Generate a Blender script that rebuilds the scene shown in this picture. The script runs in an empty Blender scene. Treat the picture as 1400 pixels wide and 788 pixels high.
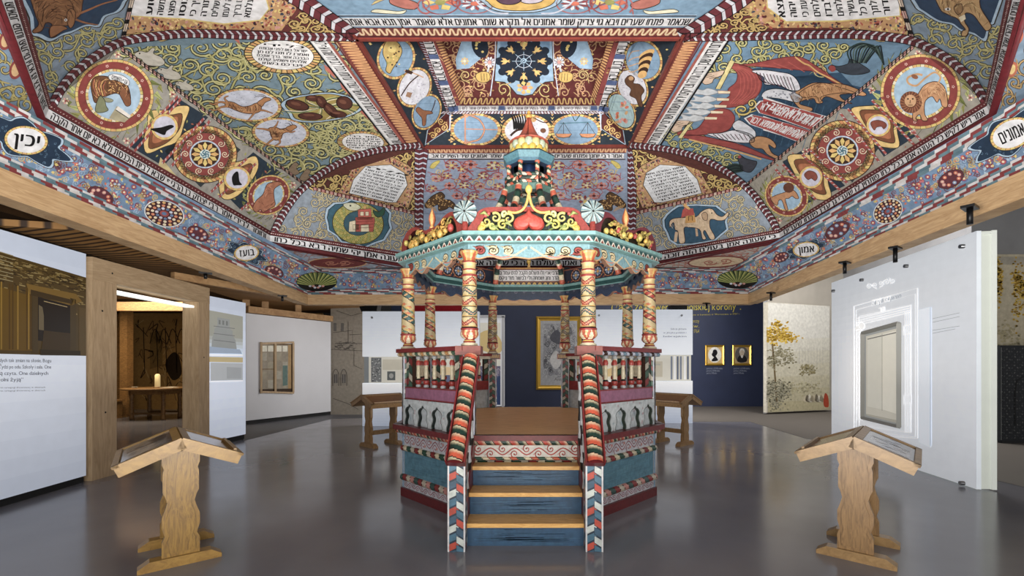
import bpy, math, random
from mathutils import Vector
PI = math.pi
SC = bpy.context.scene
COL = SC.collection
# photograph frame: 1400 x 788; eye height and focal length recovered from the octagonal platform
CX, CY, F, EYE = 723.0, 500.0, 615.0, 1.55
CAM = Vector((0, 0, EYE))
EPS = 0.0007

def ray(px, py): return Vector(((px-CX)/F, 1.0, (CY-py)/F))
def GH(px, py, h):
    r = ray(px, py); return CAM + r*(h/r.z)          # point at height h above the eye
def PD(px, py, d): return CAM + ray(px, py)*d
def FL(px, py): return GH(px, py, -EYE)
def zc(x0, y0, s):
    def f(*a):
        if len(a) == 2: return (x0+a[0]/s, y0+a[1]/s)
        return [(x0+x/s, y0+y/s) for x, y in a[0]]
    return f
zA = zc(0, 0, 3.583); zB = zc(300, 0, 3.583); zC = zc(550, 0, 3.583); zD = zc(800, 0, 3.031)
zE = zc(1050, 0, 3.031); zF = zc(0, 150, 2.917); zG = zc(300, 180, 3.283); zH = zc(830, 180, 3.283); zI = zc(530, 140, 4.925)

def lin(c):
    return tuple(((v/255)/12.92 if v/255 <= 0.04045 else ((v/255+0.055)/1.055)**2.4) for v in c)
K = dict(
 red=(142,40,38), dred=(96,24,28), orange=(205,92,52), gold=(214,164,82), yellow=(216,190,96), cream=(226,212,178),
 white=(226,224,226), lilac=(196,200,216), black=(24,22,24), navy=(30,48,68), dnavy=(20,32,48), blue=(98,136,164),
 pblue=(134,158,178), lblue=(160,188,212), sky=(120,160,190), teal=(74,122,140), green=(44,84,66), dgreen=(28,50,44),
 olive=(150,148,76), lgreen=(170,176,104), brown=(122,76,42), dbrown=(62,36,26), tan=(196,150,98), pink=(208,142,132),
 beige=(176,166,148), grey=(140,142,146), lgrey=(186,188,190), aqua=(138,172,168), purple=(122,78,98), rust=(166,84,46),
 bone=(206,196,176), wine=(116,30,40), outline=(58,50,36))
def kc(c): return lin(K[c]) if isinstance(c, str) else lin(c)

# ---------------------------------------------------------------- materials
def nodes(name):
    m = bpy.data.materials.new(name); m.use_nodes = True
    nt = m.node_tree; b = nt.nodes['Principled BSDF']
    return m, nt, b
def paint_mat(name, rough=0.55, grain=0.22, scale=(6, 6, 6), spec=0.3, sat=1.0, val=1.0):
    m, nt, b = nodes(name)
    a = nt.nodes.new('ShaderNodeAttribute'); a.attribute_name = 'Col'
    tc = nt.nodes.new('ShaderNodeTexCoord'); mp = nt.nodes.new('ShaderNodeMapping')
    mp.inputs['Scale'].default_value = scale
    n = nt.nodes.new('ShaderNodeTexNoise'); n.inputs['Scale'].default_value = 3; n.inputs['Detail'].default_value = 6
    mr = nt.nodes.new('ShaderNodeMapRange'); mr.inputs[1].default_value = .25; mr.inputs[2].default_value = .75
    mr.inputs[3].default_value = 1-grain; mr.inputs[4].default_value = 1+grain*.5
    mx = nt.nodes.new('ShaderNodeMix'); mx.data_type = 'RGBA'; mx.blend_type = 'MULTIPLY'; mx.inputs[0].default_value = 1
    L = nt.links.new
    L(tc.outputs['Object'], mp.inputs[0]); L(mp.outputs[0], n.inputs['Vector']); L(n.outputs[0], mr.inputs[0])
    hs = nt.nodes.new('ShaderNodeHueSaturation'); hs.inputs['Saturation'].default_value = sat; hs.inputs['Value'].default_value = val
    L(a.outputs['Color'], hs.inputs['Color']); L(hs.outputs[0], mx.inputs[6]); L(mr.outputs[0], mx.inputs[7]); L(mx.outputs[2], b.inputs['Base Color'])
    b.inputs['Roughness'].default_value = rough; b.inputs['Specular IOR Level'].default_value = spec
    return m
def wood_mat(name, c1, c2, scale=(2, 2, 30), rough=0.45, coord='Object', dist=2.5):
    m, nt, b = nodes(name)
    tc = nt.nodes.new('ShaderNodeTexCoord'); mp = nt.nodes.new('ShaderNodeMapping'); mp.inputs['Scale'].default_value = scale
    n = nt.nodes.new('ShaderNodeTexNoise'); n.inputs['Scale'].default_value = 1.5; n.inputs['Detail'].default_value = 8
    n.inputs['Distortion'].default_value = dist; n.inputs['Roughness'].default_value = .65
    r = nt.nodes.new('ShaderNodeValToRGB'); e = r.color_ramp.elements
    e[0].position = .32; e[0].color = (*lin(c2), 1); e[1].position = .62; e[1].color = (*lin(c1), 1)
    L = nt.links.new
    L(tc.outputs[coord], mp.inputs[0]); L(mp.outputs[0], n.inputs['Vector']); L(n.outputs[0], r.inputs[0]); L(r.outputs[0], b.inputs['Base Color'])
    b.inputs['Roughness'].default_value = rough
    return m
def plain_mat(name, c, rough=.5, metal=0, emit=0, ec=None, var=.06, alpha=1):
    m, nt, b = nodes(name)
    tc = nt.nodes.new('ShaderNodeTexCoord')
    n = nt.nodes.new('ShaderNodeTexNoise'); n.inputs['Scale'].default_value = 2.2; n.inputs['Detail'].default_value = 5
    mr = nt.nodes.new('ShaderNodeMapRange'); mr.inputs[3].default_value = 1-var; mr.inputs[4].default_value = 1+var
    mx = nt.nodes.new('ShaderNodeMix'); mx.data_type = 'RGBA'; mx.blend_type = 'MULTIPLY'; mx.inputs[0].default_value = 1
    mx.inputs[6].default_value = (*lin(c), 1)
    L = nt.links.new
    L(tc.outputs['Object'], n.inputs['Vector']); L(n.outputs[0], mr.inputs[0]); L(mr.outputs[0], mx.inputs[7]); L(mx.outputs[2], b.inputs['Base Color'])
    b.inputs['Roughness'].default_value = rough; b.inputs['Metallic'].default_value = metal
    if emit:
        b.inputs['Emission Color'].default_value = (*lin(ec or c), 1); b.inputs['Emission Strength'].default_value = emit
    b.inputs['Alpha'].default_value = alpha
    return m
def emit_paint_mat(name, emit=.5, rough=.25):
    m = paint_mat(name, rough, .05, (2, 2, 2), .4); nt = m.node_tree; b = nt.nodes['Principled BSDF']
    a = [n for n in nt.nodes if n.type == 'ATTRIBUTE'][0]
    nt.links.new(a.outputs['Color'], b.inputs['Emission Color']); b.inputs['Emission Strength'].default_value = emit
    return m
M_vault = paint_mat('vault_distemper', .7, .28, (5, 5, 5), .15, .84, .84)
M_paint = paint_mat('bimah_oil_paint', .38, .3, (7, 7, 7), .4, .95, .72)
M_carve = paint_mat('carved_gesso_paint', .42, .35, (14, 14, 14), .4, .92, .68)
M_mural = paint_mat('mural_print', .6, .2, (4, 4, 4), .2)
M_glow = emit_paint_mat('backlit_print', .44)

# ---------------------------------------------------------------- object bookkeeping
def thing(name, label, cat, loc=(0, 0, 0), group=None, kind=None):
    o = bpy.data.objects.new(name, None); COL.objects.link(o); o.location = loc
    o.empty_display_size = .2
    tag(o, label, cat, group, kind); return o
def tag(o, label=None, cat=None, group=None, kind=None):
    if label: o['label'] = label
    if cat: o['category'] = cat
    if group: o['group'] = group
    if kind: o['kind'] = kind
    return o
def worldloc(o):
    v = Vector(o.location)
    while o.parent: o = o.parent; v += Vector(o.location)
    return v

class MB:
    """collects coloured faces and becomes one mesh object"""
    def __init__(s): s.v = []; s.f = []; s.c = []; s.smooth = []
    def face(s, pts, col, sm=False):
        b = len(s.v); s.v.extend([tuple(p) for p in pts]); s.f.append(tuple(range(b, b+len(pts)))); s.c.append(kc(col)); s.smooth.append(sm)
    def idx(s, pts):
        b = len(s.v); s.v.extend([tuple(p) for p in pts]); return b
    def box(s, c, size, col='cream', rz=0, cols=None):
        cx, cy, cz = c; sx, sy, sz = [k/2 for k in size]; ca, sa = math.cos(rz), math.sin(rz)
        P = [Vector((cx+x*ca-y*sa, cy+x*sa+y*ca, cz+z)) for x in (-sx, sx) for y in (-sy, sy) for z in (-sz, sz)]
        s.hexa(P, col)
    def hexa(s, P, col):
        b = s.idx(P)
        for q in ((0,1,3,2),(4,6,7,5),(0,4,5,1),(2,3,7,6),(0,2,6,4),(1,5,7,3)):
            s.f.append(tuple(b+i for i in q)); s.c.append(kc(col)); s.smooth.append(False)
    def bar(s, p0, p1, w, h, col, up=Vector((0, 0, 1))):
        p0, p1 = Vector(p0), Vector(p1); d = (p1-p0).normalized(); sd = d.cross(up).normalized(); u = sd.cross(d)
        P = []
        for p in (p0, p1):
            for a in (-1, 1):
                for b2 in (-1, 1): P.append(p+sd*a*w/2+u*b2*h/2)
        s.hexa(P, col)
    def prism(s, poly, to3, d, col, side=None):
        """poly: list of (u,v); to3(u,v,w)"""
        fr = [to3(u, v, d) for u, v in poly]; bk = [to3(u, v, 0) for u, v in poly]; n = len(poly)
        s.face(fr, col); s.face(bk[::-1], side or col)
        for i in range(n):
            j = (i+1) % n; s.face([bk[i], bk[j], fr[j], fr[i]], side or col)
    def lathe(s, prof, c, colf, seg=24, cap=True, ax=None):
        n = len(prof); b = len(s.v); cx, cy, cz = c
        for r, z in prof:
            for k in range(seg):
                a = 2*PI*k/seg; s.v.append((cx+r*math.cos(a), cy+r*math.sin(a), cz+z))
        for i in range(n-1):
            for k in range(seg):
                k2 = (k+1) % seg
                s.f.append((b+i*seg+k, b+i*seg+k2, b+(i+1)*seg+k2, b+(i+1)*seg+k))
                zc_ = (prof[i][1]+prof[i+1][1])/2
                s.c.append(kc(colf(zc_, 2*PI*(k+.5)/seg)) if callable(colf) else kc(colf)); s.smooth.append(True)
        if cap:
            for i, rev in ((0, True), (n-1, False)):
                fc = [b+i*seg+k for k in range(seg)]
                s.f.append(tuple(fc[::-1] if rev else fc)); s.c.append(kc(colf(prof[i][1], 0)) if callable(colf) else kc(colf)); s.smooth.append(False)
    def tube(s, pts, rad, col, seg=8, colf=None):
        pts = [Vector(p) for p in pts]; n = len(pts); b = len(s.v)
        prev = None
        for i, p in enumerate(pts):
            d = (pts[min(i+1, n-1)]-pts[max(i-1, 0)]).normalized()
            ref = Vector((0, 0, 1)) if abs(d.z) < .95 else Vector((1, 0, 0))
            if prev is None: x = d.cross(ref).normalized()
            else: x = (prev-d*prev.dot(d)).normalized()
            prev = x; y = d.cross(x); r = rad[i] if isinstance(rad, (list, tuple)) else rad
            for k in range(seg):
                a = 2*PI*k/seg; s.v.append(tuple(p+x*math.cos(a)*r+y*math.sin(a)*r))
        for i in range(n-1):
            cc = kc(colf(i/(n-1)) if colf else col)
            for k in range(seg):
                k2 = (k+1) % seg
                s.f.append((b+i*seg+k, b+i*seg+k2, b+(i+1)*seg+k2, b+(i+1)*seg+k)); s.c.append(cc); s.smooth.append(True)
        for i in (0, n-1):
            s.f.append(tuple(b+i*seg+k for k in range(seg))); s.c.append(kc(colf(i/(n-1)) if colf else col)); s.smooth.append(False)
    def sphere(s, c, r, col, seg=10, sz=1.0):
        prof = [(max(1e-4, r*math.sin(PI*i/8)), -r*sz*math.cos(PI*i/8)) for i in range(9)]
        s.lathe(prof, c, col, seg, cap=False)
    def rope(s, p0, p1, r, out, up, cols, n, gap='black', twist=.7, hl=None):
        """half-round moulding with slanting painted stripes"""
        p0, p1, out, up = Vector(p0), Vector(p1), Vector(out), Vector(up); A = 7; sub = 5 if not hl else 8; N = n*sub
        b = len(s.v)
        for i in range(N+1):
            p = p0.lerp(p1, i/N)
            for k in range(A+1):
                a = -PI/2+PI*k/A; s.v.append(tuple(p+out*math.cos(a)*r+up*math.sin(a)*r))
        for i in range(N):
            for k in range(A):
                s.f.append((b+i*(A+1)+k, b+(i+1)*(A+1)+k, b+(i+1)*(A+1)+k+1, b+i*(A+1)+k+1))
                t = (i+.5)/sub+twist*(k+.5)/A
                q = int(math.floor(t)); fr = t-q
                cc = kc(gap) if fr < .12 else kc(cols[q % len(cols)])
                if hl and fr > .55: h_ = kc(hl); w_ = min(1, (fr-.55)/.35)*.75; cc = tuple(cc[m]+(h_[m]-cc[m])*w_ for m in range(3))
                s.c.append(cc); s.smooth.append(True)
    def build(s, name, mat, parent=None, label=None, cat=None, group=None, kind=None, loc=None):
        off = worldloc(parent) if parent else (Vector(loc) if loc else Vector((0, 0, 0)))
        me = bpy.data.meshes.new(name)
        me.from_pydata([(x-off.x, y-off.y, z-off.z) for x, y, z in s.v], [], s.f)
        ca = me.color_attributes.new('Col', 'FLOAT_COLOR', 'CORNER')
        buf = []
        for f, c in zip(s.f, s.c): buf.extend((c[0], c[1], c[2], 1.0)*len(f))
        ca.data.foreach_set('color', buf)
        me.polygons.foreach_set('use_smooth', s.smooth)
        me.materials.append(mat); me.update()
        o = bpy.data.objects.new(name, me); COL.objects.link(o)
        if parent: o.parent = parent
        elif loc: o.location = loc
        tag(o, label, cat, group, kind)
        return o

# ---------------------------------------------------------------- lettering from the built-in face
_gl = {}
def glyph(ch):
    if ch in _gl: return _gl[ch]
    if ch in 'תד':
        R = [(.03,.49,.52,.59),(.44,0,.54,.52),(.12,.04,.21,.5),(0,0,.17,.085)] if ch == 'ת' else [(0,.49,.5,.59),(.34,0,.44,.5)]; V = []; P = []
        for a, b, c, d in R: P.append(tuple(range(len(V), len(V)+4))); V += [(a,b),(c,b),(c,d),(a,d)]
        _gl[ch] = (V, P, .55 if ch == 'ת' else .5); return _gl[ch]
    cu = bpy.data.curves.new('g', 'FONT'); cu.body = ch; cu.resolution_u = 4 if ch in 'אף' else 2
    ob = bpy.data.objects.new('g', cu); COL.objects.link(ob)
    dg = bpy.context.evaluated_depsgraph_get(); dg.update()
    me = bpy.data.meshes.new_from_object(ob.evaluated_get(dg))
    V = [(v.co.x, v.co.y) for v in me.vertices]; P = [tuple(p.vertices) for p in me.polygons]
    bpy.data.objects.remove(ob); bpy.data.curves.remove(cu); bpy.data.meshes.remove(me)
    if V:
        x0 = min(v[0] for v in V); x1 = max(v[0] for v in V)
        V = [(x-x0, y) for x, y in V]; w = x1-x0
    else: w = .25
    _gl[ch] = (V, P, w); return _gl[ch]
def rtl(s): return s[::-1]

# ---------------------------------------------------------------- painting on surfaces
def catm(P, closed=False, n=4):
    m = len(P); out = []
    rng = range(m) if closed else range(m-1)
    for i in rng:
        g = (lambda k: P[k % m]) if closed else (lambda k: P[max(0, min(m-1, k))])
        p0, p1, p2, p3 = g(i-1), g(i), g(i+1), g(i+2)
        for j in range(n):
            t = j/n; t2 = t*t; t3 = t2*t
            out.append(tuple(.5*((2*p1[a])+(-p0[a]+p2[a])*t+(2*p0[a]-5*p1[a]+4*p2[a]-p3[a])*t2+(-p0[a]+3*p1[a]-3*p2[a]+p3[a])*t3) for a in (0, 1)))
    if not closed: out.append(tuple(P[-1]))
    return out
def inpoly(p, poly):
    x, y = p; r = False; j = len(poly)-1
    for i in range(len(poly)):
        xi, yi = poly[i]; xj, yj = poly[j]
        if (yi > y) != (yj > y) and x < (xj-xi)*(y-yi)/(yj-yi)+xi: r = not r
        j = i
    return r
def lerp2(a, b, t): return (a[0]+(b[0]-a[0])*t, a[1]+(b[1]-a[1])*t)
def polyat(P, t):
    """point at fraction t of a polyline"""
    ds = [math.dist(P[i], P[i+1]) for i in range(len(P)-1)]; T = t*sum(ds)
    for i, d in enumerate(ds):
        if T <= d or i == len(ds)-1: return lerp2(P[i], P[i+1], T/d if d else 0)
        T -= d

class Painter:
    def quad(s, a, b, c, d, col, L): s.poly([a, b, c, d], col, L)
    def stroke(s, pts, w, col, L, w2=None, closed=False):
        n = len(pts); 
        if n < 2 or col is None: return
        w2 = w if w2 is None else w2; Lf, Rt = [], []
        for i, p in enumerate(pts):
            a = pts[(i-1) % n] if closed else pts[max(i-1, 0)]; b = pts[(i+1) % n] if closed else pts[min(i+1, n-1)]
            dx, dy = b[0]-a[0], b[1]-a[1]; l = math.hypot(dx, dy) or 1; ww = (w+(w2-w)*i/max(1, n-1))/2
            Lf.append((p[0]-dy/l*ww, p[1]+dx/l*ww)); Rt.append((p[0]+dy/l*ww, p[1]-dx/l*ww))
        for i in range(n if closed else n-1):
            j = (i+1) % n; s.poly([Lf[i], Lf[j], Rt[j], Rt[i]], col, L)
    def epts(s, c, rx, ry, rot=0, n=28, a0=0):
        ca, sa = math.cos(rot), math.sin(rot); o = []
        for k in range(n):
            a = a0+2*PI*k/n; x, y = rx*math.cos(a), ry*math.sin(a); o.append((c[0]+x*ca-y*sa, c[1]+x*sa+y*ca))
        return o
    def ell(s, c, rx, ry, col, L, rot=0, n=24): s.poly(s.epts(c, rx, ry, rot, n), col, L)
    def ring(s, c, rx, ry, t, cols, L, rot=0, n=32, skew=0, gap=None):
        """ring of alternating coloured segments"""
        if isinstance(cols, str) or isinstance(cols[0], int): cols = [cols]
        o = s.epts(c, rx, ry, rot, n); k = 1-t/max(rx, ry); i_ = s.epts(c, rx*k, ry*k, rot, n, skew)
        for a in range(n): s.poly([o[a], o[(a+1) % n], i_[(a+1) % n], i_[a]], cols[a % len(cols)], L)
        if gap:
            for a in range(n): s.stroke([o[a], i_[a]], t*.14, gap, L+.5)
    def blob(s, pts, col, L, oc=None, ow=.8, n=4):
        P = catm(pts, True, n); s.poly(P, col, L)
        if oc: s.stroke(P, ow, oc, L+.5, closed=True)
        return P
    def fur(s, pts, cols, L, n=40, ln=5, w=.7, seed=2):
        q = random.Random(seed); P = catm(pts, True, 4); xs = [p[0] for p in P]; ys = [p[1] for p in P]; d = 0
        cx = sum(xs)/len(xs); cy = sum(ys)/len(ys)
        for _ in range(n*5):
            p = (q.uniform(min(xs), max(xs)), q.uniform(min(ys), max(ys)))
            if not inpoly(p, P): continue
            a = math.atan2(p[1]-cy, p[0]-cx)+PI/2+q.uniform(-.5, .5); e = (p[0]+ln*math.cos(a), p[1]+ln*math.sin(a))
            if not inpoly(e, P): continue
            s.stroke([p, lerp2(p, e, .5), e], w, cols[d % len(cols)], L, w*.3); d += 1
            if d >= n: break
    def line(s, pts, w, col, L, w2=None, n=5): s.stroke(catm(pts, False, n), w, col, L, w2)
    def scroll(s, c, r, a0, sg, w, col, oc, L, M=(1, 0, 0, 1), turns=1.4, hi=None, leaf=3):
        N = int(15*turns); P = []
        for i in range(N+1):
            t = i/N; a = a0+sg*2*PI*turns*t; q = r*(1-.85*t)
            x, y = q*math.cos(a), q*math.sin(a); P.append((c[0]+M[0]*x+M[1]*y, c[1]+M[2]*x+M[3]*y))
        if oc: s.stroke(P, w*2, oc, L, w*1.8)
        s.stroke(P, w, col, L+1, w*.75)
        if hi: s.stroke(P, w*.35, hi, L+1.5)
        if oc: s.ell(P[-1], w*1.15, w*.9, oc, L, n=8)
        s.ell(P[-1], w*.9, w*.7, col, L+1, n=8)
        for j in range(leaf):
            i = int(N*(.08+.17*j)); p = P[i]; dx, dy = p[0]-c[0], p[1]-c[1]
            q = P[min(i+2, N)]; tx, ty = q[0]-p[0], q[1]-p[1]; k = .38
            tip = (p[0]+dx*k-tx*.9, p[1]+dy*k-ty*.9); b1 = P[i]; b2 = P[min(i+2, N)]
            m1 = (lerp2(b1, tip, .5)[0]-tx*.3, lerp2(b1, tip, .5)[1]-ty*.3)
            s.poly([b1, m1, tip, b2], col, L+1)
            if oc: s.stroke([b1, m1, tip, b2], w*.3, oc, L+.6)
    def field(s, poly, r, col, oc, L, w, M=(1, 0, 0, 1), seed=1, gap=1.75, cols=None, hi=None, link=True, turns=1.4, leaf=3, tries=2500, rj=.25, flower=None):
        rnd = random.Random(seed); det = M[0]*M[3]-M[1]*M[2]
        inv = (M[3]/det, -M[1]/det, -M[2]/det, M[0]/det)
        xs = [p[0] for p in poly]; ys = [p[1] for p in poly]; pts = []
        for _ in range(tries):
            p = (rnd.uniform(min(xs), max(xs)), rnd.uniform(min(ys), max(ys)))
            if not inpoly(p, poly): continue
            ok = True
            for q in pts:
                dx, dy = p[0]-q[0], p[1]-q[1]
                if math.hypot(inv[0]*dx+inv[1]*dy, inv[2]*dx+inv[3]*dy) < gap*r: ok = False; break
            if ok: pts.append(p)
        for i, p in enumerate(pts):
            rr = r*rnd.uniform(1-rj, 1+rj*.4); a0 = rnd.uniform(0, 2*PI); sg = rnd.choice((-1, 1))
            c2 = cols[i % len(cols)] if cols else col
            s.scroll(p, rr, a0, sg, w, c2, oc, L, M, turns, hi, leaf)
            if link and i:
                q = min(pts[:i], key=lambda t: math.dist(t, p))
                if math.dist(p, q) < 4*r:
                    e = (p[0]+rr*(M[0]*math.cos(a0)+M[1]*math.sin(a0)), p[1]+rr*(M[2]*math.cos(a0)+M[3]*math.sin(a0)))
                    m = lerp2(e, q, .5); m = (m[0]+(q[1]-e[1])*.25, m[1]-(q[0]-e[0])*.25)
                    P = catm([e, m, lerp2(m, q, .6)], False, 4); s.stroke(P, w*1.9, oc, L); s.stroke(P, w, c2, L+1)
            if flower and i % 3 == 0: s.flower(p, rr*.42, flower, L+2, M)
        return pts
    def flower(s, c, r, cols, L, M=(1, 0, 0, 1), n=8, a0=0):
        g = lambda x, y: (c[0]+M[0]*x+M[1]*y, c[1]+M[2]*x+M[3]*y)
        for k in range(n):
            a = a0+2*PI*k/n; d = PI/n*.85
            s.poly([g(.25*r*math.cos(a), .25*r*math.sin(a)), g(.75*r*math.cos(a-d), .75*r*math.sin(a-d)), g(r*math.cos(a), r*math.sin(a)), g(.75*r*math.cos(a+d), .75*r*math.sin(a+d))], cols[k % 2], L)
        s.poly([g(.32*r*math.cos(2*PI*k/8), .32*r*math.sin(2*PI*k/8)) for k in range(8)], cols[-1], L+.5)
    def text(s, t, quad, col, L, sp=.07, y0=-.03, y1=.62, bold=None):
        if bold is None: bold = .035 if any('\u0590' < c < '\u05ff' for c in t) else 0
        sp += bold*2
        TL, TR, BR, BL = quad; gs = []; x = 0
        for ch in t:
            if ch == ' ': x += .26; continue
            g = glyph(ch); gs.append((x, g)); x += g[2]+sp
        W = max(x-sp, .01); H = y1-y0
        def mp(u, v): return lerp2(lerp2(BL, BR, u), lerp2(TL, TR, u), v)
        for x0, (V, P, w) in gs:
            for k in ((-bold, 0, bold) if bold else (0,)):
                for p in P: s.poly([mp((x0+bold+k+V[i][0])/W, (V[i][1]-y0)/H) for i in p], col, L+k)
    def rows(s, lines, quad, col, L, fill=.62, **k):
        TL, TR, BR, BL = quad; n = len(lines)
        for i, t in enumerate(lines):
            if not t: continue
            sx = 0
            if isinstance(t, tuple): t, sx = t
            a, b = i/n+(1-fill)/2/n, (i+1)/n-(1-fill)/2/n
            q = [lerp2(TL, BL, a), lerp2(TR, BR, a), lerp2(TR, BR, b), lerp2(TL, BL, b)]
            if sx: q = [lerp2(q[0], q[1], sx), lerp2(q[1], q[0], sx), lerp2(q[2], q[3], sx), lerp2(q[3], q[2], sx)]
            s.text(t, q, col, L, **k)
    def braid(s, top, bot, n, dark, light, L, edge='black', rows=2, line=.12):
        """band between two polylines: light ground with rows of slanted dark wedges"""
        for i in range(n):
            a, b = polyat(top, i/n), polyat(top, (i+1)/n); c, d = polyat(bot, (i+1)/n), polyat(bot, i/n)
            s.poly([a, b, c, d], light, L)
            for r in range(rows):
                u0, u1 = r/rows, (r+1)/rows; o = .5 if (r+i) % 2 else 0
                g = lambda u, v: lerp2(lerp2(a, b, u), lerp2(d, c, u), v)
                s.poly([g(0, u0), g(.55, u0), g(.95, u1), g(.3, u1)] if r % 2 == 0 else [g(.45, u0), g(1, u0), g(.72, u1), g(.08, u1)], dark, L+1)
                s.poly([g(.55, u0), g(.68, u0), g(1, u1), g(.95, u1)] if r % 2 == 0 else [g(.34, u0), g(.45, u0), g(.08, u1), g(0, u1)], edge, L+1)
            if rows > 1:
                for r in range(1, rows): s.stroke([lerp2(a, d, r/rows), lerp2(b, c, r/rows)], line*7, edge, L+1.5)
        if line:
            s.stroke(top, line*10, edge, L+2); s.stroke(bot, line*10, edge, L+2)
    def zig(s, top, bot, n, bg, fg, L, hi=None, w=.34, edge=None):
        """S-scroll running border"""
        for i in range(n):
            a, b = polyat(top, i/n), polyat(top, (i+1)/n); c, d = polyat(bot, (i+1)/n), polyat(bot, i/n)
            s.poly([a, b, c, d], bg, L)
            g = lambda u, v: lerp2(lerp2(a, b, u), lerp2(d, c, u), v)
            h = math.dist(a, d)
            P = catm([g(0, .82), g(.2, .78), g(.38, .3), g(.55, .14), g(.72, .3), g(.8, .78), g(1, .82)], False, 3)
            s.stroke(P, math.dist(a, b)*w, fg, L+1)
            if hi: s.stroke(P, math.dist(a, b)*w*.35, hi, L+1.5)
        if edge: s.stroke(top, edge[1], edge[0], L+2); s.stroke(bot, edge[1], edge[0], L+2)
    def dashes(s, top, bot, rows, n, cols, L, seed=3):
        rnd = random.Random(seed)
        for r in range(rows):
            off = rnd.random()
            for i in range(-1, n):
                t0, t1 = max(0, (i+off)/n), min(1, (i+1+off)/n)
                if t1 <= t0: continue
                q = lambda t, u: lerp2(polyat(top, t), polyat(bot, t), u)
                u0, u1 = r/rows, (r+1)/rows
                s.poly([q(t0, u0), q(t1, u0), q(t1, u1), q(t0, u1)], cols[(i+r*2) % len(cols)], L)
    def checks(s, top, bot, n, cols, line, L, mid=True):
        for i in range(n):
            t0, t1 = i/n, (i+1)/n; k = .18
            q = lambda t, u: lerp2(polyat(top, t), polyat(bot, t), u)
            s.poly([q(t0, 0), q(t1, 0), q(t1, 1), q(t0, 1)], line, L)
            a, b = t0+k/n, t1-k/n
            for u0, u1 in ((.12, .45), (.55, .88)): s.poly([q(a, u0), q(b, u0), q(b, u1), q(a, u1)], cols[i % len(cols)], L+1)
    def fill(s, top, bot, n, col, L):
        for i in range(n): s.poly([polyat(top, i/n), polyat(top, (i+1)/n), polyat(bot, (i+1)/n), polyat(bot, i/n)], col, L)

class Flat(Painter):
    """a painter on one plane given by origin and axes (metres)"""
    def __init__(s, mb, o, u, v, n=None, eps=EPS):
        s.mb, s.o, s.u, s.v_ = mb, Vector(o), Vector(u), Vector(v); s.n = Vector(n) if n else s.u.cross(s.v_).normalized(); s.eps = eps
    def poly(s, pts, col, L):
        s.mb.face([s.o+s.u*p[0]+s.v_*p[1]+s.n*(L*s.eps) for p in pts], col)

class Facet:
    def __init__(s, name, pts, mb=None, plane=None):
        """pts: (px,py,h) corners; the plane is fitted to them and seen from inside the hall"""
        s.name = name; s.px = [(p[0], p[1]) for p in pts]; s.mb = mb or MB()
        if plane: p0, n = plane
        else:
            P = [GH(*p) for p in pts]; p0 = sum(P, Vector())/len(P); n = Vector((0, 0, 0))
            for i in range(len(P)):
                a, b = P[i]-p0, P[(i+1) % len(P)]-p0; n += a.cross(b)
            n.normalize()
        if n.dot(CAM-p0) < 0: n = -n
        s.p0, s.n = p0, n
        A = sum(s.px[i][0]*s.px[(i+1) % len(s.px)][1]-s.px[(i+1) % len(s.px)][0]*s.px[i][1] for i in range(len(s.px)))
        if A < 0: s.px = s.px[::-1]
        xs = [p[0] for p in s.px]; ys = [p[1] for p in s.px]; s.bb = (min(xs), max(xs), min(ys), max(ys))
        s.ed = [(s.px[i], s.px[(i+1) % len(s.px)]) for i in range(len(s.px))]
    def inside(s, p):
        for a, b in s.ed:
            if (b[0]-a[0])*(p[1]-a[1])-(b[1]-a[1])*(p[0]-a[0]) < -1e-9: return False
        return True
    def clip(s, pts):
        for a, b in s.ed:
            if not pts: return pts
            ex, ey = b[0]-a[0], b[1]-a[1]; out = []
            D = [ex*(p[1]-a[1])-ey*(p[0]-a[0]) for p in pts]; n = len(pts)
            for i in range(n):
                j = (i+1) % n
                if D[i] >= 0: out.append(pts[i])
                if (D[i] >= 0) != (D[j] >= 0): out.append(lerp2(pts[i], pts[j], D[i]/(D[i]-D[j])))
            pts = out
        return pts
    def at(s, p, L=0):
        r = ray(*p); t = (s.n.dot(s.p0-CAM)+L*EPS)/s.n.dot(r); return CAM+r*t

class Skin(Painter):
    """a painter over several joined flat boards; strokes crossing a crease are cut there"""
    def __init__(s, facets): s.fs = facets
    def poly(s, pts, col, L):
        xs = [p[0] for p in pts]; ys = [p[1] for p in pts]; x0, x1, y0, y1 = min(xs), max(xs), min(ys), max(ys)
        for f in s.fs:
            if s.only and f.name != s.only: continue
            b = f.bb
            if x1 < b[0] or x0 > b[1] or y1 < b[2] or y0 > b[3]: continue
            if all(f.inside(p) for p in pts): f.mb.face([f.at(p, L) for p in pts], col); return
            q = f.clip(list(pts))
            if len(q) > 2: f.mb.face([f.at(p, L) for p in q], col)
    only = None
    def __getitem__(s, name): return [f for f in s.fs if f.name == name][0]
# ================================================================ PAINTED VAULT
HB, HT, HF, HL = 2.1, 2.36, 3.13, 3.5     # ring bottom, ring top, fold, lantern lip (above the eye)
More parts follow.
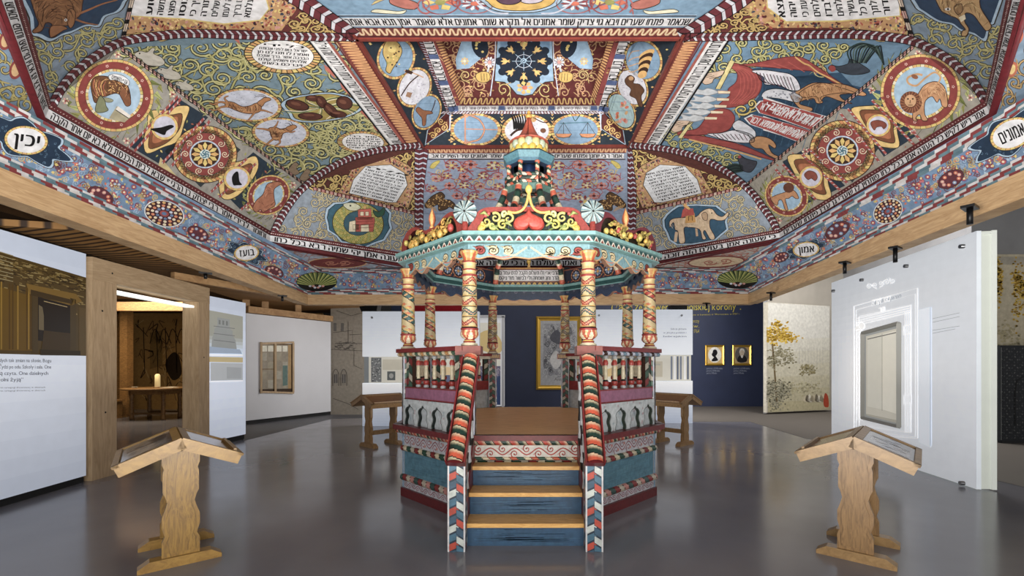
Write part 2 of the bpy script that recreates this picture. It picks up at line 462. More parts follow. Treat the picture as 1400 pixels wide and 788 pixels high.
# corner pixels -> measured corners of the timber vault
L1b, L1t, L2b, L2t = (59,167), (70,141), (368.5,335), (370,316)
R1b, R1t, R2b, R2t = (1356,160), (1346,138), (1067.5,329), (1064,314)
LF1, LF2, RF1, RF2 = (165,65), (417,253), (1249.6,62.7), (1019,254)
BFl, BFr = (573,293), (864,292); BTl, BTr = (573,349), (864,350); BBl, BBr = (573,369), (864,368)
FLp, FRp, NLp, NRp = (580,201), (858,200), (487,51.6), (930,51)
NFl, NFr = (221,-164), (1180,-164); NTl, NTr = (-14,-164), (1409,-164); NBl, NBr = (-71,-164), (1452,-164)
def H(p, h): return (p[0], p[1], h)
vf = [
 Facet('LU', [H(LF2,HF), H(LF1,HF), H(NLp,HL), H(FLp,HL)]),
 Facet('LL', [H(LF2,HF), H(LF1,HF), H(L1t,HT), H(L2t,HT)]),
 Facet('LR', [H(L2t,HT), H(L1t,HT), H(L1b,HB), H(L2b,HB)]),
 Facet('DLU', [H(LF2,HF), H(BFl,HF), H(FLp,HL)]),
 Facet('DLL', [H(LF2,HF), H(BFl,HF), H(BTl,HT), H(L2t,HT)]),
 Facet('DLR', [H(L2t,HT), H(BTl,HT), H(BBl,HB), H(L2b,HB)]),
 Facet('BU', [H(BFl,HF), H(BFr,HF), H(FRp,HL), H(FLp,HL)]),
 Facet('BL', [H(BFl,HF), H(BFr,HF), H(BTr,HT), H(BTl,HT)]),
 Facet('BR', [H(BTl,HT), H(BTr,HT), H(BBr,HB), H(BBl,HB)]),
 Facet('DRU', [H(RF2,HF), H(BFr,HF), H(FRp,HL)]),
 Facet('DRL', [H(RF2,HF), H(BFr,HF), H(BTr,HT), H(R2t,HT)]),
 Facet('DRR', [H(R2t,HT), H(BTr,HT), H(BBr,HB), H(R2b,HB)]),
 Facet('RU', [H(RF2,HF), H(RF1,HF), H(NRp,HL), H(FRp,HL)]),
 Facet('RL', [H(RF2,HF), H(RF1,HF), H(R1t,HT), H(R2t,HT)]),
 Facet('RR', [H(R2t,HT), H(R1t,HT), H(R1b,HB), H(R2b,HB)]),
 Facet('NLU', [H(LF1,HF), H(NLp,HL), H(NFl,HF)]),
 Facet('NLL', [H(LF1,HF), H(NFl,HF), H(NTl,HT), H(L1t,HT)]),
 Facet('NLR', [H(L1t,HT), H(NTl,HT), H(NBl,HB), H(L1b,HB)]),
 Facet('NU', [H(NLp,HL), H(NRp,HL), H(NFr,HF), H(NFl,HF)]),
 Facet('NRU', [H(RF1,HF), H(NRp,HL), H(NFr,HF)]),
 Facet('NRL', [H(RF1,HF), H(NFr,HF), H(NTr,HT), H(R1t,HT)]),
 Facet('NRR', [H(R1t,HT), H(NTr,HT), H(NBr,HB), H(R1b,HB)]),
]
V = Skin(vf)
rn = random.Random(5)
# ---- grounds
def ground(name, col, L=0): f = V[name]; V.poly(f.px, col, L)
for n_, c_ in dict(LU=(112,138,152), LL=(150,146,138), LR='lgrey', DLU=(92,44,36), DLL=(134,146,160), DLR='lgrey', BU=(142,158,184), BL=(142,158,184), BR='lgrey',
        DRU=(92,44,36), DRL=(134,146,160), DRR='lgrey', RU=(98,134,162), RL=(152,146,134), RR='lgrey', NLU=(104,42,38), NLL=(132,152,172), NLR='lgrey',
        NU=(116,152,180), NRU=(104,42,38), NRL=(128,150,170), NRR='lgrey').items(): ground(n_, c_)
OUT = (52,52,44); VINE = (172,168,100); VHI = (208,202,140)

# ---- left upper panel
def oval_text(c, rx, ry, rot, lines, L, gold='gold'):
    V.ell(c, rx*1.03, ry*1.05, 'outline', L, rot, 40); V.ring(c, rx, ry, rx*.17, ['gold','yellow',(196,140,70)], L+1, rot, 40, gap='outline')
    V.ell(c, rx*.83, ry*.83, 'outline', L+1.6, rot, 36); V.ell(c, rx*.81, ry*.81, (224,222,222), L+2, rot, 36)
    ca, sa = math.cos(rot), math.sin(rot)
    g = lambda x, y: (c[0]+x*ca*rx-y*sa*ry, c[1]+x*sa*rx+y*ca*ry)
    n = len(lines)
    for i, t in enumerate(lines):
        y = -.62+1.24*(i+.5)/n; hw = .74*math.sqrt(max(.05, 1-(y/.8)**2))*.92; hh = 1.24/n*.36
        V.text(rtl(t), [g(-hw, y-hh), g(hw, y-hh), g(hw, y+hh), g(-hw, y+hh)], 'black', L+3)
V.field([(180,66),(330,52),(450,56),(545,200),(420,245),(165,66)], 15, VINE, OUT, 2, 2.5, (1,.1,0,.72), 11, 1.42, hi=VHI, turns=1.6, leaf=4)
V.field([(330,190),(450,215),(540,200),(500,150),(400,160)], 9, VINE, OUT, 2, 1.8, (1,0,0,.6), 12, 1.5, hi=VHI, turns=1.6)
for (x, y), k in zip(((735,285),(830,360),(905,420)), (1,.8,.62)):
    R_ = lambda pts: [zA(x+(a-735)*k, y+(b-285)*k) for a, b in pts]
    V.blob(R_([(660,262),(690,250),(720,256),(745,235),(760,240),(752,262),(790,280),(808,310),(780,325),(735,322),(700,312),(695,292),(668,282)]), (196,190,176), 6, 'outline', .8)
    V.ell(R_([(684,262)])[0], 1.2*k, 1.2*k, 'black', 7, n=8)
oval_text(zB(310,270), 52, 24.3, .07, ['כל ידי','ישראל באו לפני אבותם','ואמרו לו תנו לנו מן','הברכה אשר ברך אתכם','אלהים וישמע קולם','ויברכם בשמו'], 5)
def beast_oval(c, rx, ry, rot, blob, L, fillc='lilac', rim='gold', col=(176,116,58)):
    V.ell(c, rx*1.03, ry*1.05, 'outline', L, rot, 36); V.ring(c, rx, ry, rx*.1, [rim,'yellow',(190,130,70)], L+1, rot, 36, gap='outline')
    V.ell(c, rx*.9, ry*.9, fillc, L+2, rot, 32)
    r2 = random.Random(int(c[0]))
    for _ in range(60):
        a, q = r2.uniform(0, 6.28), math.sqrt(r2.random())*.82; x, y = rx*q*math.cos(a), ry*q*math.sin(a)
        p = (c[0]+x*math.cos(rot)-y*math.sin(rot), c[1]+x*math.sin(rot)+y*math.cos(rot)); V.ell(p, .9, .5, (140,146,176), L+2.5, n=6)
    V.blob(blob, col, L+3, 'dbrown', .9); V.fur(blob, [(112,66,34),(206,156,96),(86,48,28)], L+4, 46, 7, .9)
def deer(f, body, legs, head, horns, c, rx, ry, rot, L):
    beast_oval(c, rx, ry, rot, f(body), L)
    for l in legs: V.line(f(l), 3.6, 'dbrown', L+2.7, 1.6); V.line(f(l), 2.6, (176,116,58), L+3.6, 1)
    V.blob(f(head), (176,116,58), L+3.8, 'dbrown', .8)
    for l in horns: V.line(f(l), .9, 'dbrown', L+4.4, .5)
deer(zB, [(30,498),(70,502),(110,522),(150,518),(180,505),(205,518),(200,545),(170,556),(130,556),(90,545),(55,530),(30,520)], [[(45,508),(5,500),(-25,512),(-50,505)],[(50,520),(10,525),(-20,540),(-45,536)],[(185,540),(220,542),(262,556)],[(172,550),(158,570),(138,592)],[(38,500),(25,480),(45,470)]],
  [(185,505),(205,488),(222,478),(246,480),(252,490),(235,497),(222,505),(208,522)], [[(228,480),(200,470),(170,478)],[(232,478),(215,466),(190,462)]], zB(140,515), 46, 22.3, .08, 5)
deer(zB, [(242,628),(275,624),(300,632),(335,628),(340,645),(312,655),(302,680),(275,688),(255,672),(248,650)], [[(262,632),(280,612),(288,592)],[(250,640),(215,632),(180,630)],[(265,680),(240,700),(212,722)],[(292,680),(296,700),(270,716)],[(330,640),(350,648),(372,642)]],
  [(325,628),(345,616),(366,612),(380,622),(368,632),(345,644)], [[(352,616),(338,604),(322,604)],[(358,612),(350,598),(336,594)]], zB(300,650), 39, 20, .05, 5.5)
PM = zB([(300,512),(345,478),(430,462),(540,452),(630,470),(680,505),(712,520),(690,545),(640,570),(560,590),(450,602),(360,590),(335,555)])
V.blob(PM, 'lblue', 6, 'outline', 1.2); cp = zB(500,528)
V.poly([lerp2(cp, p, .9) for p in catm(PM, True, 4)], 'outline', 7); V.poly([lerp2(cp, p, .87) for p in catm(PM, True, 4)], (160,138,58), 7.5)
for i in range(26):
    a = i*.8; V.line([cp, lerp2(cp, zB(500+190*math.cos(a), 528+60*math.sin(a)), .6), zB(500+185*math.cos(a+.3), 528+58*math.sin(a+.3))], 1.1, ('lgreen','cream','green')[i % 3], 8)
for x, y, a, b, r in ((382,515,60,26,.25),(445,570,62,20,.05),(500,500,36,24,.9),(545,540,52,24,.75),(612,505,42,34,.3),(580,560,46,18,.1),(460,482,40,16,.1)):
    V.ell(zB(x, y), a/3.58, b/3.58, 'black', 8.6, r, 18); V.ell(zB(x, y), a/3.58*.9, b/3.58*.86, (84,42,30), 9, r, 18); V.ell(zB(x-8, y-6), a/3.58*.45, b/3.58*.3, (116,66,44), 9.5, r, 12)
oval_text(zB(703,697), 35, 14.8, .04, ['אמר רבי','יוחנן בשעה','שישראל נכנסין','לבתי כנסיות','ואומרים אמן','הקבה שמח'], 6)
for x, y in ((545,355),(625,445),(715,562),(782,640),(80,190)):
    V.poly(zB([(x-35,y-40),(x-5,y-20),(x+18,y+10),(x+22,y+30),(x,y+10),(x-25,y-12)]), (190,92,70), 5)
for x, y in ((330,165),(385,195)):
    V.blob(zG([(x-25,y+15),(x-10,y-10),(x+10,y-28),(x+25,y-15),(x+15,y),(x+30,y+18),(x+12,y+30),(x-15,y+26)]), (140,116,90), 6, 'outline', .7)
# frame of the left upper panel: inscription, zigzag
V.fill([(422.8,54),(536,199.5)], [(446,54),(553,198)], 10, (216,214,214), 9)
V.text(rtl('אשרי תמימי דרך ההולכים בתורת יהוה אשרי נוצרי עדותיו בכל לב ידרשוהו אף לא'), [(444,56),(552,198.4),(539,199),(427,55.5)], 'black', 10, sp=.05)
for d0, c_, w_ in ((0,'black',2.4),(1.6,'lgrey',.8)): V.stroke([(421+d0,54),(534+d0,200)], w_, c_, 10)
V.zig([(459,56),(554,199)], [(489,56),(578,200)], 40, (116,44,34), (206,146,82), 9, None, .3)
V.stroke([(448,55),(553.5,198.5)], 3.5, (150,66,50), 10); V.stroke([(456,55),(557,198.5)], 1.6, 'dred', 10.5); V.stroke([(488,53),(580,201)], 3, (110,44,36), 11)

# ---- left lower strip of medallions
def rose(p, r, L, cols=('pink','cream','red')): V.flower(p, r, cols, L, n=6)
def leafwreath(c, rx, ry, rot, n, L, s=1):
    for k in range(n):
        a = 2*PI*k/n; j = .1*math.sin(k*2.3); P = V.epts(c, rx*(1+j), ry*(1+j), rot, n)[k]; r2 = V.epts(c, rx*1.17, ry*1.17, rot, n)[(k+1) % n]; s = s*1.0
        V.poly([P, (P[0]+3.4*s, P[1]-3.6*s), r2, (P[0]-2.2*s, P[1]+3.2*s)], ('olive','lgreen',(110,118,56))[k % 3], L); V.stroke([P, r2], .5, 'outline', L+.5)
def medallion(c, rx, ry, rot, sky_, L, s=1):
    leafwreath(c, rx*1.12, ry*1.12, rot, 38, L, s)
    V.ell(c, rx*1.06, ry*1.06, 'outline', L+1, rot, 40); V.ring(c, rx*1.05, ry*1.05, rx*.07, ['gold','yellow'], L+1.5, rot, 44, gap='outline')
    V.ell(c, rx*.98, ry*.98, (132,42,36), L+2, rot, 40)
    for k in range(10):
        p = V.epts(c, rx*.87, ry*.87, rot, 10)[k]
        for j in range(5): a = j*1.2566; V.ell((p[0]+1.5*s*math.cos(a), p[1]+1.4*s*math.sin(a)), .7*s, .7*s, (230,190,180), L+3, n=6)
    V.ell(c, rx*.78, ry*.78, 'outline', L+3.4, rot, 40); V.ring(c, rx*.77, ry*.77, rx*.07, ['yellow','cream','gold'], L+4, rot, 44, gap='outline'); V.ell(c, rx*.7, ry*.7, sky_, L+5, rot, 36)
def flame(outer, inner, c, r, ry, rot, L, gr=(120,66,30)):
    V.blob(outer, (222,186,104), L, 'outline', 1.1); V.blob(inner, gr, L+2, 'outline', .9); q = [lerp2(p, c, .25) for p in inner]; V.blob(q, (172,96,44), L+3)
    V.ell(c, r*1.25, ry*1.25, 'outline', L+4, rot); V.ring(c, r*1.22, ry*1.22, r*.22, ['yellow','gold'], L+4.5, rot, 24); V.ell(c, r, ry, (198,196,214), L+5, rot)
def wheel(c, rx, ry, L):
    V.ell(c, rx*1.03, ry*1.03, 'dbrown', L, 0, 48)
    V.ring(c, rx, ry, rx*.1, ['gold','yellow',(190,120,50)], L+1, 0, 48, 2, 'outline'); V.ring(c, rx*.9, ry*.9, rx*.1, [(176,98,44),'gold',(150,70,34)], L+1, 0, 48, 2, 'outline')
    V.ring(c, rx*.8, ry*.8, rx*.05, ['lblue','lilac'], L+1, 0, 48); V.ell(c, rx*.75, ry*.75, (136,46,40), L+2, 0, 44)
    for k in range(10):
        p = V.epts(c, rx*.63, ry*.63, 0, 10)[k]; V.scroll(p, rx*.12, k*.63, 1, rx*.025, 'cream', None, L+3, (1,0,0,ry/rx), leaf=0)
    V.ring(c, rx*.5, ry*.5, rx*.05, ['lblue','lilac'], L+3, 0, 44); V.ell(c, rx*.45, ry*.45, 'dbrown', L+3.5, 0, 32)
    V.flower(c, rx*.44, ('gold','yellow','cream'), L+4, (1,0,0,ry/rx), 12); V.ell(c, rx*.17, ry*.17, (214,226,224), L+6, 0, 18)
    for k in range(5): V.line([c, (c[0]+rx*.1*math.cos(k*1.26), c[1]+ry*.1*math.sin(k*1.26)), (c[0]+rx*.15*math.cos(k*1.26+.9), c[1]+ry*.15*math.sin(k*1.26+.9))], rx*.04, 'teal', L+7)
def twist(a, b, w, L, n=12):
    dx, dy = b[0]-a[0], b[1]-a[1]; l = math.hypot(dx, dy); ux, uy = -dy/l*w/2, dx/l*w/2
    V.braid([(a[0]+ux, a[1]+uy), (b[0]+ux, b[1]+uy)], [(a[0]-ux, a[1]-uy), (b[0]-ux, b[1]-uy)], n, (160,54,44), 'lgrey', L, 'red', 1, .06)
# navy grounds behind the flames
V.poly(zA([(640,720),(870,480),(1020,575),(800,815)]), (38,52,66), 2); V.poly(zF([(860,300),(1010,170),(1120,250),(960,400)]), (38,52,66), 2)
V.poly(zF([(655,165),(800,40),(960,160),(800,310)]), (52,58,62), 2)
V.poly(zF([(640,190),(700,260),(760,320),(700,290),(630,230)]), (196,176,120), 3)
for i in range(90):
    t, u = rn.random(), rn.random(); p = lerp2(lerp2(LF1, LF2, t), lerp2(L1t, L2t, t), u); a = rn.uniform(0, 6.28); r = rn.uniform(3, 6)
    V.poly([p, (p[0]+r*math.cos(a-.4)*.6, p[1]+r*math.sin(a-.4)*.6), (p[0]+r*math.cos(a), p[1]+r*math.sin(a)), (p[0]+r*math.cos(a+.4)*.6, p[1]+r*math.sin(a+.4)*.6)], ('olive','yellow',(120,110,80),'rust')[i % 4], 2.6)
for a, b in (((612,742),(875,470)),((655,745),(890,480)),((795,800),(1000,580)),((840,815),(1030,590))): twist(zA(a[0], a[1]), zA(b[0], b[1]), 3, 6)
for a, b in (((840,330),(985,195)),((872,350),(1021,215)),((960,400),(1100,280))): twist(zF(a[0], a[1]), zF(b[0], b[1]), 2.6, 6)
mc = zA(560,468); medallion(mc, 51, 47, .1, (160,188,212), 5)
V.blob(zA([(445,412),(462,380),(500,372),(560,382),(600,392),(628,425),(640,480),(632,512),(612,512),(600,478),(575,458),(545,462),(520,472),(500,478),(480,500),(462,500),(450,455)]), (104,64,32), 11, 'dbrown', 1)
for k in range(5): V.line(zA([(462+14*k,388+3*k),(458+12*k,425),(475+10*k,470)]), 1.4, ('rust','gold')[k % 2], 12)
for k in range(26): V.ell(zA(530+rn.random()*95, 400+rn.random()*60), 1, .9, 'gold', 12, n=6)
V.blob(zA([(600,420),(635,470),(640,512),(618,520),(600,490),(585,455)]), (132,78,40), 12, 'dbrown', .8)
V.blob(zA([(470,515),(490,470),(512,490),(520,520),(530,540),(500,552),(470,548)]), (128,132,96), 12, 'outline', .8); V.blob(zA([(510,478),(552,488),(548,500),(520,500)]), (150,150,120), 12, 'outline', .6)
V.poly(zA([(535,578),(572,520),(642,572),(610,600),(560,590)]), (170,160,128), 12); V.poly(zA([(566,538),(578,520),(642,568),(630,580)]), (224,216,206), 13); V.stroke(zA([(566,538),(630,580)]), 1, 'black', 13.5)
V.blob(zA([(532,372),(560,362),(600,370),(632,395),(628,420),(596,405),(560,392),(540,392)]), (226,226,228), 13, 'black', .6); V.text(rtl('עוף השמים'), zA([(550,366),(625,392),(622,414),(545,386)]), 'black', 14)
flame(zA([(735,545),(830,540),(870,520),(928,525),(905,600),(872,690),(800,722),(720,752),(703,690),(720,620)]), zA([(762,580),(850,562),(892,560),(880,630),(830,690),(770,722),(728,722),(738,640)]), zA(806,622), 15, 14.5, 0, 4)
V.blob(zA([(738,632),(790,624),(835,612),(852,622),(818,642),(806,662),(772,650)]), 'black', 11)
wheel(zF(818,178), 43, 38.5, 4)
flame(zF([(872,280),(900,222),(960,205),(1018,185),(1030,232),(992,300),(935,352),(885,352)]), zF([(898,285),(920,240),(962,228),(1000,215),(1005,240),(975,295),(930,330),(900,335)]), zF(945,275), 15, 13.5, 0, 4)
V.blob(zF([(930,300),(925,270),(938,250),(950,250),(955,285),(965,300),(945,302)]), 'black', 11)
medallion(zG(220,285), 29, 25, -.5, (150,182,206), 5, .65)
V.blob(zG([(150,345),(165,310),(195,282),(212,240),(235,228),(262,225),(282,232),(262,245),(245,262),(246,300),(250,330),(220,350),(195,362),(185,350),(165,362)]), (166,98,62), 11, 'dbrown', .8)
for p in zA([(575,268),(322,495),(845,462),(620,690),(390,640)])+zG([(130,340),(330,240),(250,380)]): rose(p, 5, 5.4)
V.checks([(165,61.5),(417,250.5)], [(165,69),(417,255)], 46, [(176,120,110),(190,160,140)], 'black', 12)

# ---- inscription bands of the ring
def ringband(t, b, a0, b0, txt, n=60, L=17, flip=False):
    """dotted red fillet above, white text board, dark red roll below"""
    q = lambda u: (lerp2(t[0], b[0], u), lerp2(t[1], b[1], u))
    V.fill(q(0), q(.3), n, (98,26,32), L); V.fill(q(.3), q(.76), n, (222,222,226), L); V.fill(q(.76), q(1), n, (92,18,26), L)
    for i in range(int(n*1.2)):
        p = polyat(q(.16), (i+.5)/(n*1.2)); V.ell(p, .8 if i % 4 else 1.6, .6, (222,196,190), L+2, n=6)
    V.stroke(q(.3), .8, 'black', L+1); V.stroke(q(.76), .8, 'black', L+1)
    A, B = q(.35), q(.72); TL, TR, BR, BL = lerp2(A[0], A[1], a0), lerp2(A[0], A[1], b0), lerp2(B[0], B[1], b0), lerp2(B[0], B[1], a0)
    V.text(rtl(txt), [TL, TR, BR, BL], 'black', L+2, sp=.06)
ringband([L1t,L2t], [L1b,L2b], .02, .98, 'וחומר לדידי אמר רבי יצחק בן הרגיף שבא לבית הכנסת ולא בא יום אחר הקבה')
ringband([L2t,BTl], [L2b,BBl], .03, .98, 'כל העונה אמן יהי שמיה רבא בכל כחו')
ringband([BTl,BTr], [BBl,BBr], .01, .99, 'זוכה ועונה אמן ואמן בעולם הזה כי שעונה אמן ואמן בכל כחו')
ringband([BTr,R2t], [BBr,R2b], .02, .97, 'כי שעונה אמן בעולם הזה זוכה ועונה א')
ringband([R2t,R1t], [R2b,R1b], .02, .98, 'אמר ריש לקיש כל העונה אמן בכל כחו פותחין לו שערי גן עדן פתחו שערים')
ringband([L1t,(31,0),NTl], [L1b,(-7,0),NBl], .03, .98, 'שנאמר פתחו שערים ויבא גוי צדיק שמר', 50)
ringband([R1t,(1375,0),NTr], [R1b,(1404,0),NBr], .03, .98, 'אמנים אל תקרי שמר אמנים אלא שאומרים אמן', 50)

# ---- back-left and back-right corner panels with lettered arches
def mirror(on): return (lambda P: [(1436.5-x, y) for x, y in P]) if on else (lambda P: P)
T1 = ['אלה','הודו לאב לנו ואנו','ושם יוציא ואומר כל','כל ביתו שהוא מכל','ערב כעת הגיע אליו לנו','שלא מבני אליהו ואל','אומר ישועה להם אלהי','ואהבת ישראל ואדם','אבותיו שהיו לו ויאמרו','אמן אומר האמינו']
T2 = ['וזאת התורה אשר','שם משה לפני בני','ישראל על פי יהוה','ביד משה עץ חיים','למחזיקים בה ותומכיה','מאשר דרכיה דרכי','נועם וכל נתיבותיה','שלום ארך ימים','בימינה ובשמאלה','עושר וכבוד']
for mir, T in ((0, T1), (1, T2)):
    m = mirror(mir); mm = (lambda P: m([P])[0])
    V.field(m(zG([(400,255),(560,130),(770,78),(895,75),(890,350),(760,330),(560,285)])), 7.5, (208,172,92), (40,22,18), 2, 2, (1,0,0,.8), 21+mir, 1.45, hi='yellow')
    fr = m(zG([(530,275),(575,200),(615,125),(690,112),(775,112),(850,150),(893,195),(892,245),(850,345),(780,330),(640,300)])); V.poly(fr, 'outline', 4); cf = mm(zG(715,220))
    V.poly([lerp2(cf, p, .98) for p in fr], (190,144,92), 5)
    for i in range(420):
        t = rn.random(); p = polyat(fr+[fr[0]], t); p = lerp2(cf, p, rn.uniform(.78, .94)); V.ell(p, rn.uniform(.8, 1.8), rn.uniform(.7, 1.3), ((170,70,40),'yellow',(60,70,90),(226,190,120),'pink','dred')[i % 6], 6, rn.random()*3, 7)
    wp = m(zG([(580,278),(600,215),(655,155),(770,148),(832,185),(846,240),(795,320),(760,320)])); V.poly(wp, 'outline', 7); V.poly([lerp2(cf, p, .975) for p in wp], (222,224,228), 8)
    q = m(zG([(668,152),(848,190),(775,318),(592,272)])); q = [q[1], q[0], q[3], q[2]] if mir else q
    V.rows([rtl(t) for t in T], q, 'black', 9, .58) if not mir else V.rows([(rtl(t), .03) for t in T], q, 'black', 9, .58)
    f1 = m([(428,255.5),(573,290.5)]); f2 = m([(428,260),(573,295.5)]); V.checks(f1, f2, 26, [(190,130,120),(200,180,160)], 'dred', 12)
    # lower panel with scrolls and a cartouche
    V.field(m([(400,300),(430,262),(572,296),(571,345),(376,316)]), 8, (190,178,140), (90,86,80), 2, 1.5, (1,0,0,1), 31+mir, 1.5, hi=None, turns=1.6)
# leviathan round a walled city
oc = zG([(470,385),(478,345),(510,318),(560,315),(590,300),(640,315),(700,318),(745,330),(775,365),(770,400),(778,435),(745,490),(700,505),(655,525),(600,505),(545,500),(520,470),(482,445),(478,415)])
c0 = zG(622,412)
V.poly(oc, 'outline', 5); V.poly([lerp2(c0, p, .985) for p in oc], 'lblue', 6); V.poly([lerp2(c0, p, .92) for p in oc], 'black', 6.5); V.poly([lerp2(c0, p, .9) for p in oc], (44,92,112), 7)
V.ell(c0, 35.5, 29, 'outline', 8, .1, 40); V.ell(c0, 34.5, 28, (150,146,60), 8.5, .1, 40)
for k in range(30):
    for j in range(4):
        p = V.epts(c0, 34.5*(.93-.11*j), 28*(.93-.11*j), .1, 30, .1*j)[k]; V.ell(p, 1.7, 1.5, ('yellow','lgreen')[(k+j) % 2], 9, 0, 8); V.ell(p, .8, .7, (80,90,40), 9.5, 0, 6)
V.ell(c0, 20, 17, 'outline', 10, 0, 30); V.ell(c0, 19.3, 16.4, (52,92,108), 10.5, 0, 30)
V.blob(zG([(555,330),(575,320),(610,322),(635,340),(615,355),(580,352)]), (206,206,176), 11, 'outline', .8); V.ell(zG(588,333), 1.3, 1.2, 'black', 12, n=8)
V.blob(zG([(690,352),(715,360),(742,338),(738,372),(712,385),(695,372)]), 'green', 11, 'outline', .8)
for P, c_ in (([(580,450),(583,405),(612,398),(612,450)],'cream'),([(610,450),(610,385),(695,385),(698,400),(690,450)],(176,62,44)),([(622,395),(622,350),(680,345),(684,395)],(190,72,50)),([(645,350),(652,325),(662,348)],'gold'),
              ([(632,378),(632,360),(648,360),(648,378)],'cream'),([(655,378),(655,360),(670,360),(670,378)],'cream'),([(600,440),(600,418),(625,418),(625,440)],(150,110,80)),([(635,450),(635,420),(670,418),(672,450)],'cream')):
    V.poly(zG(P), c_, 12 if c_ not in ('cream',) else 12.6); V.stroke(zG(P), .6, 'outline', 13, closed=True)
for k in range(4): V.stroke(zG([(614, 392+k*14),(690, 388+k*14)]), .6, 'dred', 13)
# elephant with a tower
oc = zH([(245,395),(262,370),(285,350),(315,330),(400,325),(495,330),(520,350),(548,368),(540,405),(548,440),(512,470),(490,490),(440,500),(380,510),(310,512),(275,490),(262,455),(248,430)])
c0 = zH(398,420)
V.poly(oc, 'outline', 5); V.poly([lerp2(c0, p, .985) for p in oc], 'lblue', 6); V.poly([lerp2(c0, p, .92) for p in oc], 'black', 6.5); V.poly([lerp2(c0, p, .9) for p in oc], (40,84,112), 7)
V.blob(zH([(282,432),(280,405),(300,390),(350,386),(400,382),(420,362),(445,348),(472,348),(492,372),(515,382),(530,372),(540,362),(546,372),(528,396),(500,400),(478,394),(462,398),(462,430),(482,468),(480,484),(462,482),(440,445),(432,455),(444,480),(428,482),(415,440),(370,430),(345,435),(350,495),(325,500),(318,450),(305,440),(300,410),(290,415)]), (214,186,150), 8, 'dbrown', .9)
V.blob(zH([(425,372),(440,362),(452,375),(448,398),(432,395)]), (190,156,120), 9, 'dbrown', .7); V.ell(zH(470,366), 1, .9, 'black', 9.5, n=8)
V.stroke(zH([(312,450),(306,495)]), 4, (206,176,140), 8.3); V.stroke(zH([(400,435),(404,470)]), 3, (196,164,128), 8.2)
V.poly(zH([(350,412),(354,368),(392,366),(398,408)]), (206,150,60), 10); V.poly(zH([(332,388),(340,350),(386,345),(392,375),(360,378)]), (176,54,40), 11); V.poly(zH([(345,350),(352,318),(366,350)]), (190,80,44), 11); V.poly(zH([(342,335),(345,320),(374,345),(368,352)]), 'gold', 11.5)
V.stroke(zH([(366,400),(366,380),(382,379),(383,400)]), .9, 'dbrown', 11)

# ---- back panel: arabesque
def arab(mir):
    m = mirror(mir); s1 = [(430,425),(560,420),(710,425),(325,515),(400,495),(515,500),(640,495),(745,500),(300,580),(415,560),(515,560),(625,565),(745,565),(465,630),(580,635),(690,625),(500,450),(800,600)]
    for i, (x, y) in enumerate(s1):
        p = m([zI(x, y)])[0]; r = 11 if i in (0, 1, 2) else 8.5
        V.scroll(p, r, i*1.3, 1 if i % 2 else -1, 1.6, (168,76,84), None, 2, (1.25,0,0,.85), 1.1, leaf=3)
        V.flower(p, r*.8, [('red','tan','yellow'),('orange','pink','dred'),('yellow','red','cream'),('pink','tan','red')][i % 4], 4, (1.15,0,0,.72), 8 if i % 2 else 10)
        q = m([zI(s1[(i+1) % len(s1)][0], s1[(i+1) % len(s1)][1])])[0]
        if math.dist(p, q) < 40: V.line([p, (lerp2(p, q, .5)[0], lerp2(p, q, .5)[1]+5), q], 1.4, (168,76,84), 2)
    V.blob(m(zI([(285,440),(300,412),(340,392),(352,400),(330,425),(310,445)])), (206,184,76), 4, 'olive', .7)
    for x, y in ((345,470),(600,545),(470,530),(690,540),(770,430)): V.scroll(m([zI(x, y)])[0], 6, x, 1, 1.1, 'yellow', None, 2, leaf=2)
    b = m(zI([(250,690),(290,640),(330,615),(360,605),(385,630),(380,655),(420,660),(455,690),(448,720),(415,705),(395,720),(345,730),(338,690),(300,705),(262,712)]))
    V.blob(b, (92,64,34), 6, 'black', .8)
    for i in range(60):
        p = zI(rn.uniform(270, 440), rn.uniform(620, 725)); p = m([p])[0]
        if inpoly(p, b): V.ell(p, 1, .8, 'gold', 7, n=6)
    for k in range(5): V.stroke(m(zI([(255+k*14,682+k*6),(275+k*14,712+k*6)])), 1, 'gold', 7)
arab(0); arab(1)
for p in ((640,276),(700,283),(760,283),(800,276)): V.flower(p, 9, ('red','cream','yellow'), 4)
for x in range(585, 860, 24): V.flower((x, 318+(x % 48)*.3), 9, ('red','cream','yellow'), 4, (1,0,0,.8)); V.scroll((x+12, 330), 8, x, 1, 1.2, (176,84,92), None, 2)
V.fill([(586,210),(853,210)], [(586,216.8),(853,216.8)], 12, (216,214,216), 9); V.text(rtl('אמר רבי יוחנן ופתחו שערים שובו נדיבים גוי צדיק שומר אמונים שיר השירים אב'), [(590,210.8),(850,210.8),(850,216),(590,216)], 'black', 10)
V.zig([(580,201.3),(858,200.6)], [(583,209.5),(856,209)], 40, (140,60,42), (214,160,106), 9, None, .3, ('dred',.8)); V.stroke([(584,218),(855,218)], 1.2, 'dbrown', 10)
# vertical ribs at the back corners
for xa, ya, xb, yb in ((573,369,580,201),(864,368,858,200)):
    d = -1 if xa < 700 else 1
    V.braid([(xa-6,yb+2),(xa-6,yb+60),(xa-5,ya)], [(xb+6,yb+2),(xa+6,yb+60),(xa+5,ya)], 24, (104,30,40), 'lilac', 13, 'black', 3, .06)

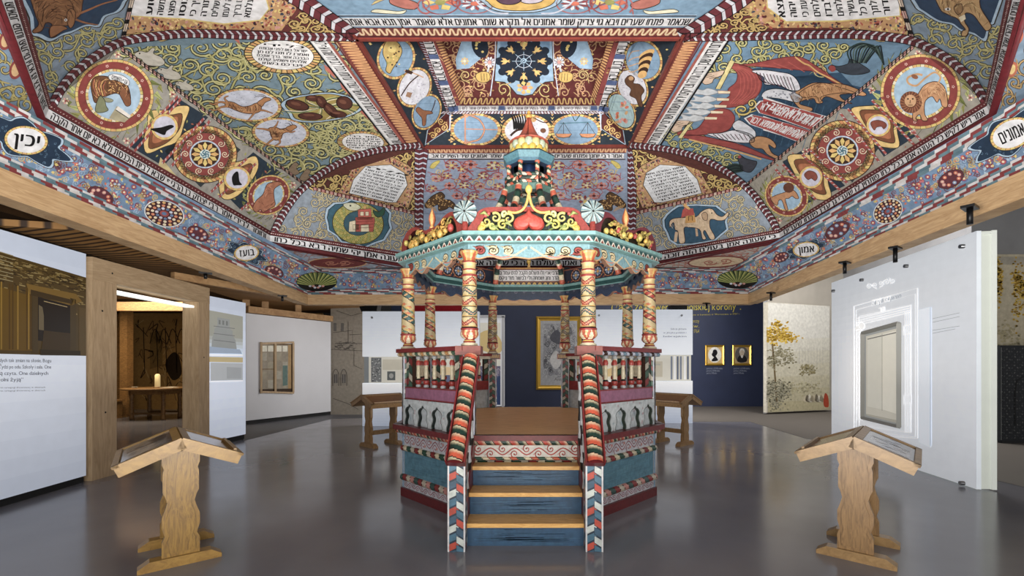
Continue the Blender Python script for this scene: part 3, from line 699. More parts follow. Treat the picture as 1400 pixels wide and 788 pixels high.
# ---- right upper panel
V.field([(990,58),(1160,60),(1125,100),(1060,85),(960,110)], 11, VINE, OUT, 2, 2.2, (1,0,0,.75), 41, 1.45, hi=VHI, turns=1.6)
V.field([(905,190),(930,170),(1010,215),(990,240),(960,215)], 8.5, VINE, OUT, 2, 1.8, (1,0,0,.7), 42, 1.45, hi=VHI)
NV = (40,76,106)
V.poly(zD([(650,290),(860,262),(1061,345),(1240,380),(1240,470),(1061,450),(790,662),(560,560),(630,500),(720,400)]), NV, 3)
V.poly(zE([(300,300),(370,375),(130,580),(-20,640),(-20,330)]), NV, 3)
for i in range(14): V.stroke(zD([(660+i*30, 330+i*10),(600+i*30, 560+i*6)]), .8, (56,100,130), 3.5)
RD = (150,48,42); RD2 = (176,66,52)
def drape(P, L=5, f=zD): B = V.blob(f(P), RD, L, 'dred', 1); return B
drape([(640,270),(700,262),(870,234),(960,275),(1061,345),(1140,380),(1120,395),(1040,350),(960,300),(900,292),(800,282)])
V.line(zD([(870,236),(905,262),(930,272),(965,300),(1010,322),(1061,350),(1130,385)]), 2, 'gold', 6.5)
drape([(588,268),(620,262),(680,280),(722,315),(732,350),(715,395),(670,430),(610,445),(552,442),(575,415),(600,395),(592,370),(625,340),(628,300)])
drape([(545,452),(595,455),(620,485),(610,520),(580,545),(500,558),(395,562),(388,545),(460,535),(492,500),(510,478)])
drape([(388,558),(470,562),(560,580),(650,602),(740,640),(795,668),(740,655),(640,625),(540,600),(440,580)])
V.line(zD([(430,578),(540,606),(640,632),(730,660)]), 2, 'gold', 6.5)
for k in range(6): V.line(zD([(600+k*6,275),(640+k*14,310),(640+k*15,380),(600+k*10,430)]), 1, RD2, 6); V.line(zD([(660+k*60,268-k*4),(760+k*50,275+k*8)]), .9, RD2, 6)
for P in ([(540,368),(600,250),(620,255),(560,370)],[(385,570),(440,495),(458,492),(400,575)]): V.poly(zD(P), (216,200,130), 7); V.stroke(zD(P), .7, 'outline', 7.5, closed=True)
for x, y in ((530,322),(402,520)):
    V.blob(zD([(x-50,y+5),(x-30,y-15),(x+10,y-25),(x+45,y-30),(x+40,y-12),(x+5,y+5),(x-5,y+22),(x-35,y+28)]), (206,176,150), 7, 'outline', .8)
    for k in range(3): V.stroke(zD([(x-40+k*12,y+k*5-6),(x-5+k*10,y-14+k*6)]), .6, 'outline', 8)
for i, (x, y) in enumerate(((560,382),(555,412),(545,440),(530,465),(505,490))):
    V.poly(zD([(x-10,y-6),(x+42,y-4),(x+40,y+6),(x-8,y+6)]), 'cream', 9); V.stroke(zD([(x-10,y-6),(x+42,y-4),(x+40,y+6),(x-8,y+6)]), .6, 'rust', 9.5, closed=True)
    V.blob(zD([(x-8,y),(x-50,y-16),(x-75,y-8),(x-120,y-22),(x-100,y),(x-140,y+6),(x-80,y+10),(x-50,y+14)]), (196,200,204), 8, 'grey', .8)
def wing(P, L=8):
    B = V.blob(zD(P), (220,218,226), L, 'black', .9); return B
wing([(690,295),(740,290),(800,298),(850,308),(880,335),(890,372),(850,374),(800,352),(745,350),(740,320)])
for k in range(11): V.line(zD([(710+k*14,300+k*2),(725+k*14,330+k*3),(750+k*12,345+k*3)]), 1.1, (96,52,72) if k % 2 else 'black', 9)
V.blob(zD([(732,402),(745,378),(790,368),(850,378),(898,402),(880,425),(820,412),(770,405)]), (206,208,216), 8, 'black', .8)
for k in range(26): V.ell(zD(750+rn.random()*130, 380+rn.random()*28), 1.2, .8, (120,124,140), 9, n=6)
V.blob(zD([(850,395),(890,372),(940,345),(1000,345),(1080,352),(1160,385),(1150,398),(1080,385),(1010,392),(975,405),(985,425),(960,428),(945,408),(900,418),(890,432),(940,448),(932,462),(890,450)]), (186,132,78), 8, 'dbrown', .9)
V.blob(zE([(130,385),(190,350),(240,345),(290,360),(360,385),(300,392),(310,412),(350,430),(300,420),(240,400),(215,425),(200,400),(150,405)]), (186,132,78), 8.4, 'dbrown', .9)
wing([(505,556),(560,552),(610,540),(650,545),(690,560),(700,588),(640,592),(570,578)])
for k in range(9): V.line(zD([(530+k*18,556),(545+k*18,566+k*2),(560+k*16,580)]), 1, (96,52,72) if k % 2 else 'black', 9)
V.blob(zD([(610,520),(635,498),(670,515),(705,545),(700,575),(660,555),(630,545)]), (206,208,216), 8, 'black', .8)
V.blob(zD([(680,585),(715,565),(765,575),(790,600),(785,615),(760,600),(775,635),(815,655),(800,662),(755,640),(735,618),(700,612)]), (186,132,78), 8, 'dbrown', .9)
for P, t, q in (([(702,440),(722,418),(760,415),(880,448),(1000,482),(950,545),(830,500),(720,468)], 'לא תרצח לא תנאף לא', [(735,425),(985,490),(945,530),(725,455)]),
             ([(658,490),(690,474),(760,490),(850,515),(940,545),(885,590),(780,550),(680,515)], 'אנכי יהוה לא תשא זכור', [(690,480),(922,545),(885,578),(675,505)])):
    V.poly(zD(P), 'white', 9); c_ = zD(840,480 if P[0][0] > 700 else 530); V.poly([lerp2(c_, p, .95) for p in zD(P)], 'black', 9.5); V.poly([lerp2(c_, p, .93) for p in zD(P)], (170,48,44), 10); V.text(rtl(t), zD(q), 'white', 11, sp=.1)
    c1 = zE(60,450 if P[0][0] > 700 else 520)
V.poly(zE([(-20,400),(60,428),(225,490),(165,535),(-20,470)]), 'white', 9); V.poly(zE([(-20,408),(60,434),(215,492),(165,528),(-20,464)]), (170,48,44), 10); V.text(rtl('תגנב לא תענה'), zE([(20,424),(215,488),(180,520),(-10,450)]), 'white', 11)
V.poly(zE([(-20,480),(120,530),(160,550),(115,580),(-20,540)]), 'white', 9.2); V.poly(zE([(-20,487),(118,536),(150,551),(113,574),(-20,534)]), (170,48,44), 10.2); V.text(rtl('את יום כבד'), zE([(0,500),(145,548),(115,570),(-20,522)]), 'white', 11.2)
V.scroll(zD(650,455), 9, 0, 1, 2.2, 'yellow', 'outline', 8, (1.3,0,0,.9)); V.scroll(zD(690,430), 7, 2, -1, 2, 'yellow', 'outline', 8)
# roosters
V.blob(zE([(250,285),(262,270),(290,275),(330,265),(345,245),(420,290),(400,305),(350,310),(300,300),(285,290)]), (58,66,78), 8, 'black', .8)
for k in range(11): V.line(zE([(345+k*6,262),(330+k*13,212-k*2),(380+k*9,180+k*3),(440+k*4,190+k*8)]), 2, ((46,66,62),(30,40,44),(84,104,98))[k % 3], 8)
V.blob(zE([(252,286),(258,272),(275,275),(280,290),(265,298)]), (150,44,40), 9)
V.blob(zD([(632,655),(645,645),(660,655),(690,665),(712,672),(700,700),(680,715),(650,705),(640,680)]), (64,66,78), 8, 'black', .8)
for k in range(7): V.line(zD([(655,690+k*3),(620,680+k*6),(585+k*4,692+k*5)]), 2, ((46,66,62),(30,40,44))[k % 2], 8)
V.ell(zD(640,650), 2.4, 2.2, (160,46,40), 9, n=8)
# frame of the right upper panel
V.fill([(971,54),(881,198)], [(995,54),(899,198)], 10, (216,214,214), 9)
V.text(rtl('מרום וקדוש שוכן ברנה וגילה וצדיקים יראו וישמחו וישרים יעלזו וחסידים'), [(974,55),(883,198.4),(896,199),(992,55.5)][::-1][:0] or [(883,198),(974,55.5),(991,55.5),(896,198)], 'black', 10, sp=.05)
V.stroke([(997,54),(902,200)], 2.4, 'black', 10); V.stroke([(995,54),(900,200)], .8, 'lgrey', 10.5)
V.zig([(958,56),(879,199)], [(932,56),(861,200)], 40, (116,44,34), (206,146,82), 9, None, .3)
V.stroke([(968.5,55),(880,198.5)], 3.5, (150,66,50), 10); V.stroke([(961,55),(876,198.5)], 1.6, 'dred', 10.5); V.stroke([(931,53),(858.5,200)], 3, (110,44,36), 11)

# ---- right lower strip
V.poly(zE([(330,440),(440,400),(620,560),(480,650)]), (38,52,66), 2); V.poly(zE([(60,670),(165,610),(320,770),(150,850)]), (38,52,66), 2); V.poly(zH([(1000,60),(1100,-10),(1230,60),(1100,230)]), (52,58,62), 2)
for i in range(90):
    t, u = rn.random(), rn.random(); p = lerp2(lerp2(RF1, RF2, t), lerp2(R1t, R2t, t), u); a = rn.uniform(0, 6.28); r = rn.uniform(3, 6)
    V.poly([p, (p[0]+r*math.cos(a-.4)*.6, p[1]+r*math.sin(a-.4)*.6), (p[0]+r*math.cos(a), p[1]+r*math.sin(a)), (p[0]+r*math.cos(a+.4)*.6, p[1]+r*math.sin(a+.4)*.6)], ('olive','yellow',(120,110,80),'rust')[i % 4], 2.6)
for a, b in (((470,400),(640,590)),((430,415),(610,605)),((330,450),(490,640)),((300,470),(460,670)),((165,615),(330,760)),((140,640),(300,790)),((60,680),(200,830)),((30,700),(160,850))): twist(zE(*a), zE(*b), 2.8, 6)
c0 = zE(632,380); medallion(c0, 52, 48.5, -.15, (150,182,206), 5)
V.blob(zE([(605,430),(625,385),(650,352),(690,338),(722,350),(738,380),(745,425),(740,445),(722,440),(712,410),(700,425),(680,400),(655,415),(648,440),(650,475),(662,498),(640,500),(628,475),(612,490),(620,500),(600,495)]), (190,134,84), 11, 'dbrown', 1)
V.ell(zE(592,424), 15, 15, (104,56,32), 12, 0, 20)
for k in range(20): a = k*.314; V.stroke([zE(592+25*math.cos(a), 424+25*math.sin(a)), zE(592+46*math.cos(a+.2), 424+46*math.sin(a+.2))], 1.2, (150,88,48), 12.5)
V.ell(zE(590,418), 8, 8.5, (204,154,104), 13, 0, 14)
for dx in (-10, 10): V.ell(zE(590+dx, 410), 1.4, 1.1, 'black', 14, n=8)
V.stroke(zE([(580,436),(600,436)]), .9, 'dbrown', 14); V.stroke(zE([(590,415),(588,428)]), .9, 'dbrown', 14)
V.line(zE([(705,345),(715,320),(690,300),(650,325),(615,355),(582,345),(580,322),(615,308),(640,312)]), 2.2, (196,146,90), 12, 3); V.ell(zE(608,318), 5, 3, (140,80,44), 12.5, .4, 10)
flame(zE([(345,450),(420,438),(470,440),(530,470),(535,540),(545,600),(520,615),(440,600),(400,560),(375,500)]), zE([(380,462),(430,455),(480,462),(515,490),(520,545),(525,590),(490,590),(440,570),(405,520)]), zE(458,520), 13.5, 12.5, 0, 4)
V.blob(zE([(425,510),(450,498),(480,505),(492,520),(480,535),(470,525),(450,528),(440,540)]), (130,58,40), 11, 'dbrown', .6)
wheel(zE(308,625), 44, 41, 4)
flame(zE([(80,650),(150,640),(190,650),(240,690),(250,760),(262,815),(220,830),(150,800),(120,740)]), zE([(108,668),(150,660),(190,672),(225,710),(232,770),(240,805),(200,800),(160,770),(130,720)]), zE(178,735), 13, 12.5, 0, 4)
V.blob(zE([(150,725),(168,708),(195,715),(205,735),(195,750),(180,740),(165,745)]), (130,58,40), 11, 'dbrown', .6)
medallion(zH(805,290), 29, 26, .5, (146,180,206), 5, .65)
V.blob(zH([(735,300),(760,285),(800,272),(830,262),(850,275),(860,300),(845,300),(830,290),(815,300),(800,305),(812,350),(800,352),(785,310),(770,310),(765,330),(750,325)]), (186,128,78), 11, 'dbrown', .8); V.ell(zH(815,252), 7.5, 7, (100,54,32), 12, 0, 14); V.line(zH([(740,300),(722,270),(735,242),(755,240)]), 1.4, (176,116,66), 12)
for p in zE([(622,222),(838,405),(430,375),(600,545)])+zH([(890,90),(680,340),(770,400),(960,250)]): rose(p, 5, 5.4)
V.checks([(1249.6,59),(1019,251.5)], [(1249.6,66.5),(1019,256.5)], 46, [(176,120,110),(190,160,140)], 'black', 12)

# ---- curved braided ribs (they swing past the crease on both sides)
def rib(pts, w0, w1, n):
    P = catm(pts, False, 6); A, B = [], []
    for i, p in enumerate(P):
        a, b = P[max(0, i-1)], P[min(len(P)-1, i+1)]; dx, dy = b[0]-a[0], b[1]-a[1]; l = math.hypot(dx, dy); w = (w0+(w1-w0)*i/len(P))/2
        A.append((p[0]-dy/l*w, p[1]+dx/l*w)); B.append((p[0]+dy/l*w, p[1]-dx/l*w))
    V.braid(A, B, n, (104,30,40), (206,206,214), 13, 'black', 2 if w1 > 9 else 2, .09); return A, B
curL = [(372,324),(381,304),(392,285),(406,266),(424,249),(446,233),(480,216),(520,205),(560,200),(580,199)]
curR = [(1436-x, y) for x, y in curL]; curR[0] = (1064,320); curR[1] = (1056,302)
# slivers between crease and swung rib take the colours of the corner panels
V.poly([(417,253),(424,247),(446,232),(480,215),(520,204),(560,199),(580,201)], (92,44,36), 7)
V.poly([(1019,254),(1012,247),(990,232),(956,215),(916,204),(876,199),(858,200)], (92,44,36), 7)
nlL = [(66,158),(72,143),(90,113),(112,91),(140,71),(168,57),(210,50),(262,46),(330,48),(400,50),(487,51)]
nlR = [(1352,152),(1346,137),(1330,112),(1308,90),(1282,72),(1250,57),(1210,50),(1160,47),(1090,48),(1020,50),(930,51)]
V.poly([(70,141),(90,113),(112,91),(140,71),(165,60),(165,65)], (150,146,138), 4); V.poly([(1346,138),(1330,112),(1308,90),(1282,72),(1250,59),(1249.6,62.7)], (152,146,134), 4)
V.poly([(165,65),(165,58),(262,46),(330,47),(487,51.6)], (112,138,152), 4); V.poly([(1249.6,62.7),(1250,58),(1160,47),(1090,48),(930,51)], (98,134,162), 4)
rib(curL, 10, 8, 40); rib(curR, 10, 8, 40); rib(nlL, 13, 11, 44); rib(nlR, 13, 11, 44)
rib([(487,51),(450,26),(412,0),(340,-50),(221,-164)], 17, 30, 20); rib([(930,51),(972,26),(1011,0),(1080,-60),(1180,-164)], 17, 30, 20)

# ---- near corner panels
V.field(zA([(180,200),(420,130),(590,70),(590,190),(420,270),(250,440)]), 12, (196,188,120), (74,74,60), 2, 2.1, (1,.2,0,.8), 51, 1.6, hi=None)
def scal(P, L, f, inner, ic='lblue'):
    V.blob(f(P), 'outline', L); c = inner; V.poly([lerp2(c, p, .97) for p in catm(f(P), True, 4)], ic, L+.6); V.poly([lerp2(c, p, .9) for p in catm(f(P), True, 4)], (34,62,92), L+1.2)
scal([(120,-80),(140,90),(150,170),(185,185),(240,208),(300,180),(350,165),(425,132),(490,135),(520,85),(590,58),(622,10),(640,-80)], 5, zA, zA(380,20))
V.blob(zA([(160,-60),(390,-60),(402,30),(392,75),(360,100),(330,125),(300,130),(275,178),(248,178),(240,150),(255,120),(225,112),(205,150),(170,162),(160,150),(190,118),(170,60)]), (130,84,42), 9, 'dbrown', 1.2)
V.blob(zA([(330,60),(350,42),(370,60),(368,90),(362,120),(345,138),(330,110)]), (150,98,50), 10, 'dbrown', 1); V.ell(zA(322,98), 2.2, 2, 'white', 11, n=8); V.ell(zA(322,98), 1, 1, 'black', 12, n=8)
V.line(zA([(365,75),(430,50),(500,20),(575,0)]), 3.4, (150,92,46), 10, 1.4); V.line(zA([(370,95),(420,112),(480,122)]), 3, (150,92,46), 10, 1.2)
V.blob(zA([(250,130),(300,125),(330,140),(310,150),(262,180),(245,178)]), (146,92,46), 10.5, 'dbrown', .8)
V.checks([(163,62),(177,0),(217,-164)], [(169,62),(184,0),(226,-164)], 14, [(196,150,140),(210,190,170)], 'black', 12)
wp = [(182,-60),(178,21),(250,25),(306,32),(355,27),(367,12),(352,-40),(345,-60)]
V.only = 'NLU'; gp = [(180,-80),(172,47),(250,40),(310,40),(385,42),(405,13),(395,-80)]
V.poly(gp, (188,140,84), 4)
for i in range(900):
    p = (rn.uniform(172, 402), rn.uniform(-20, 42))
    if inpoly(p, gp): V.ell(p, rn.uniform(1.5, 3.2), rn.uniform(1, 1.8), ((170,70,40),'yellow',(60,70,90),(226,190,120),'pink','dred')[i % 6], 5, rn.random()*3, 7)
V.stroke(wp, 3.5, 'yellow', 6, closed=True); V.poly(wp, (222,220,222), 7)
V.rows([rtl(t) for t in ['ויהי בנסוע','הארון ויאמר משה','קומה יהוה ויפוצו','אויביך וינוסו','משנאיך מפניך כי','מציון תצא תורה','ודבר יהוה מירושלים','ברוך שנתן תורה לעמו','ישראל בקדושתו בריך','שמה דמרא עלמא']], [(196,-58),(200,20),(352,24),(346,-58)][::-1][:0] or [(196,20),(212,-58),(362,-58),(345,24)], 'black', 8, .6)
V.only = None; V.field([(172,50),(250,42),(330,44),(330,46),(200,52)], 6, (206,170,90), (50,26,20), 4, 2, (1.6,0,0,.6), 54, 1.5); V.field([(395,40),(415,20),(470,46),(400,46)], 8, (206,170,90), (50,26,20), 4, 2, (1.2,0,0,.7), 55, 1.4)
V.field(zE([(600,60),(700,90),(900,180),(950,80),(900,400),(700,170),(610,160)]), 12, (196,188,120), (74,74,60), 2, 2.1, (1,-.2,0,.8), 61, 1.6)
scal([(585,-80),(600,20),(640,55),(700,92),(760,105),(800,132),(860,150),(905,175),(922,110),(945,85),(955,-80)], 5, zE, zE(800,20))
V.blob(zE([(690,-60),(860,-60),(880,30),(925,105),(905,128),(880,100),(850,62),(818,55),(815,90),(832,120),(822,148),(802,148),(806,128),(818,122),(800,100),(785,78),(745,60),(712,35)]), (178,140,86), 9, 'dbrown', 1.2)
V.ell(zE(745,38), 4, 2, 'white', 11, n=10); V.ell(zE(746,38), 1.6, 1.5, 'black', 12, n=8); V.blob(zE([(770,30),(800,15),(806,45),(785,60)]), (150,112,66), 10, 'dbrown', .9); V.poly(zE([(790,72),(815,60),(820,78),(800,92)]), 'cream', 10.5)
V.checks([(1246,60),(1227,0),(1175,-164)], [(1253,60),(1234,0),(1186,-164)], 14, [(196,150,140),(210,190,170)], 'black', 12)
V.only = 'NRU'; wp = [(1045,-60),(1050,10),(1075,29),(1150,28),(1230,21),(1225,-60)]; gp = [(1000,-80),(1018,14),(1045,38),(1160,38),(1240,48),(1232,-80)]
V.poly(gp, (188,140,84), 4)
for i in range(900):
    p = (rn.uniform(1005, 1240), rn.uniform(-20, 46))
    if inpoly(p, gp): V.ell(p, rn.uniform(1.5, 3.2), rn.uniform(1, 1.8), ((170,70,40),'yellow',(60,70,90),(226,190,120),'pink','dred')[i % 6], 5, rn.random()*3, 7)
V.stroke(wp, 3.5, 'yellow', 6, closed=True); V.poly(wp, (222,220,222), 7)
V.rows([rtl(t) for t in ['כי מציון תצא','תורה ודבר יהוה','אתה הראת לדעת כי','יהוה הוא האלהים','אין עוד מלבדו','אין כמוך באלהים','אדני ואין כמעשיך','מלכותך מלכות כל','עולמים וממשלתך','בכל דור ודור']], [(1062,24),(1048,-58),(1205,-58),(1222,20)], 'black', 8, .6)
V.only = None; V.field([(1160,42),(1245,50),(1240,56),(1100,46)], 6, (206,170,90), (50,26,20), 4, 2, (1.6,0,0,.6), 64, 1.5); V.field([(1018,14),(1045,40),(960,46),(1000,25)], 8, (206,170,90), (50,26,20), 4, 2, (1.2,0,0,.7), 65, 1.4)

V.fur(zA([(160,-60),(390,-60),(402,30),(392,75),(360,100),(330,125),(300,130),(275,178),(248,178),(240,150),(255,120),(225,112),(205,150),(170,162),(160,150),(190,118),(170,60)]), [(96,58,28),(160,108,58),(76,44,22)], 10, 120, 11, 1.3)
V.fur(zE([(690,-60),(860,-60),(880,30),(925,105),(905,128),(880,100),(850,62),(818,55),(785,78),(745,60),(712,35)]), [(140,104,58),(206,172,112),(120,86,48)], 10, 90, 10, 1.2)
V.fur(zE([(605,430),(625,385),(650,352),(690,338),(722,350),(738,380),(745,425),(712,410),(680,400),(655,415),(648,440)]), [(140,88,48),(220,172,116)], 12, 60, 7, .9)
V.fur(zD([(850,395),(890,372),(940,345),(1000,345),(1080,352),(1080,385),(1010,392),(975,405),(900,418)]), [(130,84,44),(222,172,110),(110,66,34)], 9, 60, 8, .9)
V.fur(zG([(150,345),(165,310),(195,282),(212,240),(235,228),(262,225),(245,262),(246,300),(250,330),(220,350),(195,362)]), [(126,66,40),(200,130,88)], 12, 40, 5, .8)
V.fur(zH([(282,432),(280,405),(300,390),(350,386),(400,382),(420,362),(445,348),(472,348),(462,398),(432,455),(415,440),(370,430),(345,435)]), [(180,148,112),(236,210,176)], 9, 50, 5, .7)
V.fur(zA([(445,412),(462,380),(500,372),(560,382),(600,392),(628,425),(640,480),(600,478),(575,458),(545,462),(500,478),(465,490),(450,455)]), [(64,36,20),(160,96,48),(206,150,80)], 12.5, 60, 6, 1)
# ---- near panel (its lower edge shows along the top of the view)
V.fill([(465,24.5),(950,24.5)], [(474,36),(944,36)], 20, (216,214,216), 9); V.text(rtl('שנאמר פתחו שערים ויבא גוי צדיק שומר אמונים אל תקרא שומר אמונים אלא שאומר אמן תנא אבא אומר'), [(470,25.5),(945,25.5),(940,35),(477,35)], 'black', 10, sp=.06)
V.zig([(478,38.5),(940,38.5)], [(487,49.5),(931,49.5)], 42, (116,46,40), (214,164,110), 9, 'cream', .26, ('dred',1.2)); V.stroke([(486,51),(931,50.5)], 2, (60,40,50), 10)
V.stroke([(460,22),(952,22)], 1, 'dbrown', 9); V.stroke([(458,20.5),(953,20.5)], 1.2, 'lblue', 9)
V.blob(zC([(380,-30),(400,15),(440,45),(500,60),(590,62),(660,58),(740,35),(780,0),(790,-60)]), 'lblue', 5, 'outline', 1); V.blob(zC([(405,-30),(420,10),(460,40),(540,52),(640,50),(720,28),(752,-5),(750,-60)]), (206,164,64), 6, 'outline', 1)
V.blob(zC([(450,-30),(480,15),(540,22),(580,5),(590,-30)]), (92,64,84), 7, 'black', 1); V.blob(zC([(580,5),(620,18),(680,8),(700,-30),(600,-30)]), (196,186,200), 7, 'black', 1)
for sx in (1, -1):
    m = (lambda x, y: zC(600+sx*(x-600), y))
    V.flower(m(845,18), 12, ('white','red','orange'), 5, (1.7,0,0,.8), 14); V.ring(m(845,18), 26, 14, 2, (176,84,80), 5, 0, 30); V.flower(m(1015,12), 12, ('orange','yellow','olive'), 5, (2,0,0,1), 6); V.ring(m(1010,12), 26, 17, 2, (150,56,60), 5, 0, 30)
    V.blob([m(x, y) for x, y in ((1120,20),(1180,-5),(1250,-20),(1260,15),(1200,40),(1140,45))], (176,96,80), 5, 'outline', 1); V.scroll(m(930,10), 11, 0, sx, 2, (150,60,64), None, 5); V.scroll(m(1090,25), 12, 1, -sx, 2, (176,84,80), None, 5)
    V.blob([m(x, y) for x, y in ((1180,50),(1220,55),(1270,50),(1330,45),(1350,60),(1260,68),(1200,68))], (224,220,190), 6, 'outline', .8); V.line([m(360,0), m(390,30), m(450,62), m(520,66)], 2, 'lilac', 7)

V.only = 'NU'
V.field([(250,-150),(1150,-150),(1000,-25),(430,-25)], 26, (196,176,110), (96,60,60), 2, 4, (1.3,0,0,.9), 91, 1.5, hi=None, flower=('red','cream','yellow'))
V.only = None
# ---- cornice roll and boards
vault = thing('painted_vault', 'octagonal timber vault painted with animals, scrolls and Hebrew inscriptions, hung over the whole hall', 'painted ceiling', (0, 5.9, EYE+1.35))
PN = dict(LU=('ceiling_panel','blue panel with deer ovals and scrolls'), LL=('medallion_panel','strip of round medallions with a turkey, birds, a sun wheel and a camel'), LR=('inscription_band',None),
  DLU=('ceiling_panel','dark red corner with an arched page of Hebrew text'), DLL=('ceiling_panel','panel with a curled fish around a red town'), DLR=('inscription_band',None),
  BU=('ceiling_panel','grey blue panel of flower arabesques'), BL=('ceiling_panel',None), BR=('inscription_band',None), DRU=('ceiling_panel','dark red corner with an arched page of Hebrew text'),
  DRL=('ceiling_panel','panel with a beige elephant carrying a tower'), DRR=('inscription_band',None), RU=('ceiling_panel','blue panel with red drapes, griffins and red tablets'), RL=('medallion_panel','strip of round medallions with lions, squirrels and a sun wheel'),
  RR=('inscription_band',None), NLU=('ceiling_panel','gold framed page of slanting Hebrew text'), NLL=('ceiling_panel','panel with a brown horned ox'), NLR=('inscription_band',None), NU=('ceiling_panel','blue panel with large round flowers'),
  NRU=('ceiling_panel','gold framed page of slanting Hebrew text'), NRL=('ceiling_panel','panel with a tusked animal head'), NRR=('inscription_band',None))
for f in vf: f.mb.build(PN[f.name][0], M_vault, vault, PN[f.name][1])
mb = MB()
for a, b in ((L1b,L2b),(L2b,BBl),(BBl,BBr),(BBr,R2b),(R2b,R1b),(L1b,NBl),(R1b,NBr)):
    p, q = GH(a[0], a[1]+1, HB), GH(b[0], b[1]+1, HB); mb.tube([p, q], .028, (86,18,26), 8)
mb.build('ring_moulding', M_paint, vault, 'dark red roll moulding under the inscription')

# ---- lantern in the middle
h2 = 4.0
ZLn, ZRn = (556,40), (884,40)
IFl, IFr, INl, INr = (622,150), (823,150), (560,40), (880,40)
JFl, JFr, JNl, JNr = (635,133), (810,133), (594,40), (836,40)
lf = [Facet('ZF', [H(FLp,HL), H(FRp,HL), H(IFr,h2), H(IFl,h2)]),
      Facet('ZL', [H(FLp,HL), H(IFl,h2), H(INl,h2), (480,40,HL)]), Facet('ZR', [H(FRp,HL), H(IFr,h2), H(INr,h2), (937,40,HL)]),
      Facet('IR', [H(IFl,h2), H(IFr,h2), H(JFr,h2), H(JFl,h2)]), Facet('IL', [H(IFl,h2), H(JFl,h2), H(JNl,h2), H(INl,h2)]), Facet('IQ', [H(IFr,h2), H(JFr,h2), H(JNr,h2), H(INr,h2)]),
      Facet('TF', [H(JFl,h2), H(JFr,h2), (836,40,h2+.35), (594,40,h2+.35)])]
W = Skin(lf); V2 = V; V = W
for n_, c_ in dict(ZF=(34,46,58), ZL=(34,46,58), ZR=(34,46,58), IR=(140,50,46), IL=(140,50,46), IQ=(140,50,46), TF=(92,30,28)).items(): ground(n_, c_)
# beads of gold leaves over the navy
for i in range(420):
    p = (rn.uniform(490, 930), rn.uniform(45, 200)); 
    V.poly([(p[0]-2,p[1]), (p[0],p[1]-1.3), (p[0]+2.2,p[1]-.2), (p[0],p[1]+1.3)], ('gold','yellow',(150,110,50))[i % 3], 1)
def zod(c, rx, ry, rot, fillc=(118,152,182)):
    V.ell(c, rx*1.06, ry*1.06, 'outline', 3, rot, 36); V.ring(c, rx*1.03, ry*1.03, rx*.13, ['gold','yellow',(184,124,56)], 4, rot, 36, gap='outline'); V.ell(c, rx*.9, ry*.9, fillc, 5, rot, 32)
    if fillc == 'lilac' or fillc == (206,206,216):
        for k in range(50): a, q = rn.uniform(0, 6.28), math.sqrt(rn.random())*.8; V.ell((c[0]+rx*q*math.cos(a), c[1]+ry*q*math.sin(a)), .9, .5, (156,150,176), 5.5, n=6)
    else:
        for k in range(3): V.stroke([(c[0]-rx*.8, c[1]+ry*(-.45+.45*k)), (c[0]+rx*.8, c[1]+ry*(-.45+.45*k))], .5, (96,128,156), 5.5)
zod(zC(360,635), 33.5, 21.5, 0); zod(zC(610,640), 33.5, 22, 0, (206,206,216)); zod(zC(850,638), 33.5, 21.5, 0)
BW = (196,132,96)
V.line(zC([(305,560),(340,568),(380,590),(402,635),(380,680),(340,694),(310,702)]), 2.6, 'outline', 6); V.line(zC([(305,560),(340,568),(380,590),(402,635),(380,680),(340,694),(310,702)]), 1.9, BW, 7)
V.stroke(zC([(308,566),(308,700)]), 2, BW, 7); V.stroke(zC([(308,632),(470,636)]), 1.3, BW, 7); V.poly(zC([(470,630),(490,636),(470,642)]), 'gold', 8); V.scroll(zC(312,566), 3, 0, 1, 1, BW, None, 7, leaf=0); V.scroll(zC(312,696), 3, 0, -1, 1, BW, None, 7, leaf=0)
for k in range(6): V.blob(zC([(540+k*12,590),(530+k*13,560),(545+k*12,575),(556+k*10,620),(545+k*9,635)]), 'black', 7); 
V.line(zC([(530,665),(560,640),(600,630)]), 3, 'dbrown', 7); V.ell(zC(690,640), 4, 3.4, (110,64,36), 7, n=12); V.line(zC([(640,575),(690,600),(720,595)]), 1.4, 'dbrown', 7); V.ell(zC(640,585), 5, 4, (190,146,86), 7, n=12)
V.stroke(zC([(775,605),(925,598)]), 1.4, 'teal', 7); V.line(zC([(835,570),(848,592),(870,562)]), 1.2, 'green', 7)
for x in (790, 908):
    y = 655; V.stroke(zC([(x,600),(x-35,y)]), .6, 'outline', 7); V.stroke(zC([(x,600),(x+35,y)]), .6, 'outline', 7); V.stroke(zC([(x,600),(x,y)]), .6, 'outline', 7)
    V.poly(zC([(x-42,y),(x+42,y),(x+30,y+18),(x,y+22),(x-30,y+18)]), 'outline', 7); V.poly(zC([(x-39,y+1),(x+39,y+1),(x+28,y+15),(x,y+19),(x-28,y+15)]), (206,130,76), 7.5)
for sx in (0, 1):
    m = mirror(sx); 
    P = m(zC([(108,715),(120,640),(215,550),(235,555),(238,630)])); V.poly(P, 'outline', 2); c_ = m([zC(180,625)])[0]; V.poly([lerp2(c_, p, .97) for p in P], 'lblue', 2.5); V.poly([lerp2(c_, p, .9) for p in P], (86,28,26), 3)
    for k, (x, y) in enumerate(((190,595),(175,640),(150,665),(205,625))): V.scroll(m([zC(x, y)])[0], 5, k*1.7, 1, 1.4, 'gold', None, 4, hi='yellow', leaf=2)
    V.stroke(m(zC([(238,548),(232,640)])), 1.6, 'lilac', 6)
    for k in range(9): V.poly([(x, y) for x, y in m(zC([(236+k*0,560+k*16),(250,566+k*16),(236,572+k*16)]))], 'gold', 3)
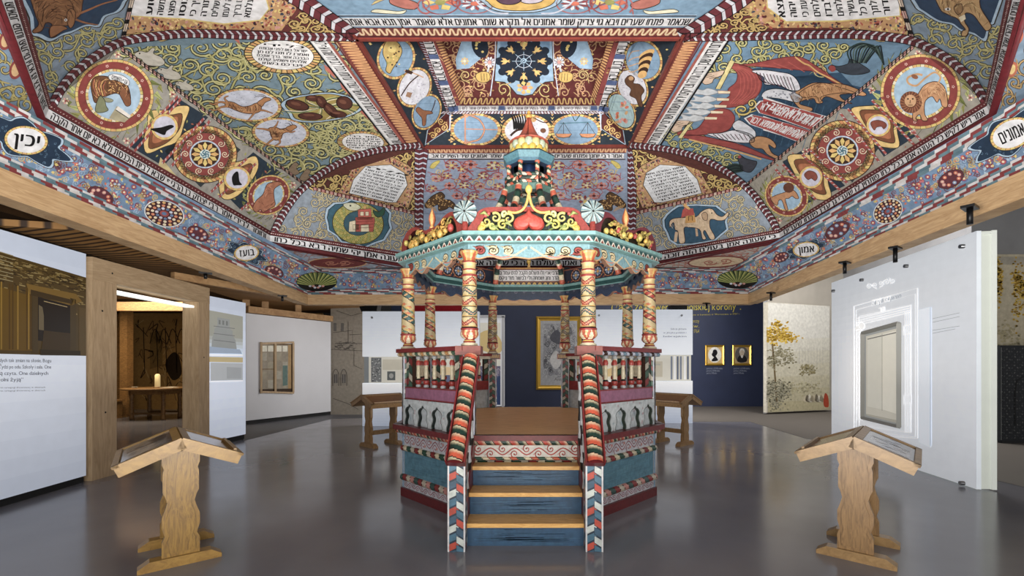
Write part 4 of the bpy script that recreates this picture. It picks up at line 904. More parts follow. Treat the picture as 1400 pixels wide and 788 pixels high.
for x in (488, 735):
    for k in range(9): V.poly(zC([(x-9,555+k*17),(x,562+k*17),(x+9,555+k*17),(x,570+k*17)]), ('gold','yellow')[k % 2], 2.5)
zod(zB(865,285), 25, 28.5, .35); V.blob(zB([(815,205),(850,195),(880,215),(895,250),(880,290),(850,335),(835,360),(815,345),(820,310),(800,260)]), (190,158,76), 7, 'outline', .9)
for k in range(26): V.ell(zB(822+rn.random()*60, 225+rn.random()*100), 1.4, 1.2, ('olive','yellow','dbrown')[k % 3], 8, n=7)
V.ell(zB(845,240), 6, 5, (206,180,96), 8.5, n=12); V.ell(zB(840,235), 1.2, 1.2, 'black', 9, n=6)
zod(zB(955,428), 22, 27.5, .45, (206,206,216)); V.line(zB([(890,470),(930,410),(975,370)]), 1.6, 'dbrown', 7); V.line(zB([(905,345),(960,362),(1000,380)]), 1.4, 'tan', 7); V.poly(zB([(920,450),(945,455),(935,480),(912,472)]), (150,110,80), 8); V.poly(zB([(915,340),(950,352),(940,366),(908,352)]), 'dbrown', 8)
zod(zB(1015,548), 18.5, 25, .45); V.blob(zB([(962,540),(975,525),(1000,540),(1035,545),(1045,555),(1030,560),(1015,565),(1010,610),(995,615),(992,580),(980,565)]), (140,84,46), 7, 'dbrown', .7); V.line(zB([(1038,550),(1050,520),(1058,490)]), 1.1, 'dbrown', 8)
zod(zD(240,250), 25, 29, -.4)
for k in range(7): V.ell(zD(255-k*3,225+k*14), 12-k*.9, 5, ('gold','dbrown')[k % 2], 7+k*.2, -.5, 14)
for k in range(4): V.line(zD([(225,210+k*25),(195,215+k*28),(180,235+k*20)]), 1.2, 'tan', 7)
zod(zD(195,362), 20, 27, -.45, (206,206,216)); V.blob(zD([(165,330),(185,312),(205,325),(200,345),(225,350),(245,375),(232,400),(238,440),(222,438),(210,410),(185,395),(190,370),(170,350)]), (96,60,34), 7, 'dbrown', .8); V.ell(zD(190,325), 3.4, 3, 'tan', 8, n=10)
zod(zD(150,460), 17, 27, -.45, (156,186,190))
for k in range(14): V.ell(zD(128+rn.random()*45, 415+rn.random()*95), 3, 2, ('orange','pink',(196,150,90))[k % 3], 7, rn.random()*3, 8)
# lettered fillets and rope of the inner frame
V.fill([(613,151.5),(832,151.5)], [(622,144.6),(824,144.6)], 8, 'lgrey', 3)
for x0, x1 in ((630,680),(692,748),(760,805)): V.poly([(x0,151),(x1,151),(x1,145.4),(x0,145.4)], 'white', 4); V.text(rtl('שיר השירים אשר לש'), [(x0+2,145.8),(x1-2,145.8),(x1-2,150.4),(x0+2,150.4)], (110,100,110), 5)
for x in (622, 686, 754, 812): V.poly([(x-5,151),(x+5,151),(x+4,145),(x-4,145)], (70,92,140), 4)
V.zig([(631,133),(812,133)], [(628,144),(815,144)], 24, (96,26,30), (206,150,80), 3, 'yellow', .26, ('dred',1))
for (a, b, c, d, ra, rb, rc, rd) in (((574,45),(614,151),(588,45),(626,150),(591,45),(630,144),(600,45),(636,132)),((865,45),(832,151),(850,45),(818,150),(843,45),(812,144),(834,45),(808,132))):
    V.fill([a, b], [c, d], 10, 'white', 3)
    for k in range(3): t0, t1 = k*.34+.03, k*.34+.28; V.poly([lerp2(a, b, t1), lerp2(c, d, t1), lerp2(c, d, t1+.06), lerp2(a, b, t1+.06)], (70,92,140), 5); q = [lerp2(a, b, t0), lerp2(a, b, t1), lerp2(c, d, t1), lerp2(c, d, t0)]; V.text(rtl('ברוך הבא'), [q[3], q[2], q[1], q[0]] if a[0] < 700 else [q[1], q[0], q[3], q[2]], 'black', 4)
    V.braid([ra, rb], [rc, rd], 26, (206,150,80), (96,34,30), 3, 'dred', 1, .06); o = -3 if a[0] < 700 else 3
    V.braid([(a[0]+o*2, a[1]), (b[0]+o*1.4, b[1])], [(a[0]+o*.3, a[1]), (b[0]+o*.2, b[1])], 30, (104,30,40), 'lilac', 3, 'black', 1, .05)
V.checks([(600,156),(845,156)], [(606,152),(838,152)], 56, ['lilac','lgrey'], 'dred', 3)
# crown panel
cc = zC(595,300)
V.field(zC([(200,190),(440,190),(430,470),(290,470)]), 9, (196,150,96), None, 1, 1.4, (1,0,0,1), 71, 1.6); V.field(zC([(750,190),(990,190),(900,470),(770,470)]), 9, (196,150,96), None, 1, 1.4, (1,0,0,1), 72, 1.6)
V.poly(zC([(465,185),(735,185),(740,330),(745,400),(700,405),(665,430),(640,465),(600,472),(560,465),(530,430),(500,405),(450,400),(455,330)]), 'outline', 3); V.poly(zC([(468,185),(732,185),(737,330),(741,396),(698,401),(662,427),(637,461),(600,468),(562,461),(533,427),(502,401),(454,396),(458,330)]), (140,172,200), 3.5)
V.poly(zC([(480,185),(722,185),(722,260),(480,260)]), (104,142,178), 3.8)
for k in range(12):
    P = V.epts(cc, 33.5, 28.5, 0, 12)[k]; V.ell(P, 6, 5.4, (30,40,56), 4.2, 0, 12)
V.ell(cc, 34, 28, (30,40,56), 4.5, 0, 36)
for k in range(8):
    a = k*PI/4; P = (cc[0]+22.5*math.cos(a), cc[1]+19*math.sin(a))
    for j in (-.6, 0, .6): V.poly([(P[0]-5*math.cos(a+j), P[1]-4.4*math.sin(a+j)), (P[0]+5*math.cos(a+j-.4), P[1]+4.5*math.sin(a+j-.4)), (P[0]+9.5*math.cos(a+j), P[1]+8*math.sin(a+j)), (P[0]+5*math.cos(a+j+.4), P[1]+4.5*math.sin(a+j+.4))], 'yellow' if j == 0 else 'gold', 5+(j == 0)*.3)
    V.stroke([cc, (cc[0]+16*math.cos(a), cc[1]+13*math.sin(a))], .7, 'lblue', 5)
    V.stroke([(cc[0]+11*math.cos(a), cc[1]+9.5*math.sin(a)), (cc[0]+11*math.cos(a+PI/4*1), cc[1]+9.5*math.sin(a+PI/4))], .7, 'lilac', 5)
V.ell(cc, 4.5, 4, 'lblue', 6, n=14); V.scroll(cc, 4, 0, 1, 1, 'navy', None, 6.5, leaf=0)
V.flower(zC(600,430), 12, ('gold','yellow','orange'), 5, (1,0,0,.8), 7); V.flower(zC(590,200), 9, ('gold','yellow','orange'), 5, (1,0,0,.6), 7)
for sx in (1, -1):
    m = lambda P: zC([(598+sx*(x-598), y) for x, y in P])
    V.poly(m([(775,185),(900,185),(935,290),(930,340),(870,335),(815,290),(790,240)]), (140,172,200), 3); V.ell(m([(815,225)])[0], 11, 17, (30,40,56), 4, .3*sx, 20)
    for k in range(6): V.ell(m([(800+rn.random()*34, 200+rn.random()*60)])[0], 2, 1.6, 'yellow', 5, n=7)
    V.flower(m([(890,300)])[0], 6, ('yellow','gold','cream'), 5); V.flower(m([(768,305)])[0], 8, ('white','lilac','pink'), 5, n=10); V.line(m([(768,320),(785,370)]), 2.5, 'lgrey', 4.5)
    V.blob(m([(770,360),(800,350),(835,365),(828,395),(795,405),(768,392)]), (206,166,70), 5, 'outline', .7); 
    for k in range(3): V.line(m([(782+k*14,360),(780+k*14,395)]), .7, 'outline', 6)
    V.scroll(m([(700,440)])[0], 10, 1, sx, 1.6, (206,170,100), 'outline', 4); V.scroll(m([(885,370)])[0], 8, 1, -sx, 1.6, (206,170,100), 'outline', 4); V.scroll(m([(880,440)])[0], 7, 2, sx, 1.4, (206,150,110), None, 4)
    V.stroke(m([(738,185),(742,300),(765,470)]), 1.4, 'lilac', 6)
V.fill([(622,50),(700,50)], [(622,50.5),(700,50.5)], 1, 'dred', 1)
for f in lf: f.mb.build({'Z':'zodiac_panel','I':'frame_board','T':'crown_panel'}[f.name[0]], M_vault, vault, {'ZF':'navy panel with ovals of a bow, a bird and scales','TF':'dark red crown panel with a navy rosette'}.get(f.name))
mb = MB()
for a, b in ((FLp,FRp),(FLp,(484,45)),(FRp,(934,45)),(NLp,NRp)):
    mb.bar(GH(a[0], a[1]+.5, HL-.005), GH(b[0], b[1]+.5, HL-.005), .035, .05, (120,48,38))
mb.build('lantern_lip', M_paint, vault, 'red brown edge of the square opening')
V = V2

# ---- soffits, cove frieze and beams
hc = 2.04
cvT = {'L': [(-300,-14),(0,131),(59,165),(368.5,335),(441,368)], 'R': [(1700,0),(1400,131),(1356,160),(1067.5,329),(997,367)]}
sf = [Facet('SL', [H((368.5,335.5),HB), H(BBl,HB), (573,371.5,hc+.02), (441,368.5,hc)]), Facet('SR', [H((1067.5,329.5),HB), H(BBr,HB), (864,371.5,hc+.02), (997,367.5,hc)]),
      Facet('SB', [H(BBl,HB), H(BBr,HB), (864,372,hc+.02), (573,372,hc+.02)]),
      Facet('SNL', [H(L1b,HB), H(NBl,HB), (-420,-164,hc), (-300,-26,hc), (0,133.5,hc)]), Facet('SNR', [H(R1b,HB), H(NBr,HB), (1800,-164,hc), (1700,-39,hc), (1400,134.5,hc)])]
V = Skin(sf)
for f in sf: V.poly(f.px, (164,178,196) if f.name in ('SL','SB') else ((190,186,178) if f.name == 'SR' else (130,158,184)), 0)
V.field([(372,336),(441,366),(573,371),(573,367)], 7, (176,120,110), None, 1, 1, (1.8,0,0,.45), 81, 1.5); V.field([(1064,332),(997,366),(864,371),(864,367)], 7, (190,110,90), None, 1, 1, (1.8,0,0,.45), 82, 1.5)
V.ell(zG(530,590), 40.5, 7.4, (224,176,112), 3, 0, 36); V.ell(zG(530,590), 38.5, 6.4, (126,42,42), 4, 0, 36); V.scroll(zG(500,590), 5, 0, 1, 1.2, (210,130,96), None, 5, (2,0,0,.6)); V.scroll(zG(560,590), 5, 2, -1, 1.2, (210,130,96), None, 5, (2,0,0,.6))
V.ell(zH(490,585), 39.5, 8.5, (136,50,46), 3, -.05, 36); V.ell(zH(490,585), 37, 6.6, (226,200,160), 4, -.05, 36); V.scroll(zH(460,588), 5, 0, 1, 1.4, (186,90,66), None, 5, (2,0,0,.7)); V.scroll(zH(530,582), 5, 2, -1, 1.4, (186,90,66), None, 5, (2,0,0,.7))
V.field([(-60,-60),(45,150),(0,128),(-60,90)], 13, (206,190,110), (90,80,60), 1, 2, (1,0,0,1), 83, 1.5); V.field([(1470,-60),(1368,150),(1400,128),(1470,90)], 13, (206,170,100), (90,70,60), 1, 2, (1,0,0,1), 84, 1.5)
for p in ((8,55),(22,95),(2,20)): V.ell(p, 9, 14, (150,50,44), 3, .3, 20); V.ell(p, 6, 10, (222,180,120), 4, .3, 16)
for p in ((1392,50),(1384,95)): V.ell(p, 7, 11, (196,96,52), 3, .3, 20); V.ell(p, 4, 7, (232,200,120), 4, .3, 16)
for f in sf: f.mb.build('soffit_board', M_vault, vault)

hb = 1.57
LbN, LbF, RbN, RbF = (0,229), (421,403), (1400,233), (1022.6,402)
ext = lambda a, b, x: (x, a[1]+(b[1]-a[1])*(x-a[0])/(b[0]-a[0]))
LbX, RbX = ext(LbN, LbF, -300), ext(RbN, RbF, 1700)
cf = [Facet('CL', [(441,368,hc), (-300,-26,hc), H(LbX,hb), H(LbF,hb)]), Facet('CB', [(441,368,hc), (997,367,hc), H(RbF,hb), H(LbF,hb)]), Facet('CR', [(997,367,hc), (1700,-39,hc), H(RbX,hb), H(RbF,hb)])]
V = Skin(cf)
for f in cf: V.poly([f.px[i] for i in range(len(f.px))], (104,136,170), 0)
DC = [(126,36,40),(204,202,204),(82,114,128),(126,36,40),(196,192,190),(92,124,136)]
def cove(top, tin, bin_, bot, n, seed, dens):
    """top border, flowered field, bottom border"""
    rq = random.Random(seed)
    V.dashes(top, tin, 5, n, DC, 6, seed); V.dashes(bin_, bot, 5, n, DC, 6, seed+1)
    V.fill(top, tin, 20, 'lgrey', 5); V.fill(bin_, bot, 20, 'lgrey', 5)
    for i in range(dens):
        t, u = rq.random(), rq.uniform(.06, .94); a, b = polyat(tin, t), polyat(bin_, t); p = lerp2(a, b, u); h = math.dist(a, b); r = h*rq.uniform(.05, .1)
        k = i % 5
        if k == 0: V.ell(p, r*1.5, r*1.2, (80,96,150), 2, rq.random(), 10); V.ell(p, r*1.05, r*.9, (158,58,66), 2.5, 0, 10); V.ell(p, r*.45, r*.4, 'cream', 3, 0, 7)
        elif k in (1, 2): V.scroll(p, r*1.4, rq.random()*6, 1, r*.4, ((150,176,204),(204,172,84),(120,70,84))[i % 3], None, 1.5, leaf=2)
        else:
            a_ = rq.random()*6.28; V.poly([p, (p[0]+r*math.cos(a_-.6), p[1]+r*math.sin(a_-.6)), (p[0]+1.7*r*math.cos(a_), p[1]+1.7*r*math.sin(a_)), (p[0]+r*math.cos(a_+.6), p[1]+r*math.sin(a_+.6))], ('yellow','orange',(196,88,92),'lblue')[i % 4], 2.6)
LT = [(-300,-26),(0,133),(59,165),(368.5,335),(441,368)]; LI = [(-300,5),(0,153),(67,192),(154,237),(437,374)]; LBI = [(-300,85),(0,210),(418,395)]; LBO = [LbX, LbN, LbF]
cove(LT, LI, LBI, LBO, 44, 7, 1100)
RT = [(1700,-39),(1400,134),(1356,160),(1067.5,329),(997,367)]; RI = [(1700,22),(1400,152),(1348,190),(1270,235),(1001,373)]; RBI = [(1700,85),(1400,212),(1026,394)]; RBO = [RbX, RbN, RbF]
cove(RT, RI, RBI, RBO, 44, 9, 1100)
BTo = [(441,368),(997,367)]; BI = [(437,374),(1001,373)]; BBI = [(419,395),(1025,394)]; BBO = [LbF, RbF]
cove(BTo, BI, BBI, BBO, 36, 13, 700)
def cartouche(c, rx, ry, rot, txt, nv, L=7):
    P = []
    for k in range(28): a = 2*PI*k/28; q = 1+.16*math.cos(7*a); P.append((c[0]+nv[0]*q*math.cos(a)*math.cos(nv[2])-nv[1]*q*math.sin(a)*math.sin(nv[2]), c[1]+nv[0]*q*math.cos(a)*math.sin(nv[2])+nv[1]*q*math.sin(a)*math.cos(nv[2])))
    V.blob(P, 'lblue', L, 'outline', .8, 3); V.blob([lerp2(c, p, .93) for p in P], (28,50,74), L+1, None, 1, 3)
    for k in range(40): a, q = rn.random()*6.28, rn.uniform(.4, .85); p = lerp2(c, P[k % 28], q); V.scroll(p, 2.2, a, 1, .5, (92,128,156), None, L+1.5, leaf=0, turns=.8)
    V.ell(c, rx*1.18, ry*1.18, 'outline', L+3, rot, 30); V.ring(c, rx*1.14, ry*1.14, rx*.14, ['gold','yellow'], L+3.5, rot, 26, gap='outline'); V.ell(c, rx, ry, (222,222,226), L+4, rot, 28)
    ca, sa = math.cos(rot), math.sin(rot); g = lambda x, y: (c[0]+x*rx*ca-y*ry*sa, c[1]+x*rx*sa+y*ry*ca)
    if txt: V.text(rtl(txt), [g(-.66,-.5), g(.66,-.5), g(.66,.5), g(-.66,.5)], 'black', L+5, sp=.1)
cartouche(zA(128,688), 26, 17, .12, 'יכין', (62,25,.42)); cartouche(zG(122,545), 15, 9.5, -.1, 'בועז', (27,12,.35)); cartouche(zH(893,530), 16, 9, -.1, 'אמון', (26,11,-.3)); cartouche(zE(1010,555), 27, 18, -.42, 'אמונים', (60,24,-.5))
def rosette(c, rx, ry, rot, L=7):
    V.ell(c, rx*1.12, ry*1.12, (214,220,226), L, rot, 34); V.ell(c, rx*1.05, ry*1.05, (70,30,40), L+.5, rot, 34)
    for q, n_, cs in ((.92, 18, ('cream','gold')), (.66, 14, (( 206,120,70),'cream')), (.42, 10, ((90,120,160),'lilac'))):
        for k, p in enumerate(V.epts(c, rx*q, ry*q, rot, n_)): V.ell(p, rx*.1, ry*.11, cs[k % 2], L+1, rot, 8)
    V.ell(c, rx*.26, ry*.26, (150,52,48), L+2, rot, 16); V.ell(c, rx*.14, ry*.14, (80,110,150), L+2.5, rot, 12)
rosette(zF(655,415), 25, 16, .25); rosette((1214,289), 19, 14.5, -.5)
for p, rx, rot in ((zF(400,345),16,.5),(zF(790,495),13,.5),((375,372),11,.4),((1145,315),15,-.5),((1300,245),16,-.5),((1068,352),9,-.4)):
    V.blob(V.epts(p, rx*1.2, rx*.7, rot, 9), (96,40,52), 4, 'outline', .6)
    for q in V.epts(p, rx*.8, rx*.42, rot, 9): V.ell(q, rx*.18, rx*.15, ('pink','orange',(120,150,190))[rn.randrange(3)], 5, 0, 8); V.ell(q, rx*.08, rx*.06, 'cream', 5.5, 0, 6)
def melon(c, rx, ry):
    V.ell(c, rx*1.03, ry*1.05, 'black', 8, 0, 36); k = 18; b = (c[0], c[1]+ry*.55)
    O = [V.epts(c, rx, ry, 0, 72)[(36+i) % 72] for i in range(0, 37)]+[V.epts(c, rx, ry, 0, 72)[i % 72] for i in range(1, 6)]
    O = V.epts(c, rx, ry, 0, 72); arc = [O[(33+i) % 72] for i in range(43)]
    for i in range(42): V.poly([(b[0]+(arc[i][0]-b[0])*.18, b[1]+(arc[i][1]-b[1])*.18), arc[i], arc[i+1], (b[0]+(arc[i+1][0]-b[0])*.18, b[1]+(arc[i+1][1]-b[1])*.18)], ((48,72,34),(176,176,92),(112,128,58))[i % 3], 9)
    for i in range(9): V.ell((b[0]-9+i*2.2, b[1]-1+(i % 2)*2), 2, 1.4, ('lilac','dbrown','pink')[i % 3], 10, 0, 8)
melon((433,385.5), 27, 12.5); melon((1008.5,382.5), 27, 12)
V.ell((1190,0), 1, 1, 'white', 1)
for f in cf: f.mb.build('cove_frieze', M_vault, vault, 'curving frieze of blue flowers between dashed red and white borders')
M_beam = wood_mat('sawn_pine', (188,158,120), (154,122,86), (1.2, 1.2, 12), .6)
hbB = 1.35
for nm, a, b in (('l', LbX, LbF), ('b', LbF, RbF), ('r', RbF, RbX)):
    p, q = GH(a[0], a[1], hb), GH(b[0], b[1], hb); d = (q-p).normalized(); sd = Vector((d.y, -d.x, 0)); 
    if sd.dot(Vector((0, 5.9, 0))-Vector((p.x, p.y, 0))) > 0: sd = -sd
    mb = MB(); e = d*(.15 if nm == 'b' else 0)
    P = []
    for z in (hb+.002, hbB):
        for s_, o_ in ((p-e, Vector()), (q+e, Vector()), (q+e, sd*.2), (p-e, sd*.2)): v = s_+o_; P.append(Vector((v.x, v.y, EYE+z)))
    for f_ in ((0,1,5,4),(1,2,6,5),(2,3,7,6),(3,0,4,7),(4,5,6,7),(0,3,2,1)): mb.face([P[i] for i in f_], 'tan')
    mb.build('pine_beam', M_beam, vault, 'plain pine beam edging the painted frieze')
# ================================================================ BIMAH
BC = Vector((0, 6.0, 0)); COS = math.cos(PI/8); T8 = math.tan(PI/8)
def sdir(k):
    a = -PI/2-k*PI/4; n = Vector((math.cos(a), math.sin(a), 0)); return n, Vector((-n.y, n.x, 0))
def sfr(k, A):
    n, u = sdir(k); return lambda a, v, w: BC+n*(A+w)+u*a+Vector((0, 0, v))
def vtx(i, A):
    """i-th corner: between side i and side i+1"""
    a = -PI/2-(i+.5)*PI/4; r = A/COS; return BC+Vector((math.cos(a)*r, math.sin(a)*r, 0))
def fpaint(mb, k, A, w=0, inward=False):
    n, u = sdir(k); o = BC+n*(A+w)
    return Flat(mb, o, -u if inward else u, (0, 0, 1), -n if inward else n)
bimah = thing('bimah', 'octagonal painted wooden bimah with stairs, turned columns and carved crown, mid-hall', 'bimah', BC)
STR = ['orange','cream','green','cream','red','cream','dgreen','bone']; STR2 = [(206,84,52),'cream',(52,92,74),'bone']
M_floorw = wood_mat('platform_boards', (238,188,130), (204,150,96), (1.2, 10, 10), .45)
M_tread = wood_mat('pine_tread', (222,176,106), (190,138,72), (3, 14, 14), .35)
mb = MB(); mb.face([vtx(i, 1.5)+Vector((0, 0, .857)) for i in range(8)][::-1], 'tan'); mb.face([vtx(i, 1.5)+Vector((0, 0, .81)) for i in range(8)], 'tan')
for i in range(8): a, b = vtx(i, 1.5), vtx((i+1) % 8, 1.5); mb.face([a+Vector((0,0,.81)), a+Vector((0,0,.857)), b+Vector((0,0,.857)), b+Vector((0,0,.81))], 'tan')
mb.build('platform_floor', M_floorw, bimah, 'bare plank floor')
def tendril(P, x0, x1, y0, y1, n, col, L, w, c2=None):
    """running scroll"""
    st = (x1-x0)/n; h = y1-y0; pts = [(x0+st*(i+.5), y0+h*(.3 if i % 2 else .7)) for i in range(n)]
    wave = catm([(x0, y0+h*.5)]+[(x0+st*(i+.5), y0+h*(.78 if i % 2 else .22)) for i in range(n)]+[(x1, y0+h*.5)], False, 5); P.stroke(wave, w, col, L)
    for i, p in enumerate(pts):
        P.scroll(p, min(h*.36, st*.5), (-PI/2 if i % 2 else PI/2), -1 if i % 2 else 1, w*.9, col, None, L, leaf=2, turns=1.15)
        if c2: P.ell((p[0]+st*.3, p[1]), w*1.6, w*1.6, c2, L+2, 0, 7)
def plait(P, u0, u1, v0, v1, cols, L, edge='outline'):
    """painted plait of interlaced slanting bands"""
    P.poly([(u0,v0),(u1,v0),(u1,v1),(u0,v1)], edge, L); w = u1-u0; st = w*.62; n = int((v1-v0)/st)+2; um = (u0+u1)/2; g = st*.1
    cl = lambda q: [(x, min(max(y, v0), v1)) for x, y in q]
    for i in range(-1, n):
        y = v0+i*st
        for sgn, yy, ci, lv in ((1, y, i, 1), (-1, y+st*.5, i+2, 2)):
            X = (lambda f: u0+w*f) if sgn > 0 else (lambda f: u1-w*f)
            for f_, c_, l_ in ((0, edge, 0), (g, cols[ci % len(cols)], .5)):
                q = cl([(X(.0), yy+f_*.6), (X(.68 if sgn > 0 else .52)-sgn*f_*.5, yy+st*.5+f_*.6), (X(.68 if sgn > 0 else .52)-sgn*f_*.5, yy+st*1.36-f_*.6), (X(.0), yy+st*.9-f_*.6)])
                if max(a[1] for a in q)-min(a[1] for a in q) > g: P.poly(q, c_, L+lv+l_)
PL1 = ['red',(66,104,84),'bone',(44,78,66)]; PL2 = [(196,70,48),(72,116,140),(214,220,214),(60,92,116)]
hw = 1.5*T8
for k in range(8):
    n, u = sdir(k); to = sfr(k, 1.5); open_ = k in (0, 4)
    mb = MB(); mb.prism([(-hw-.012,0),(hw+.012,0),(hw+.012,.1),(-hw-.012,.1)], lambda a, v, w: to(a, v, w), .03, (104,28,32)); mb.build('base_board', M_paint, bimah)
    mb = MB(); mb.prism([(-hw,.1),(hw,.1),(hw,.8),(-hw,.8)], lambda a, v, w: to(a, v, w-.05), .05, (206,208,214), 'lgrey'); P = fpaint(mb, k, 1.5)
    tendril(P, -hw+.03, hw-.03, .6, .745, 10, (156,66,78), 1, .011, 'pink'); tendril(P, -hw+.03, hw-.03, .1, .185, 14, (150,60,80), 1, .009)
    P.poly([(-hw+.03,.255),(hw-.03,.255),(hw-.03,.54),(-hw+.03,.54)], (92,138,158), 2)
    for i in range(60): x, y = rn.uniform(-hw+.05, hw-.25), rn.uniform(.26, .53); P.poly([(x,y),(x+.2,y+.003),(x+.2,y+.009),(x,y+.006)], ((84,128,150),(104,150,168))[i % 2], 3)
    P.stroke([(-hw,.8),(-hw,.1)], .04, (176,200,222), 4); P.stroke([(hw,.8),(hw,.1)], .04, (176,200,222), 4)
    for zz, r_, cs in ((.568,.034,['red','cream','green','bone']),(.222,.04,[(58,90,84),'red','bone','pink']),(.772,.026,['cream','orange','green','black'])):
        mb.rope(to(-hw-.01, zz, 0), to(hw+.01, zz, 0), r_, n, (0, 0, 1), cs, 15 if zz < .7 else 18)
    mb.build('plinth_panel', M_paint, bimah, 'plinth board with a blue field between scroll bands and striped ropes')
    if k == 4: continue
    mb = MB(); A2 = .113 if not open_ else .06
    hl = (1.5+A2)*T8
    mb.prism([(-hl,.8),(hl,.8),(hl,.857),(-hl,.857)], lambda a, v, w: to(a, v, w-.02), A2+.02, (116,34,36), (104,30,34))
    mb.rope(to(-hl+.06, .786, A2-.045), to(hl-.06, .786, A2-.045), .03, n, (0,0,1), [(196,74,52),(40,66,56),(150,44,44)], 18, 'black', .8, hl=(226,206,170)) if not open_ else mb.rope(to(-hl, .79, .03), to(hl, .79, .03), .034, n, (0,0,1), [(196,70,52),(40,66,56)], 16, 'black', .7, hl=(226,206,170))
    mb.build('ledge', M_paint, bimah, 'dark red ledge')
MARB = (214,220,222)
def arcade(mb, k, u0, u1, z0, z1, na):
    to = sfr(k, 1.5); d = .035; bk = -.004; W_ = (u1-u0)/na; NV = 18; ztop = z1-.055
    def hwid(t): return .0 if t >= 1 else W_*(.30+.05*math.sin(t*PI*3.1+.6))*(1-max(0, (t-.62)/.38)**1.6)*(1 if t < .86 else .55)
    for a in range(na):
        c = u0+W_*(a+.5); L_, R_ = u0+W_*a, u0+W_*(a+1)
        for j in range(NV):
            t0, t1 = j/NV, (j+1)/NV; y0, y1 = z0+(ztop-z0)*t0, z0+(ztop-z0)*t1; h0, h1 = max(hwid(t0), .003), max(hwid(t1), .001)
            for s_, e in ((-1, L_), (1, R_)):
                q = [to(e, y0, d), to(c+s_*h0, y0, d), to(c+s_*h1, y1, d), to(e, y1, d)]; mb.face(q if s_ < 0 else q[::-1], MARB)
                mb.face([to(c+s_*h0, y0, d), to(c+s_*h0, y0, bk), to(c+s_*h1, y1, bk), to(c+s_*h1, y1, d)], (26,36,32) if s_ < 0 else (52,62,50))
        mb.face([to(L_, ztop, d), to(R_, ztop, d), to(R_, z1, d), to(L_, z1, d)], MARB)
        P = fpaint(mb, k, 1.5, d)
        for s_ in (-1, 1):   # painted dark edge of each cut-out
            Q = [(c+s_*(max(hwid(j/NV), .003)+.006), z0+(ztop-z0)*j/NV) for j in range(NV+1)]; P.stroke(Q, .007, (54,66,56), 1)
        for i in range(10):
            x, y = rn.uniform(L_, R_), rn.uniform(z0, z1); 
            if abs(x-c) > W_*.36 or y > ztop: P.scroll((x, y), .014, rn.random()*6, 1, .004, ((190,130,140),(150,180,190))[i % 2], None, 1, leaf=0)
    mb.face([to(u0, z0, bk), to(u1, z0, bk), to(u1, z1, bk), to(u0, z1, bk)], (214,222,226)); P = fpaint(mb, k, 1.5, bk)
    for i in range(22): P.scroll((rn.uniform(u0+.03, u1-.03), rn.uniform(z0+.03, z1-.05)), .022, rn.random()*6, 1, .005, ((196,140,150),(140,176,190),(190,200,210))[i % 3], None, 1, leaf=1)
def bal_prof(h): return [(r, z*h) for r, z in ((.028,0),(.03,.03),(.03,.07),(.018,.09),(.03,.12),(.036,.17),(.033,.23),(.022,.28),(.019,.31),(.023,.36),(.022,.5),(.019,.62),(.017,.66),(.024,.68),(.024,.71),(.03,.76),(.027,.82),(.018,.87),(.016,.9),(.03,.94),(.03,1))]
def bal_col(z, t):
    z /= .355
    if z < .1 or z > .9: return 'lgrey'
    if z < .25: return (168,52,44)
    if z < .28 or .34 < z < .375 or .4 < z < .43: return 'black'
    if .68 < z < .71: return 'bone'
    if .72 < z < .86: return (176,60,48)
    return 'cream'
bal = MB(); bal.lathe(bal_prof(.355), (0,0,0), bal_col, 14); bal_me = None
